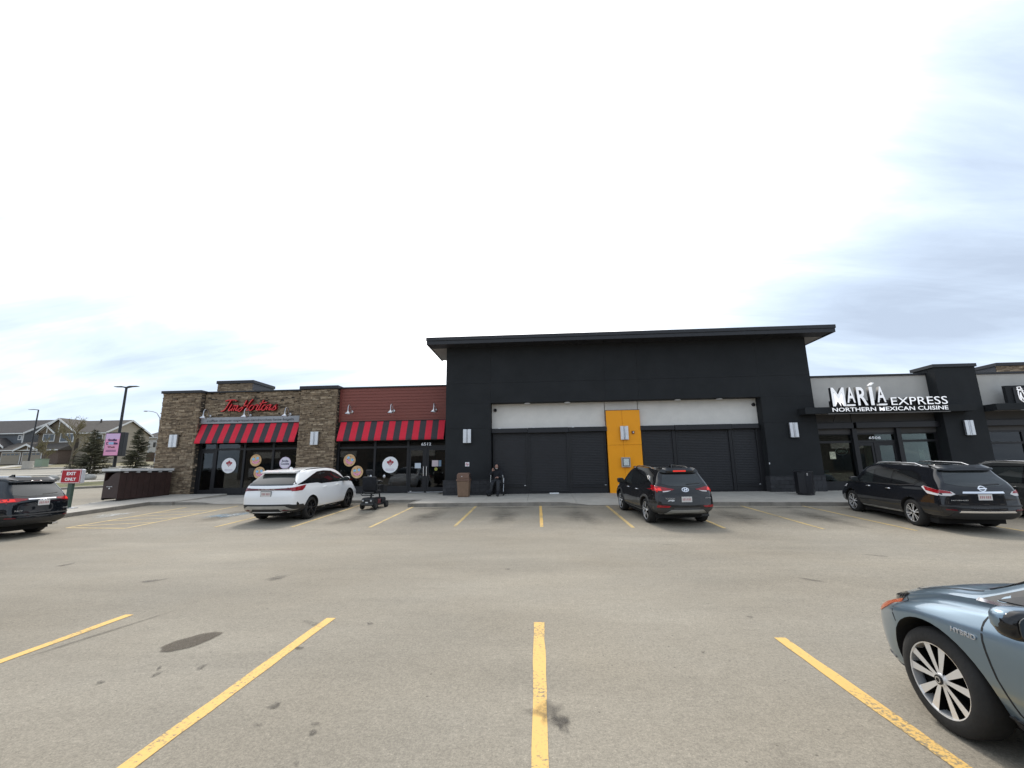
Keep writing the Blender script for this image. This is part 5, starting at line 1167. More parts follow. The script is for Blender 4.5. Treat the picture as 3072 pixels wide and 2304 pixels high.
# ---- big black three-row SUV on the right
P_BLK2 = paint('midnight_black_paint', (.010, .011, .014), rough=.10, metal=.0, dirt=.12)
pa = Car('parked_suv', 'large black three-row SUV with silver roof rails in front of the restaurant', (11.72, 14.82, zg(11.72, 14.82)), R(-7), P_BLK2,
    suv_table(5.01, 2.90, 1.96, 1.73, .95, belt=1.10, sill=.29, hood=1.08, roofw=.66, tail_w=.93, wsx=.05), [(.3, .12), (.52, .0), (.75, .03), (1.0, .05), (1.12, .09), (1.2, .14), (1.5, .42), (1.6, .46), (1.75, .44)], DEF_FRONT, [(-1.45, .375), (1.45, .375)], .375, .43, flare=.014, tilt=R(2.0))
pa.both('window_surround', [(1.30, 1.06), (1.05, 1.25), (.68, 1.44), (.3, 1.53), (-.6, 1.56), (-1.35, 1.545), (-1.66, 1.46), (-1.80, 1.27), (-1.60, 1.17), (-1.0, 1.11)], M_GLOSSB, off=.003)
pa.both('window', [(1.15, 1.08), (.68, 1.40), (.35, 1.49), (.28, 1.085)], M_CGLASS2, off=.007); pa.both('window', [(.20, 1.085), (.27, 1.495), (-.56, 1.525), (-.56, 1.10)], M_CGLASS, off=.007); pa.both('quarter_window', [(-.64, 1.105), (-.64, 1.525), (-1.33, 1.51), (-1.60, 1.43), (-1.70, 1.29), (-1.55, 1.19), (-1.0, 1.13)], M_CGLASS, off=.007)
pa.both('window_trim', [(1.30, 1.045), (1.28, 1.065), (-1.0, 1.115), (-1.6, 1.17), (-1.6, 1.15), (-1.0, 1.09)], M_PLAST, off=.008)
pa.patch('rear_window', [(-.70, 1.24), (-.4, 1.17), (0, 1.155), (.4, 1.17), (.70, 1.24), (.55, 1.53), (-.55, 1.53)], 'B', M_CGLASS2, off=.006)
pa.patch('spoiler', [(-.62, 1.56), (-.58, 1.655), (.58, 1.655), (.62, 1.56), (.4, 1.54), (-.4, 1.54)], 'B', P_BLK2, off=.06, thick=.07)
for sg, sd in ((-1, 'L'), (1, 'R')):
    pa.patch('tail_light', [(-2.42, .93), (-2.46, 1.06), (-1.93, 1.155), (-1.86, 1.12), (-2.1, .96)], sd, M_CLEAR, off=.008); pa.patch('tail_light_lens', [(-2.43, .985), (-2.46, 1.06), (-1.93, 1.15), (-2.03, 1.04)], sd, M_RED, off=.013)
pa.mirror_rear('tail_light', [(.90, .94), (.88, 1.09), (.66, 1.04), (.60, .98), (.7, .935)], M_CLEAR, off=.008); pa.mirror_rear('tail_light_lens', [(.89, 1.0), (.88, 1.085), (.70, 1.045), (.66, 1.0)], M_RED, off=.013)
pa.patch('chrome_strip', [(-.46, 1.0), (-.44, 1.045), (.44, 1.045), (.46, 1.0)], 'B', M_CHROME, off=.02, thick=.03); pa.plate(.91, .30, .15)
lg = pa.patch('emblem', [(.085*math.cos(k*.3927), 1.115+.07*math.sin(k*.3927)) for k in range(16)], 'B', M_CHROME, off=.012, step=.03); pa.patch('emblem_field', [(.06*math.cos(k*.3927), 1.115+.048*math.sin(k*.3927)) for k in range(16)], 'B', M_GLOSSB, off=.015, step=.03, parent=lg); pa.patch('emblem_bar', [(-.10, 1.10), (-.10, 1.13), (.10, 1.13), (.10, 1.10)], 'B', M_CHROME, off=.018, step=.04, parent=lg)
letters('PATHFINDER', -.74, -.34, .815, .84, pa.cast(-.55, .83, 'B')[0].y-.02, M_ALU, pa.root, depth=.006)
pa.patch('bumper_trim', [(-.62, .52), (-.58, .565), (.58, .565), (.62, .52)], 'B', M_CHROME, off=.03, thick=.04); pa.patch('bumper_cladding', [(-.82, .33), (-.70, .52), (.70, .52), (.82, .33), (.5, .28), (-.5, .28)], 'B', M_PLAST, off=.012, thick=.03); pa.patch('bumper_step', [(-.9, .66), (-.9, .70), (.9, .70), (.9, .66)], 'B', M_PLAST, off=.012)
pa.mirror_rear('reflector', [(.62, .565), (.84, .58), (.84, .61), (.66, .60)], M_REDD, off=.012); pa.patch('wiper', [(.02, 1.185), (.05, 1.215), (.45, 1.235), (.47, 1.215)], 'B', M_PLAST, off=.016, step=.04)
pa.both('sill_strip', [(-.95, .33), (-.95, .37), (.95, .35), (.95, .31)], M_SKID, off=.012); pa.handles((-.50, .48), .97, P_BLK2, M_CHROME); pa.mirror(1.06, 1.15, M_PLAST, P_BLK2)
pa.rails(-1.55, .62, .58, M_CHROME, .05, .022); pa.patch('windshield', [(-.60, .75), (.60, .75), (.72, 1.38), (-.72, 1.38)], 'T', M_CGLASS, off=.005); pa.both('headlight', [(2.20, .84), (1.75, .95), (1.8, .85)], M_CLEAR, off=.006)
pa.add_wheels([(-.09, .14, .05, -.17, .97, .065), (.09, .14, .05, .17, .97, .065)], M_RIM, rim_frac=.68, ngrp=6)

# ---- grey van half hidden at the right edge
P_GREY = paint('dark_grey_paint', (.045, .047, .046), rough=.2, metal=.4)
va = Car('parked_van', 'dark grey vehicle with silver roof edge behind the large black SUV at the right edge', (15.7, 15.3, zg(14, 15.3)), R(-4), P_GREY,
    suv_table(5.1, 3.0, 1.98, 1.74, .95, belt=1.08, sill=.28, hood=1.06, roofw=.72, tail_w=.95), [(.3, .1), (.6, .0), (1.0, .03), (1.2, .12), (1.5, .30), (1.75, .36)], DEF_FRONT, [(-1.5, .36), (1.5, .36)], .36, .42, tilt=R(2))
va.both('window_surround', [(1.3, 1.04), (1.0, 1.25), (.65, 1.45), (.2, 1.56), (-1.0, 1.60), (-1.9, 1.58), (-2.05, 1.2), (-1.9, 1.09)], M_GLOSSB, off=.003)
va.both('window', [(1.15, 1.06), (.65, 1.41), (.32, 1.50), (.26, 1.07)], M_CGLASS2, off=.007); va.both('window', [(.18, 1.07), (.24, 1.52), (-.82, 1.56), (-.82, 1.09)], M_CGLASS2, off=.007); va.both('quarter_window', [(-.90, 1.09), (-.90, 1.56), (-1.85, 1.545), (-1.95, 1.22), (-1.85, 1.12)], M_CGLASS2, off=.007)
va.rails(-1.9, .8, .68, M_CHROME, .03, .025); va.patch('rear_window', [(-.7, 1.16), (.7, 1.16), (.62, 1.55), (-.62, 1.55)], 'B', M_CGLASS2, off=.006); va.mirror_rear('tail_light', [(.86, .9), (.88, 1.2), (.72, 1.15), (.72, .92)], M_RED, off=.01); va.plate(.9)
va.handles((-.6, .45), .95, P_GREY); va.mirror(1.05, 1.12, M_PLAST, P_GREY); va.patch('windshield', [(-.62, .70), (.62, .70), (.74, 1.35), (-.74, 1.35)], 'T', M_CGLASS, off=.005)
va.add_wheels([(-.09, .14, .06, -.12, .97, .06), (.09, .14, .06, .12, .97, .06)], M_RIM, rim_frac=.68)

# ---- dark blue-black SUV driving off at the left edge
P_NAVY = paint('blue_black_paint', (.008, .010, .013), rough=.10)
ra = Car('moving_suv', 'blue-black SUV with lit tail lamps leaving at the left edge', (-16.82, 12.05, zg(-16.8, 12.05)), R(91), P_NAVY,
    suv_table(4.60, 2.66, 1.845, 1.68, .92, belt=1.07, sill=.30, hood=1.04, roofw=.66, tail_w=.93), [(.3, .14), (.52, .0), (.72, .02), (.95, .03), (1.08, .08), (1.18, .14), (1.45, .34), (1.55, .38), (1.7, .34)], DEF_FRONT, [(-1.33, .36), (1.33, .36)], .36, .415, flare=.014, group='moving cars')
ra.root.pop('group', None)
ra.both('window_surround', [(1.2, 1.04), (.95, 1.22), (.6, 1.42), (.2, 1.50), (-.5, 1.53), (-1.2, 1.50), (-1.58, 1.40), (-1.72, 1.25), (-1.5, 1.12)], M_GLOSSB, off=.003)
ra.both('window', [(1.04, 1.06), (.6, 1.38), (.3, 1.455), (.2, 1.06)], M_CGLASS2, off=.007); ra.both('window', [(.12, 1.06), (.22, 1.46), (-.6, 1.49), (-.75, 1.09)], M_CGLASS, off=.007); ra.both('quarter_window', [(-.84, 1.10), (-.70, 1.48), (-1.2, 1.46), (-1.55, 1.36), (-1.62, 1.24), (-1.4, 1.13)], M_CGLASS, off=.007)
ra.patch('rear_window', [(-.66, 1.17), (-.4, 1.13), (.4, 1.13), (.66, 1.17), (.55, 1.45), (-.55, 1.45)], 'B', M_CGLASS2, off=.006); ra.patch('spoiler', [(-.60, 1.49), (-.58, 1.60), (.58, 1.60), (.60, 1.49)], 'B', P_NAVY, off=.07, thick=.08); ra.patch('brake_light', [(-.15, 1.52), (-.15, 1.55), (.15, 1.55), (.15, 1.52)], 'B', M_REDD, off=.077, thick=.02)
ra.mirror_rear('tail_light', [(.88, .97), (.86, 1.09), (.62, 1.085), (.36, 1.06), (.40, 1.03), (.62, .985)], M_RED, off=.012); ra.mirror_rear('tail_light_lamp', [(.86, .99), (.85, 1.07), (.66, 1.065), (.64, 1.0)], M_REDB, off=.016); ra.both('tail_light_side', [(-2.08, .98), (-2.10, 1.08), (-1.85, 1.12), (-1.9, .99)], M_RED, off=.012); ra.patch('chrome_strip', [(-.36, 1.035), (-.36, 1.065), (.36, 1.065), (.36, 1.035)], 'B', M_CHROME, off=.016, thick=.02)
lg = ra.patch('emblem', [(.09*math.cos(k*.3927), 1.0+.06*math.sin(k*.3927)) for k in range(16)], 'B', M_CHROME, off=.014, step=.03); ra.patch('emblem_field', [(.068*math.cos(k*.3927), 1.0+.042*math.sin(k*.3927)) for k in range(16)], 'B', M_GLOSSB, off=.017, step=.03, parent=lg); ra.patch('emblem_stroke', [(.03*math.cos(k*.3927), 1.0+.045*math.sin(k*.3927)) for k in range(16)], 'B', M_CHROME, off=.02, step=.03, parent=lg)
ra.plate(.94); ra.patch('bumper_cladding', [(-.86, .34), (-.86, .52), (.86, .52), (.86, .34), (.5, .28), (-.5, .28)], 'B', M_PLAST, off=.012, thick=.03); ra.patch('bumper_step', [(-.88, .62), (-.88, .655), (.88, .655), (.88, .62)], 'B', M_GPLAST, off=.014); letters('RAV4', -.66, -.48, .73, .765, ra.cast(-.57, .75, 'B')[0].y-.016, M_ALU, ra.root, depth=.006); letters('AWD', .58, .72, .735, .765, ra.cast(.64, .75, 'B')[0].y-.03, M_ALU, ra.root, depth=.006); ra.patch('wiper', [(.02, 1.16), (.05, 1.185), (.45, 1.205), (.47, 1.19)], 'B', M_PLAST, off=.016, step=.04)
ra.mirror_rear('reflector', [(.60, .54), (.80, .55), (.80, .58), (.62, .57)], M_REDD, off=.016); ra.rails(-1.4, .5, .56, M_ALU, .035, .018); MB().prism([(-1.36, 1.66), (-1.16, 1.66), (-1.29, 1.74), (-1.34, 1.74)], 'x', -.02, .02).build('antenna', P_NAVY, ra.root); ra.mirror(.95, 1.11, M_PLAST, P_NAVY); ra.handles((-.5, .4), .94, P_NAVY); ra.box('exhaust', M_CHROME, .45, .6, -2.28, -2.1, .27, .33)
ra.patch('windshield', [(-.60, .62), (.60, .62), (.70, 1.22), (-.70, 1.22)], 'T', M_CGLASS, off=.005); ra.add_wheels([(-.09, .14, .06, -.12, .97, .06), (.09, .14, .06, .12, .97, .06)], M_RIM, rim_frac=.7)

# ---- blue-grey sedan in the near row, only its front quarter in view
P_BLUE = paint('blue_grey_metallic', (.185, .255, .315), rough=.29, metal=.68)
co_t = [(-2.34, 0.3, 0.765, 0.7, 0.804, 0.98, 0.685, 1.02, 0.55, 1.04), (-1.9, 0.22, 0.765, 0.7, 0.869, 1.0, 0.745, 1.05, 0.58, 1.09), (-1.3, 0.2, 0.765, 0.7, 0.894, 0.98, 0.775, 1.2, 0.58, 1.26), (-0.6, 0.19, 0.765, 0.7, 0.894, 0.955, 0.785, 1.35, 0.56, 1.42), (0, 0.19, 0.765, 0.7, 0.894, 0.94, 0.795, 1.37, 0.56, 1.435), (0.42, 0.19, 0.765, 0.7, 0.894, 0.925, 0.795, 1.26, 0.57, 1.335), (0.85, 0.19, 0.765, 0.7, 0.894, 0.905, 0.795, 1.045, 0.64, 1.12), (1.1, 0.19, 0.765, 0.7, 0.894, 0.875, 0.785, 0.925, 0.71, 0.97), (1.35, 0.19, 0.765, 0.7, 0.894, 0.84, 0.775, 0.885, 0.68, 0.922), (1.6, 0.19, 0.77, 0.66, 0.882, 0.77, 0.75, 0.825, 0.63, 0.86), (1.8, 0.19, 0.775, 0.6, 0.82, 0.71, 0.7, 0.77, 0.56, 0.8), (1.98, 0.2, 0.69, 0.56, 0.735, 0.67, 0.6, 0.72, 0.47, 0.755), (2.12, 0.21, 0.56, 0.52, 0.6, 0.63, 0.47, 0.665, 0.36, 0.69), (2.22, 0.23, 0.36, 0.5, 0.42, 0.59, 0.33, 0.61, 0.25, 0.63)]
co = Car('parked_sedan', 'blue-grey hybrid sedan in the near row, front quarter at the right edge', (3.50, 2.03, 0), R(0), P_BLUE, co_t, [(.2, .1), (.5, 0), (1.0, .06), (1.2, .2)], [(.15, .10), (.30, .02), (.5, .0), (.7, .02), (.9, .05), (1.2, .06)], [(-1.35, .315), (1.35, .315)], .315, .372, flare=.012)
co.both('window_surround', [(1.04, .905), (.70, 1.075), (.34, 1.23), (0, 1.315), (-.5, 1.33), (-1.0, 1.26), (-1.45, 1.07), (-1.2, 1.0), (0, .965)], M_PLAST, off=.003, step=.04)
co.both('window', [(.52, .985), (.34, 1.19), (0, 1.27), (-.16, 1.285), (-.10, .985)], M_CGLASS2, off=.007, step=.04); co.both('quarter_window', [(.93, .925), (.62, 1.055), (.60, .95)], M_CGLASS, off=.007, step=.03); co.both('window', [(-.22, .985), (-.25, 1.29), (-.55, 1.295), (-.95, 1.22), (-1.15, 1.03)], M_CGLASS, off=.007)
co.both('window_trim', [(1.06, .89), (1.05, .905), (0, .97), (-1.3, 1.0), (-1.3, .985), (0, .955)], M_CHROME, off=.008, step=.04)
co.both('headlight', [(2.06, .625), (1.98, .69), (1.84, .735), (1.66, .765), (1.74, .715), (1.90, .665)], M_GLOSSB, off=.005, step=.012); co.both('headlight_reflector', [(2.07, .55), (2.06, .63), (1.90, .67), (1.74, .72), (1.80, .64), (1.93, .575)], M_AMBER, off=.004, step=.012)
for sx in (-1, 1):
    ln = [(.30, 2.02), (.47, 1.90), (.575, 1.74), (.635, 1.56), (.672, 1.36), (.688, 1.10)]
    co.patch('hood_gap', [(sx*a, b) for a, b in ln]+[(sx*(a+.011), b) for a, b in reversed(ln)], 'T', mat('panel_gap', (.012, .014, .016), .8), off=.0015, step=.03, thick=.004)
co.patch('cowl', [(-.66, 1.00), (-.67, 1.085), (.67, 1.085), (.66, 1.00)], 'T', M_PLAST, off=.006, step=.06); co.patch('windshield', [(-.56, .44), (.56, .44), (.66, 1.00), (-.66, 1.00)], 'T', M_CGLASS, off=.005, step=.08)
gap = mat('panel_gap', (.012, .014, .016), .8)
co.both('door_gap', [(.925, .90), (.955, .80), (.95, .66), (.94, .50), (.90, .33), (.82, .235), (.812, .240), (.888, .335), (.928, .50), (.938, .66), (.943, .80), (.915, .895)], gap, off=.0015, step=.03, thick=.004)
co.both('door_gap', [(-.22, .95), (-.20, .7), (-.20, .24), (-.212, .24), (-.212, .7), (-.232, .95)], gap, off=.0015, step=.03, thick=.004); co.both('bumper_gap', [(1.625, .59), (1.645, .64), (1.665, .72), (1.69, .755), (1.697, .753), (1.674, .718), (1.653, .637), (1.633, .587)], gap, off=.0015, step=.02, thick=.004)
co.both('bumper_lip', [(2.10, .215), (2.04, .27), (1.85, .235), (1.70, .225), (1.70, .19), (1.95, .195)], M_PLAST, off=.008, step=.03); co.both('sill_cladding', [(-.95, .19), (-.95, .235), (.95, .235), (.95, .19)], P_BLUE, off=.012, step=.05)
for sd, sg in (('L', -1),):
    for o in letters('HYBRID', 0, .155, 0, .026, 0, M_ALU, co.root, depth=.006):
        # wrap the lettering onto the flank, reading from front to rear
        for v in o.data.vertices:
            yy = 1.135-v.co.x; zz = .69+v.co.z-.02*v.co.x; h, n = co.cast(yy, zz, sd); p = h+n*(.006-v.co.y); v.co = p
        o.data.update(); o.name = 'badge_letter'
co.mirror(.58, .905, M_GLOSSB, P_BLUE, .24, .15); co.handles((-.1, -.95), .82, P_BLUE)
co.patch('mud_flap', [(.98, .18), (.95, .30), (.90, .26), (.88, .18)], 'L', M_PLAST, off=.012, step=.03)
co.add_wheels([(-.20, .15, .05, -.27, .98, .115), (.20, .15, .05, .27, .98, .115)], M_RIM, rim_frac=.70, ngrp=5, width=.205, inset=.03)
# ------------------------------------------------------------------ people and small things on the pavement
M_SKIN = mat('skin', (.36, .20, .15), .55); M_CLOTH = mat('black_cloth', (.012, .013, .017), .9, var=.3, vscale=9); M_TROU = mat('dark_trousers', (.035, .036, .04), .9, var=.2, vscale=8); M_SHOE = mat('black_shoe', (.012, .012, .012), .6)
M_PLW = mat('white_grip', (.55, .55, .54), .5)
def skin_body(name, pts, edges, radii, m, parent, root=0, sub=2):
    me = bpy.data.meshes.new(name); me.from_pydata(pts, edges, []); o = obj(name, me, None)
    md = o.modifiers.new('skin', 'SKIN'); md.use_smooth_shade = True
    for i, r in enumerate(radii):
        sv = me.skin_vertices[0].data[i]; sv.radius = (r, r) if not isinstance(r, tuple) else r; sv.use_root = (i == root)
    o.modifiers.new('sub', 'SUBSURF').levels = sub; o.modifiers['sub'].render_levels = sub
    dg = bpy.context.evaluated_depsgraph_get(); dg.update(); res = bpy.data.meshes.new_from_object(o.evaluated_get(dg)); bpy.data.objects.remove(o)
    res.polygons.foreach_set('use_smooth', [True]*len(res.polygons)); return obj(name, res, m, parent)
# seated person: faces the lot (-y), right hand raised to the head; x to the viewer's right
PX, PY = -2.06, 20.95; PZ = ztop(PX, PY)
per = thing('person', 'person in black hooded jacket sitting on a rollator with one hand raised', 'person', (PX, PY, PZ)); per.scale = (1.16, 1.1, 1.11)
J = dict(pel=(0, .12, .58), ab=(0, .10, .72), ch=(0, .06, .92), nk=(.01, .02, 1.06), hd0=(.01, .0, 1.13), hipl=(-.10, .08, .57), hipr=(.10, .08, .57), knl=(-.15, -.30, .56), knr=(.10, -.33, .56), anl=(-.24, -.26, .10), anr=(.08, -.36, .10), tol=(-.28, -.40, .045), tor=(.06, -.52, .045),
    shl=(-.17, .06, 1.0), shr=(.18, .06, 1.0), ell=(-.27, -.10, .82), wrl=(-.15, -.16, 1.02), elr=(.25, -.08, .78), wrr=(.10, -.26, .76))
K = list(J); E_ = [('pel', 'ab'), ('ab', 'ch'), ('ch', 'nk'), ('nk', 'hd0'), ('pel', 'hipl'), ('pel', 'hipr'), ('hipl', 'knl'), ('hipr', 'knr'), ('knl', 'anl'), ('knr', 'anr'), ('anl', 'tol'), ('anr', 'tor'), ('ch', 'shl'), ('ch', 'shr'), ('shl', 'ell'), ('ell', 'wrl'), ('shr', 'elr'), ('elr', 'wrr')]
rad = dict(pel=.17, ab=.18, ch=.185, nk=.075, hd0=.06, hipl=.105, hipr=.105, knl=.072, knr=.072, anl=.052, anr=.052, tol=.045, tor=.045, shl=.085, shr=.085, ell=.06, wrl=.045, elr=.06, wrr=.045)
body = skin_body('body', [J[k] for k in K], [(K.index(a), K.index(b)) for a, b in E_], [rad[k] for k in K], M_CLOTH, per)
# trousers over the legs
tr = skin_body('trousers', [J['pel'], J['hipl'], J['hipr'], J['knl'], J['knr'], (-.225, -.265, .14), (.085, -.35, .14)], [(0, 1), (0, 2), (1, 3), (2, 4), (3, 5), (4, 6)], [.155, .112, .112, .08, .08, .066, .066], M_TROU, per)
hd_ = MB(); hd_.ball((.012, -.02, 1.215), .084, .098, .118, 20, 14); head = hd_.build('head', M_SKIN, per, smooth=True)
MB().ball((.012, -.112, 1.205), .014, .02, .022, 8, 6).build('nose', M_SKIN, head, smooth=True); MB().ball((.012, -.07, 1.135), .05, .045, .04, 12, 8).build('beard', mat('grey_beard', (.42, .38, .34), .9), head, smooth=True)
for sx in (-1, 1): MB().ball((.012+sx*.03, -.100, 1.225), .012, .01, .008, 8, 6).build('eye', mat('eye_dark', (.02, .015, .01), .3), head, smooth=True); MB().ball((.012+sx*.078, -.01, 1.21), .012, .02, .03, 8, 6).build('ear', M_SKIN, head, smooth=True)
MB().tube([(-.02, -.108, 1.165), (.012, -.112, 1.162), (.045, -.108, 1.165)], .007, 6).build('mouth', mat('lip', (.3, .1, .09), .6), head)
hb = MB(); hb.lathe([(0, .20), (.03, .185), (.075, .13), (.098, .06), (.105, .0), (.11, -.06), (.12, -.10)], 20, 'z', (.012, .03, 1.20)); hood = hb.build('hood', M_CLOTH, per, smooth=True)
MB().tube([(.012-.085, -.06, 1.12), (.012-.095, -.075, 1.22), (.012-.06, -.085, 1.31), (.012, -.09, 1.345), (.012+.06, -.085, 1.31), (.012+.095, -.075, 1.22), (.012+.085, -.06, 1.12)], .022, 8).build('hood_edge', M_CLOTH, hood, smooth=True)
def hand(wr, dirv, up, m):
    wr, d, u = Vector(wr), Vector(dirv).normalized(), Vector(up).normalized(); sd_ = d.cross(u).normalized()
    b = MB(); c = wr+d*.05; b.tube([wr, wr+d*.03, wr+d*.08], [.022, .034, .032], 10)
    o = b.build('hand', m, per, smooth=True)
    for k, (off, ln) in enumerate(((-.026, .055), (-.009, .066), (.009, .062), (.026, .048))):
        base = wr+d*.075+sd_*off; MB().tube([base, base+d*ln*.5+u*.004, base+d*ln*.8-u*.018, base+d*ln*.85-u*.035], [.010, .009, .0085, .007], 6).build('finger', m, o, smooth=True)
    base = wr+d*.03+sd_*.03; MB().tube([base, base+sd_*.03+d*.02, base+sd_*.035+d*.05], [.011, .010, .008], 6).build('thumb', m, o, smooth=True)
hand(J['wrl'], (.25, .1, 1), (0, -1, .1), M_SKIN); hand(J['wrr'], (-1, -.2, 0), (0, 0, 1), M_SKIN)
for a, sgn in (('anl', -1), ('anr', 1)):
    x, y, z = J[a]; b = MB(); b.ball((x-.02 if sgn < 0 else x, y-.10, .05), .055, .15, .055, 14, 8); b.build('shoe', M_SHOE, per, smooth=True)
# rollator he sits on
rl = thing('rollator', 'rollator walker with white handles under the seated person', 'walker', (PX, PY, PZ))
def T_(name, pts, r, m, p=rl, n=8): return MB().tube(pts, r, n).build(name, m, p, smooth=True)
part_box('seat', M_CLOTH, rl, -.24, .24, -.05, .28, .44, .475, .01)
for sx in (-1, 1):
    x = sx*.30+.03
    T_('frame_tube', [(x, -.18, .13), (x, .02, .45), (x, .20, .80)], .014, M_ALU if sx > 0 else M_BLK); T_('frame_tube', [(x, .28, .13), (x, .12, .45), (x, -.12, .72)], .014, M_BLK)
    T_('handle', [(x, -.12, .72), (x-.01*sx, -.16, .86), (x-.02*sx, -.20, .94)], [.014, .018, .022], M_PLW); T_('handle_post', [(x, -.12, .58), (x, -.12, .74)], .013, M_PLW)
    for y in (-.22, .30):
        w = MB().lathe([(.03, -.018), (.085, -.02), (.098, -.012), (.098, .012), (.085, .02), (.03, .018)], 20, 'x', (x, y, .098)).build('wheel', M_TYRE, rl, smooth=True); MB().lathe([(0, -.021), (.06, -.02)], 14, 'x', (x, y, .098)).build('hub', M_GPLAST, w)
T_('cross_bar', [(-.27, .2, .45), (.33, .2, .45)], .014, M_BLK); T_('back_strap', [(-.27, .22, .80), (0, .32, .82), (.33, .22, .80)], .02, M_BLK)
bgm = MB(); bgm.ball((-.36, -.30, .14), .13, .13, .14, 14, 8); tag(bgm.build('bag', M_CLOTH, None, loc=(PX, PY, PZ), smooth=True), 'dark soft bag on the pavement at the seated person\'s feet', 'bag')

# mobility scooter on the asphalt
SX, SY = -6.64, 17.42; SZ = zg(SX, SY)
sc = thing('mobility_scooter', 'black and red mobility scooter standing beside the white crossover', 'scooter', (SX, SY, SZ), R(-6)); sc.scale = (1.04, 1.02, 1.03)
M_SRED = mat('scooter_red', (.13, .010, .016), .25, coat=.6)
def SB(name, m, x0, x1, y0, y1, z0, z1, ch=.02, p=sc): return part_box(name, m, p, x0, x1, y0, y1, z0, z1, ch)
SB('rear_cowl', M_PLAST, -.25, .25, -.54, -.08, .13, .43, .07); SB('deck', M_PLAST, -.20, .20, -.14, .45, .12, .19, .03); SB('front_cowl', M_PLAST, -.22, .22, .36, .62, .14, .40, .06)
SB('side_panel', M_SRED, .20, .265, -.18, .04, .19, .37, .02); SB('side_panel', M_SRED, -.265, -.20, -.18, .04, .19, .37, .02); SB('bumper', M_GPLAST, -.24, .24, -.58, -.52, .15, .22, .02)
for x in (-.16, .16): o = MB().lathe([(0, -.03), (.035, -.025), (.04, 0)], 14, 'y', (x, -.55, .32)).build('rear_lamp', M_ALU, sc, smooth=True)
SB('rear_label', M_WHITE, -.07, .04, -.548, -.541, .24, .28, .002)
for x in (-.26, .26):
    for y in (-.38, .52):
        w = MB().lathe([(.05, -.042), (.115, -.048), (.135, -.03), (.135, .03), (.115, .048), (.05, .042)], 22, 'x', (x, y, .135)).build('wheel', M_TYRE, sc, smooth=True); MB().lathe([(0, -.05), (.065, -.05), (.07, -.036)], 14, 'x', (x, y, .135)).build('hub', M_GPLAST, w, smooth=True); MB().lathe([(0, .05), (.065, .05), (.07, .036)], 14, 'x', (x, y, .135)).build('hub', M_GPLAST, w, smooth=True)
MB().tube([(0, -.25, .33), (0, -.22, .58)], .035, 10).build('seat_post', M_GPLAST, sc); SB('seat_base', M_BLK, -.22, .22, -.36, .12, .56, .60, .01); SB('seat', M_CLOTH, -.24, .24, -.34, .14, .60, .70, .04)
bk = MB(); bk.cbox(-.28, .28, -.07, .05, 0, .54, .05); bo = bk.build('backrest', M_CLOTH, sc, smooth=True); bo.location = (0, -.34, .68); bo.rotation_euler = (R(10), 0, 0)
hr = MB(); hr.cbox(-.14, .14, -.04, .05, .60, .80, .04); ho = hr.build('headrest', M_CLOTH, bo, smooth=True); MB().tube([(-.06, 0, .48), (-.06, 0, .66)], .01, 6).build('headrest_post', M_ALU, bo); MB().tube([(.06, 0, .48), (.06, 0, .66)], .01, 6).build('headrest_post', M_ALU, bo)
for sx in (-1, 1):
    MB().tube([(sx*.29, -.36, .56), (sx*.30, -.38, .86), (sx*.29, -.02, .88)], .02, 8).build('armrest_tube', M_BLK, sc, smooth=True); SB('armrest', M_CLOTH, sx*.29-.035, sx*.29+.035, -.36, .02, .865, .905, .015)
MB().tube([(-.26, -.42, .72), (-.30, -.48, .58), (-.24, -.50, .52), (.24, -.50, .52)], .018, 8).build('cane_holder', M_BLK, sc, smooth=True); SB('seat_bag', M_GPLAST, -.16, .18, -.44, -.40, .58, .64, .01)
MB().tube([(0, .50, .30), (0, .40, .70), (0, .28, 1.0)], .03, 10).build('tiller', M_PLAST, sc, smooth=True); SB('tiller_console', M_PLAST, -.12, .12, .18, .34, .96, 1.06, .03); MB().tube([(-.26, .14, 1.0), (-.14, .24, 1.03), (.14, .24, 1.03), (.26, .14, 1.0)], .016, 8).build('handlebar', M_BLK, sc, smooth=True)
for sx in (-1, 1): MB().tube([(sx*.24, .22, 1.02), (sx*.27, .22, 1.16)], .007, 6).build('mirror_stem', M_BLK, sc); MB().ball((sx*.28, .21, 1.2), .05, .015, .065, 12, 8).build('mirror', M_ALU, sc, smooth=True)
bs = MB()
bs.box(-.18, .18, .46, .48, .62, .86); bs.box(-.18, .18, .72, .74, .62, .86); bs.box(-.18, -.16, .48, .72, .62, .86); bs.box(.16, .18, .48, .72, .62, .86); bs.box(-.18, .18, .46, .74, .60, .62); bs.build('basket', M_PLAST, sc)
MB().tube([(.22, -.36, .70), (.26, -.30, 1.10)], .02, 8).build('back_cane', M_GPLAST, sc)

# brown litter bin by the pier
BX, BY = -3.56, 20.55; BZ = ztop(BX, BY)
bn = thing('litter_bin', 'brown square litter bin with domed lid on the pavement', 'litter bin', (BX, BY, BZ))
M_BIN = mat('brown_bin_plastic', (.215, .135, .085), .75, var=.12, vscale=6, bump=.2, bscale=60); M_BINL = mat('brown_bin_lid', (.19, .11, .075), .65, var=.1, vscale=5)
def frustum(b, w0, w1, z0, z1):
    v = [(-w0, -w0, z0), (w0, -w0, z0), (w0, w0, z0), (-w0, w0, z0), (-w1, -w1, z1), (w1, -w1, z1), (w1, w1, z1), (-w1, w1, z1)]; b.add(v, [(0, 3, 2, 1), (4, 5, 6, 7), (0, 1, 5, 4), (1, 2, 6, 5), (2, 3, 7, 6), (3, 0, 4, 7)]); return b
def bev(o, w=.02, seg=3):
    md = o.modifiers.new('bevel', 'BEVEL'); md.width = w; md.segments = seg; md.limit_method = 'ANGLE'; return o
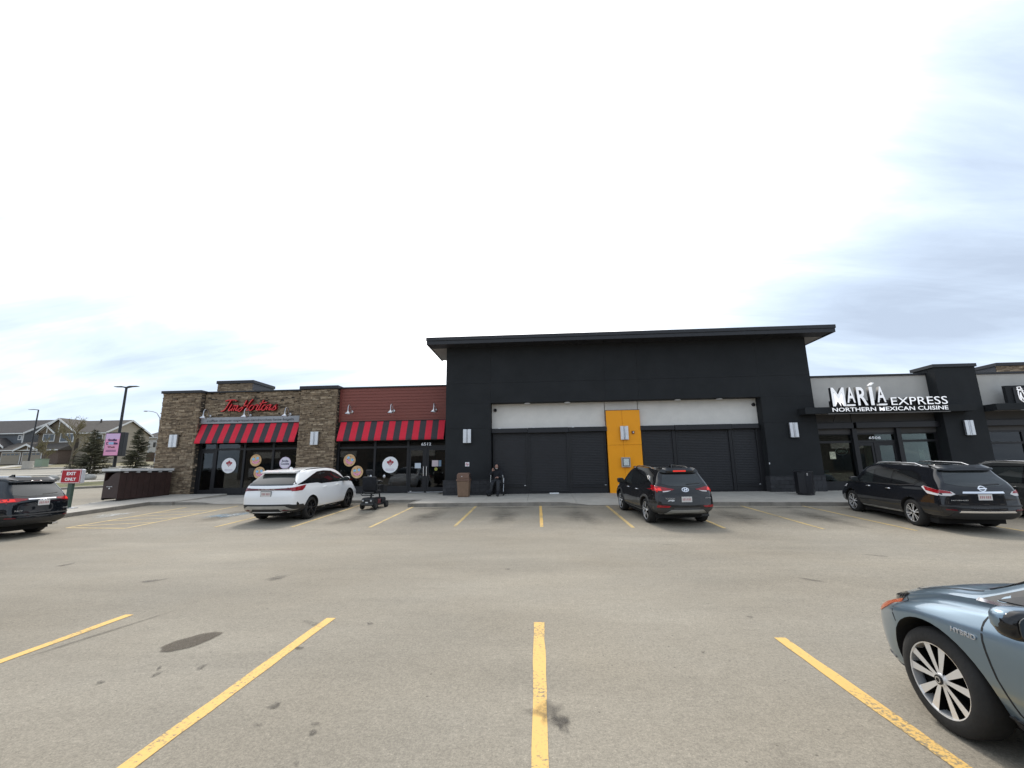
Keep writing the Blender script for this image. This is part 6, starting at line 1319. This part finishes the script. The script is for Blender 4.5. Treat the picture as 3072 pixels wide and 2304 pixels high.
bev(frustum(MB(), .245, .285, 0, .72).build('bin_body', M_BIN, bn), .03); bev(MB().box(-.31, .31, -.31, .31, .72, .80).build('lid_rim', M_BINL, bn), .02)
lid = bev(MB().prism([(-.29, .80), (-.29, 1.0), (-.22, 1.09), (.22, 1.09), (.29, 1.0), (.29, .80)], 'y', -.28, .28).build('lid', M_BINL, bn), .035)
MB().box(-.02, .25, -.284, -.279, .84, 1.0).build('flap', M_BINL, lid); MB().box(.286, .293, -.18, .18, .86, 1.02).build('opening', M_BLK, lid); MB().ball((-.05, -.285, .93), .02, .006, .018, 8, 6).build('sticker', M_WHITE, lid)
# black bin by the right pier
CX_, CY_ = 11.55, 20.12; CZ_ = ztop(CX_, CY_)
b2 = thing('litter_bin', 'tall black litter bin against the charcoal pier on the right', 'litter bin', (CX_, CY_, CZ_))
M_BB = mat('black_bin_steel', (.013, .013, .016), .35)
v = []; n = 8
bb = MB(); oct_ = [(.36*math.cos(R(22.5+45*k)), .36*math.sin(R(22.5+45*k))) for k in range(8)]; bb.prism(oct_, 'z', .06, .98); o = bev(bb.build('bin_body', M_BB, b2), .01, 2)
for k in range(8):
    a = R(45*k); cx2, cy2 = .335*math.cos(a), .335*math.sin(a); q = MB().box(-.11, .11, -.004, .006, .12, .92).build('bin_panel', M_BB, b2); q.location = (cx2, cy2, 0); q.rotation_euler = (0, 0, a-math.pi/2)
MB().lathe([(0, 1.02), (.30, 1.02), (.37, .99), (.37, .96)], 8, 'z').build('lid', M_BB, b2); MB().lathe([(.30, .0), (.33, .0), (.33, .07), (.30, .07)], 8, 'z').build('base', M_BB, b2); MB().box(-.06, -.02, -.365, -.34, .82, .93).build('sticker', mat('bin_sticker', (.4, .38, .36), .6), b2)

# dark brown metal enclosure on the island
M_ENC = mat('dark_brown_steel', (.046, .024, .020), .5, var=.2, vscale=3)
EX, EY = -20.1, 20.9; EZ = isl(EX, EY)
en = thing('bin_enclosure', 'long dark brown metal enclosure with pale flat lid beside the stone wall', 'enclosure', (EX, EY, EZ), R(-2))
part_box('side_panel', M_ENC, en, .36, .40, -1.3, 1.5, .02, 1.28); part_box('side_panel', M_ENC, en, -.40, -.36, -1.3, 1.5, .02, 1.28)
MB().prism([(-.36, .10), (.36, .10), (.36, 1.28), (.16, 1.26), (-.02, 1.15), (-.18, .95), (-.36, .86)], 'y', -1.30, -1.26).build('end_panel', M_ENC, en); part_box('end_panel', M_ENC, en, -.36, .36, 1.46, 1.5, .02, 1.28)
for k in range(9): part_box('panel_rib', M_ENC, en, .40, .41, -1.28+k*.31, -1.28+k*.31+.29, .06, 1.24)
lidm = mat('pale_weathered_lid', (.66, .65, .63), .6, var=.15, vscale=2)
part_box('lid', lidm, en, -.46, .52, -1.42, 1.5, 1.33, 1.45, .01); part_box('lid_frame', M_BLK, en, -.40, .44, -1.36, 1.48, 1.28, 1.33)
for k in range(5): part_box('lid_bracket', lidm, en, .405, .50, -1.15+k*.6, -1.0+k*.6, 1.26, 1.30)
letters('thank', -.22, .10, .60, .645, -1.305, M_WHITE, en, depth=.004, each=False, name='print'); o = MB().ball((-.06, -1.302, .54), .035, .004, .035, 12, 6).build('badge', M_WHITE, en)
for x in (-.36, .34): part_box('foot', M_BLK, en, x, x+.04, -1.28, -1.22, 0, .1)

# exit sign on its post
XX, XY = -19.42, 17.2; XZ = isl(XX, XY)
ex_ = thing('exit_sign', 'red EXIT ONLY box sign on a green post', 'sign', (XX, XY, XZ), R(6))
M_POST = mat('green_post_paint', (.05, .085, .065), .5, var=.2, vscale=4)
MB().box(-.085, .085, -.06, .06, 0, 1.0).build('post', M_POST, ex_)
bev(MB().box(-.39, .43, -.09, .10, 1.0, 1.58).build('sign_box', mat('sign_box_grey', (.55, .55, .57), .5), ex_), .05, 4)
bev(MB().box(-.38, .40, -.105, -.085, 1.015, 1.565).build('sign_face', mat('exit_red', (.42, .01, .02), .3), ex_), .05, 4)
rim = [(-.36, 1.035), (.38, 1.035), (.38, 1.545), (-.36, 1.545)]
for (a, b) in zip(rim, rim[1:]+rim[:1]): MB().tube([(a[0], -.106, a[1]), (b[0], -.106, b[1])], .008, 6).build('face_border', M_STK, ex_)
letters('EXIT', -.16, .20, 1.34, 1.47, -.108, M_STK, ex_, depth=.006, offset=.03, name='letter'); letters('ONLY', -.20, .24, 1.11, 1.24, -.108, M_STK, ex_, depth=.006, offset=.03, name='letter')
MB().box(.14, .34, -.10, .08, 0, .035).build('base_bolt', M_ALU, ex_)
# ------------------------------------------------------------------ street on the left
M_POLE = mat('black_pole', (.012, .012, .014), .45)
def lamp_post(lab, x, y, h, arms, ped, poster=False, al=1.0):
    z = zg(x, y)+(.1 if y > 55 else .12); t = thing('lamp_post', lab, 'lamp post', (x, y, z), group='black parking lot lamp posts')
    MB().lathe([(.0, 0), (ped[0], 0), (ped[0], ped[1]), (ped[0]-.04, ped[1]+.04), (0, ped[1]+.04)], 20).build('concrete_base', M_CONC, t, smooth=True)
    b = MB(); b.tube([(0, 0, ped[1]), (0, 0, h)], [.12, .085], 10); b.build('pole', M_POLE, t, smooth=True)
    for sx in arms:
        a = MB(); a.add([(0, -.05, h-.08), (0, .05, h-.08), (0, .05, h+.05), (0, -.05, h+.05), (sx*.35*al, -.16, h+.03), (sx*.35*al, .16, h+.03), (sx*.35*al, .16, h+.11), (sx*.35*al, -.16, h+.11), (sx*1.0*al, -.14, h+.06), (sx*1.0*al, .14, h+.06), (sx*1.0*al, .14, h+.10), (sx*1.0*al, -.14, h+.10)], [(0, 1, 2, 3), (0, 4, 5, 1), (1, 5, 6, 2), (2, 6, 7, 3), (3, 7, 4, 0), (4, 8, 9, 5), (5, 9, 10, 6), (6, 10, 11, 7), (7, 11, 8, 4), (8, 11, 10, 9)]); a.build('lamp_head', M_POLE, t)
    return t, z
lp, lz = lamp_post('tall twin-head black lamp post carrying the pink poster box', -34.1, 33.2, 7.6, (-1, 1), (.32, 1.05))
M_PST = mat('poster_pink', (.86, .36, .56), .5, var=.1, vscale=1.2)
pb = thing('poster_box', 'pink cookie poster in a black frame on the lamp post', 'poster', (-34.1, 33.0, lz+1.95), R(4))
part_box('frame', M_POLE, pb, -.62, .88, -.28, .1, 0, 1.9, .02); f_ = part_box('poster', M_PST, pb, -.56, .56, -.30, -.28, .07, 1.8); part_box('poster_top', mat('poster_lilac', (.74, .50, .76), .5), f_, -.55, .55, -.303, -.30, 1.35, 1.79)
letters('Smile', -.34, .36, 1.20, 1.38, -.31, M_NAVY, pb, depth=.01, each=False, name='print', offset=.04); letters('C', -.46, -.30, .92, 1.12, -.31, M_NAVY, pb, depth=.01, each=False, name='print', offset=.04); letters('kie', .16, .46, .92, 1.12, -.31, M_NAVY, pb, depth=.01, each=False, name='print', offset=.04)
for x in (-.16, .04): MB().lathe([(0, 0), (.11, 0), (.11, .01)], 18, 'y', (x, -.315, 1.02)).build('print', mat('poster_blue', (.35, .55, .80), .5), pb)
letters('Week', -.30, .30, .66, .80, -.31, M_SRED, pb, depth=.01, each=False, name='print', offset=.02)
for k in range(2): part_box('print', M_NAVY, pb, -.40, .40, -.305, -.30, .36+.09*k, .40+.09*k)
lamp_post('single-head black lamp post on a round concrete base before the grey house', -76.9, 61.4, 8.9, (-1,), (.62, 1.05), al=1.6)
cb_ = thing('street_light', 'grey curved-arm street light rising behind the stone wall', 'street light', (-55.5, 60, zg(-55.5, 60)))
MB().tube([(0, 0, 0), (0, 0, 6.2), (-.15, 0, 7.2), (-.7, 0, 7.95), (-1.4, 0, 8.2), (-2.2, 0, 8.3)], [.1, .08, .07, .06, .05, .045], 8).build('pole', mat('galvanised', (.35, .36, .38), .4, metal=.5), cb_, smooth=True); MB().ball((-2.5, 0, 8.28), .36, .12, .09, 12, 8).build('lamp_head', MATS['galvanised'], cb_, smooth=True)
sg_ = thing('street_sign', 'small dark sign post beside the stone wall', 'sign', (-46, 47.5, zg(-46, 47.5))); MB().tube([(0, 0, 0), (0, 0, 2.9)], .05, 6).build('post', M_POLE, sg_); part_box('plate', M_POLE, sg_, -.05, .6, -.03, .03, 2.75, 2.9)
ub = thing('utility_box', 'pale green utility cabinet on the far verge', 'utility box', (-80.3, 66.0, zg(-80.3, 66)+.1)); M_UB = mat('pale_green_steel', (.22, .28, .20), .6); bev(MB().box(-.66, .66, -.5, .5, .12, 1.3).build('cabinet', M_UB, ub), .05); part_box('plinth', M_CONC, ub, -.75, .75, -.6, .6, 0, .12); part_box('lid', M_UB, ub, -.70, .70, -.54, .54, 1.3, 1.36)

# houses
M_ROOF = mat('brown_shingles', (.085, .072, .06), .9, var=.2, vscale=2.5, bump=.4, bscale=12); M_ROOF2 = mat('dark_shingles', (.055, .048, .045), .9, var=.2, vscale=2.5, bump=.4, bscale=12)
M_GSID = mat('grey_house_siding', (.125, .135, .145), .8, var=.06, vscale=3); M_BSID = mat('beige_house_siding', (.33, .285, .22), .8, var=.06, vscale=3); M_DSID = mat('brown_house_siding', (.14, .11, .075), .8, var=.08, vscale=3); M_TRIM = mat('white_trim', (.66, .66, .64), .6); M_GAR = mat('garage_door_tan', (.28, .24, .185), .7); M_WSID = mat('white_house_siding', (.60, .61, .60), .8)
M_HWIN = mat('house_window_glass', (.04, .05, .06), .05, spec=.7); M_HBRK = mat('house_stone', (.12, .085, .065), .9, var=.3, vscale=5)
def siding(t, m, x0, x1, y0, y1, z0, z1, step=.36):
    part_box('wall', m, t, x0, x1, y0, y1, z0, z1); z = z0
    while z < z1-.05:
        part_box('siding_board', m, t, x0-.03, x1+.03, y0-.035, y0, z+.02, min(z+step, z1)-.01); z += step
def window(t, x, z, w, h, y, n=2):
    f = part_box('window', M_TRIM, t, x-.12, x+w+.12, y-.10, y-.036, z-.12, z+h+.12)
    for k in range(n): part_box('pane', M_HWIN, f, x+k*w/n+.05, x+(k+1)*w/n-.05, y-.115, y-.10, z+.05, z+h-.05)
def gable_roof(t, x0, x1, y0, y1, ze, zr, m, ov=.5, endwall=None):
    ym = (y0+y1)/2; sl = (zr-ze)/(ym-y0); b = MB()
    za = ze-ov*sl; th = .22
    b.prism([(y0-ov, za), (ym, zr), (y1+ov, za), (y1+ov, za+th), (ym, zr+th), (y0-ov, za+th)], 'x', x0-ov, x1+ov); b.build('roof', m, t)
    for x in (x0-ov-.04, x1+ov):
        b = MB(); b.prism([(y0-ov-.05, za-.12), (ym, zr-.12), (y1+ov+.05, za-.12), (y1+ov+.05, za+th+.03), (ym, zr+th+.03), (y0-ov-.05, za+th+.03)], 'x', x, x+.04); b.build('barge_board', M_TRIM, t)
    part_box('gutter', M_TRIM, t, x0-ov, x1+ov, y0-ov-.1, y0-ov, za-.05, za+.16)
    if endwall:
        for x in (x0, x1-.05): b = MB(); b.prism([(y0, ze-.02), (ym, zr-.05), (y1, ze-.02)], 'x', x, x+.05); b.build('gable_wall', endwall, t)
def front_gable(t, x0, x1, y, ze, zr, m, wall, dep=2.5):
    xm = (x0+x1)/2; b = MB(); ov = .35; sl = (zr-ze)/(xm-x0); za = ze-ov*sl
    b.prism([(x0-ov, za), (xm, zr), (x1+ov, za), (x1+ov, za+.18), (xm, zr+.18), (x0-ov, za+.18)], 'y', y-.4, y+dep); b.build('gable_roof', m, t)
    b = MB(); b.prism([(x0, ze), (xm, zr-.03), (x1, ze)], 'y', y-.02, y+.1); b.build('gable_wall', wall, t)
    b = MB(); b.prism([(x0-ov, za-.16), (xm, zr-.16), (x1+ov, za-.16), (x1+ov, za+.2), (xm, zr+.2), (x0-ov, za+.2)], 'y', y-.45, y-.4); b.build('barge_board', M_TRIM, t)
    part_box('gable_post', M_TRIM, t, xm-.08, xm+.08, y-.06, y-.02, ze, zr-.2)
zb_ = zg(-100, 84)+.05
g1 = thing('house', 'grey-sided two-storey house with white-trimmed gable at the far left', 'house', (-113, 84, zb_), group='houses across the street')
siding(g1, M_GSID, -13, 5.5, 0, 10, 0, 6.6); gable_roof(g1, -13, 5.5, 0, 10, 6.65, 9.6, M_ROOF2, endwall=M_GSID)
part_box('garage_door', M_GAR, g1, -9, -5, -.1, -.036, 0, 2.4); window(g1, -3.6, 4.6, 1.6, 1.3, 0); window(g1, 4.6, 5.2, .6, .8, 0, 1); window(g1, -10, 4.6, 1.8, 1.3, 0)
front_gable(g1, -1.0, 4.6, -2.2, 3.6, 5.4, M_ROOF2, M_GSID, 2.2)
for x in (-.7, 4.2): part_box('porch_post', M_TRIM, g1, x, x+.25, -2.1, -1.85, 0, 3.6)
part_box('porch_deck', M_CONC, g1, -.8, 4.5, -2.2, 0, 0, .9); part_box('front_door', M_TRIM, g1, 1.2, 2.2, -.08, -.036, .9, 3.0); part_box('trim_board', M_TRIM, g1, 5.42, 5.56, -.07, .1, 0, 6.6); part_box('porch_rail', M_TRIM, g1, -.6, 1.6, -2.15, -2.08, 1.5, 1.62)
for k in range(6): part_box('baluster', M_TRIM, g1, -.5+.4*k, -.44+.4*k, -2.14, -2.09, .9, 1.5)
h2 = thing('house', 'beige two-storey house with brown gable and two tan garage doors', 'house', (-98.5, 84, zb_), group='houses across the street')
siding(h2, M_BSID, -4.8, 9.35, 0, 10, 0, 6.35); gable_roof(h2, -4.8, 9.35, 0, 10, 6.4, 9.2, M_ROOF, endwall=M_BSID)
siding(h2, M_DSID, -4.7, 3.6, -.6, 0, 3.6, 6.3); front_gable(h2, -4.8, 3.7, -.62, 6.3, 9.25, M_ROOF, M_DSID, 6); front_gable(h2, -4.7, -.6, -1.0, 6.3, 7.9, M_ROOF, M_DSID, 3)
window(h2, -3.6, 4.7, 2.4, 1.4, -.6); window(h2, .2, 4.5, 2.8, 1.6, -.6); window(h2, 7.4, 4.6, 1.3, 1.3, 0)
part_box('garage_wall', M_HBRK, h2, -9.6, 3.4, -3.2, 0, 0, 2.75); b = MB(); b.prism([(-3.7, 2.7), (.2, 4.6), (.2, 2.7)], 'x', -9.9, 3.7); b.build('garage_roof', M_ROOF, h2); part_box('gutter', M_TRIM, h2, -9.9, 3.7, -3.82, -3.7, 2.62, 2.8)
front_gable(h2, -5.0, -.4, -3.75, 2.75, 3.8, M_ROOF, M_DSID, 2.2)
for x in (-8.6, -4.1):
    part_box('garage_frame', M_TRIM, h2, x-.15, x+4.0, -3.28, -3.2, 0, 2.4); d_ = part_box('garage_door', M_GAR, h2, x, x+3.85, -3.33, -3.28, 0, 2.25)
    for k in range(4): part_box('door_panel', M_GAR, d_, x+.06, x+3.79, -3.345, -3.33, .04+k*.55, .54+k*.55)
    for k in range(4): part_box('door_light', M_HWIN, d_, x+.2+k*.92, x+.9+k*.92, -3.352, -3.345, 1.78, 2.1)
part_box('trim_board', M_TRIM, h2, 9.27, 9.41, -.07, .1, 0, 6.35); b = MB(); b.tube([(3.5, 4.0, 8.6), (3.5, 4.0, 9.6)], .15, 8); b.build('roof_vent', M_ROOF2, h2)
h3 = thing('house', 'white house partly hidden behind the stone wall', 'house', (-91, 100, zg(-91, 92)), group='houses across the street'); siding(h3, M_WSID, -5, 6, 0, 9, 0, 6.0); gable_roof(h3, -5, 6, 0, 9, 6.05, 7.6, M_ROOF2, endwall=M_WSID); window(h3, -2.5, 3.6, 1.6, 1.3, 0); part_box('lower_wall', M_HBRK, h3, -5.05, 6.05, -.08, -.036, 0, 2.4)
h4 = thing('house', 'far house with dark roof seen at the extreme left edge', 'house', (-146, 86, zb_), group='houses across the street'); siding(h4, M_BSID, -10, 10, 0, 10, 0, 6.4); gable_roof(h4, -10, 10, 0, 10, 6.4, 9.4, M_ROOF, endwall=M_BSID)

# trees
M_BARK = mat('grey_bark', (.12, .10, .075), .95, var=.3, vscale=8); M_TWIG = mat('olive_twigs', (.17, .145, .085), .9); M_NEED = mat('spruce_needles', (.075, .076, .044), .9, var=.5, vscale=1.5, island=.35, c2=(.125, .12, .07)); M_BUD = mat('early_leaf', (.16, .14, .06), .9, island=.3)
def bare_tree(lab, x, y, h, seed, crown_r):
    t = thing('bare_tree', lab, 'tree', (x, y, zg(x, y)), group='bare trees by the street'); rnd = random.Random(seed)
    tr = MB(); tr.tube([(0, 0, 0), (.03, 0, h*.22), (-.02, .02, h*.42)], [.16, .12, .09], 8); tr.build('trunk', M_BARK, t, smooth=True)
    b = MB(); bud = MB()
    def grow(p, d, L, r, lev):
        q = p+d*L; mid = p+d*L*.5+Vector((rnd.uniform(-1, 1), rnd.uniform(-1, 1), rnd.uniform(-.3, .6)))*L*.07
        b.tube([p, mid, q], [r*1.5, r*1.25, r], 5 if lev < 2 else 3, caps=False)
        if lev >= 5:
            for _ in range(2):
                c = p+(q-p)*rnd.random(); s_ = .07; a = Vector((rnd.uniform(-1, 1), rnd.uniform(-1, 1), rnd.uniform(-1, 1))).normalized()*s_; e2 = a.orthogonal().normalized()*s_*.6
                bud.add([c, c+a+e2, c+a*2, c+a-e2], [(0, 1, 2, 3)])
            return
        n = 3 if lev < 4 else 2
        for k in range(n):
            ax = Vector((rnd.uniform(-1, 1), rnd.uniform(-1, 1), rnd.uniform(-.2, .5))); nd = (d*1.0+ax*.62).normalized(); grow(p+(q-p)*rnd.uniform(.55, 1.0), nd, L*rnd.uniform(.62, .82), r*.62, lev+1)
    for k in range(6):
        a = k*1.05+rnd.random(); grow(Vector((0, 0, h*(.20+.05*k))), Vector((math.cos(a)*.75, math.sin(a)*.75, .8+.1*k)).normalized(), h*.19*crown_r, .055, 1)
    grow(Vector((-.02, .02, h*.42)), Vector((0, 0, 1)), h*.2, .08, 1)
    b.build('branches', M_TWIG, t); o = bud.build('buds', M_BUD, t); o['kind'] = 'stuff'
    return t
bare_tree('tall bare tree with fine twigs in front of the beige house', -75.8, 66.4, 8.6, 3, 1.15)
bare_tree('slim bare young tree left of the big bare tree', -82.5, 68.0, 5.2, 9, .8)
bare_tree('small bare tree near the curved-arm street light', -47.5, 44.0, 4.6, 21, .8)
def spruce(lab, x, y, h, r, seed):
    t = thing('spruce_tree', lab, 'tree', (x, y, zg(x, y)+.1), group='spruces on the verge'); rnd = random.Random(seed)
    tr = MB(); tr.tube([(0, 0, 0), (0, 0, h*.96)], [.09, .01], 7); tr.build('trunk', M_BARK, t)
    br = MB(); nd = MB(); n = 0; z = .55
    while z < h*.98:
        f = 1-(z-.3)/(h-.3); R_ = r*(f**.8)*rnd.uniform(.82, 1.12)+.05
        for k in range(max(4, int(9*f+4))):
            a = rnd.uniform(0, 6.283); L = R_*rnd.uniform(.65, 1.08); d = Vector((math.cos(a), math.sin(a), -.18+.5*(1-f)))
            p0 = Vector((0, 0, z+rnd.uniform(-.08, .08))); p1 = p0+d*L; p1.z += L*L*.10; br.tube([p0, p1], [.014, .004], 3, caps=False)
            m_ = max(6, int(L/.05))
            for j in range(m_):
                u = .18+.86*j/m_; c = p0.lerp(p1, min(u, 1.0)); w = .16*(1.15-.6*u)+.03
                for s_ in (-1, 1, 0):
                    sd2 = Vector((-d.y, d.x, 0)).normalized()*s_; tip = c+sd2*w*rnd.uniform(.7, 1.25)+d*w*rnd.uniform(.3, .9)+Vector((0, 0, rnd.uniform(-.08, .06)+(.1 if s_ == 0 else 0)))
                    e = Vector((rnd.uniform(-1, 1), rnd.uniform(-1, 1), rnd.uniform(.3, 1))).normalized()*.028
                    nd.add([c-e, c+e, tip], [(0, 1, 2)])
        z += .115+.05*f
    br.build('branches', M_BARK, t); o = nd.build('needles', M_NEED, t); o['kind'] = 'stuff'
spruce('dark spruce left of the pink poster lamp post', -39.4, 36.2, 4.3, 1.75, 5)
spruce('dark spruce right of the pink poster lamp post', -35.6, 36.6, 4.5, 1.45, 6)
spruce('small spruce low against the stone wall end', -33.6, 37.4, 2.4, 1.1, 8)
M_ROCK = mat('pale_boulder', (.42, .41, .38), .9, var=.2, vscale=3, bump=.5, bscale=8)
for k, (x, y, r) in enumerate(((-41.2, 35.0, .45), (-40.1, 35.6, .35), (-38.4, 35.4, .5), (-37.2, 36.0, .4), (-36.0, 35.8, .3))):
    b = MB(); b.ball((0, 0, r*.45), r, r*.8, r*.6, 10, 7)
    b.v = [tuple(Vector(p)*(1+.16*noise.noise(Vector(p)*3+Vector((k*7, 0, 0))))) for p in b.v]
    tag(b.build('boulder', M_ROCK, None, loc=(x, y, zg(x, y)+.08), smooth=True), 'pale boulder under the spruces, number %s from the left' % ('one', 'two', 'three', 'four', 'five')[k], 'boulder', 'landscaping boulders')

# unseen building added behind the viewer to give the shop glazing a dark reflection
ob = thing('added_reflected_building', 'unseen long dark building added for the shop windows to mirror', 'building', (0, -38, 0))
part_box('wall', mat('added_reflected_wall', (.10, .09, .08), .85, var=.2, vscale=.3), ob, -60, 60, -14, 0, 0, 7.0); part_box('coping', M_FASC, ob, -60.2, 60.2, -.2, .3, 7.0, 7.3)
for k in range(15): part_box('added_shopfront', M_HWIN, ob, -57+k*7.8, -51.5+k*7.8, .0, .06, .4, 3.2); part_box('added_sign_panel', (M_BAND2, M_TAUPE)[k % 2], ob, -57+k*7.8, -51.5+k*7.8, .0, .08, 4.2, 5.4)
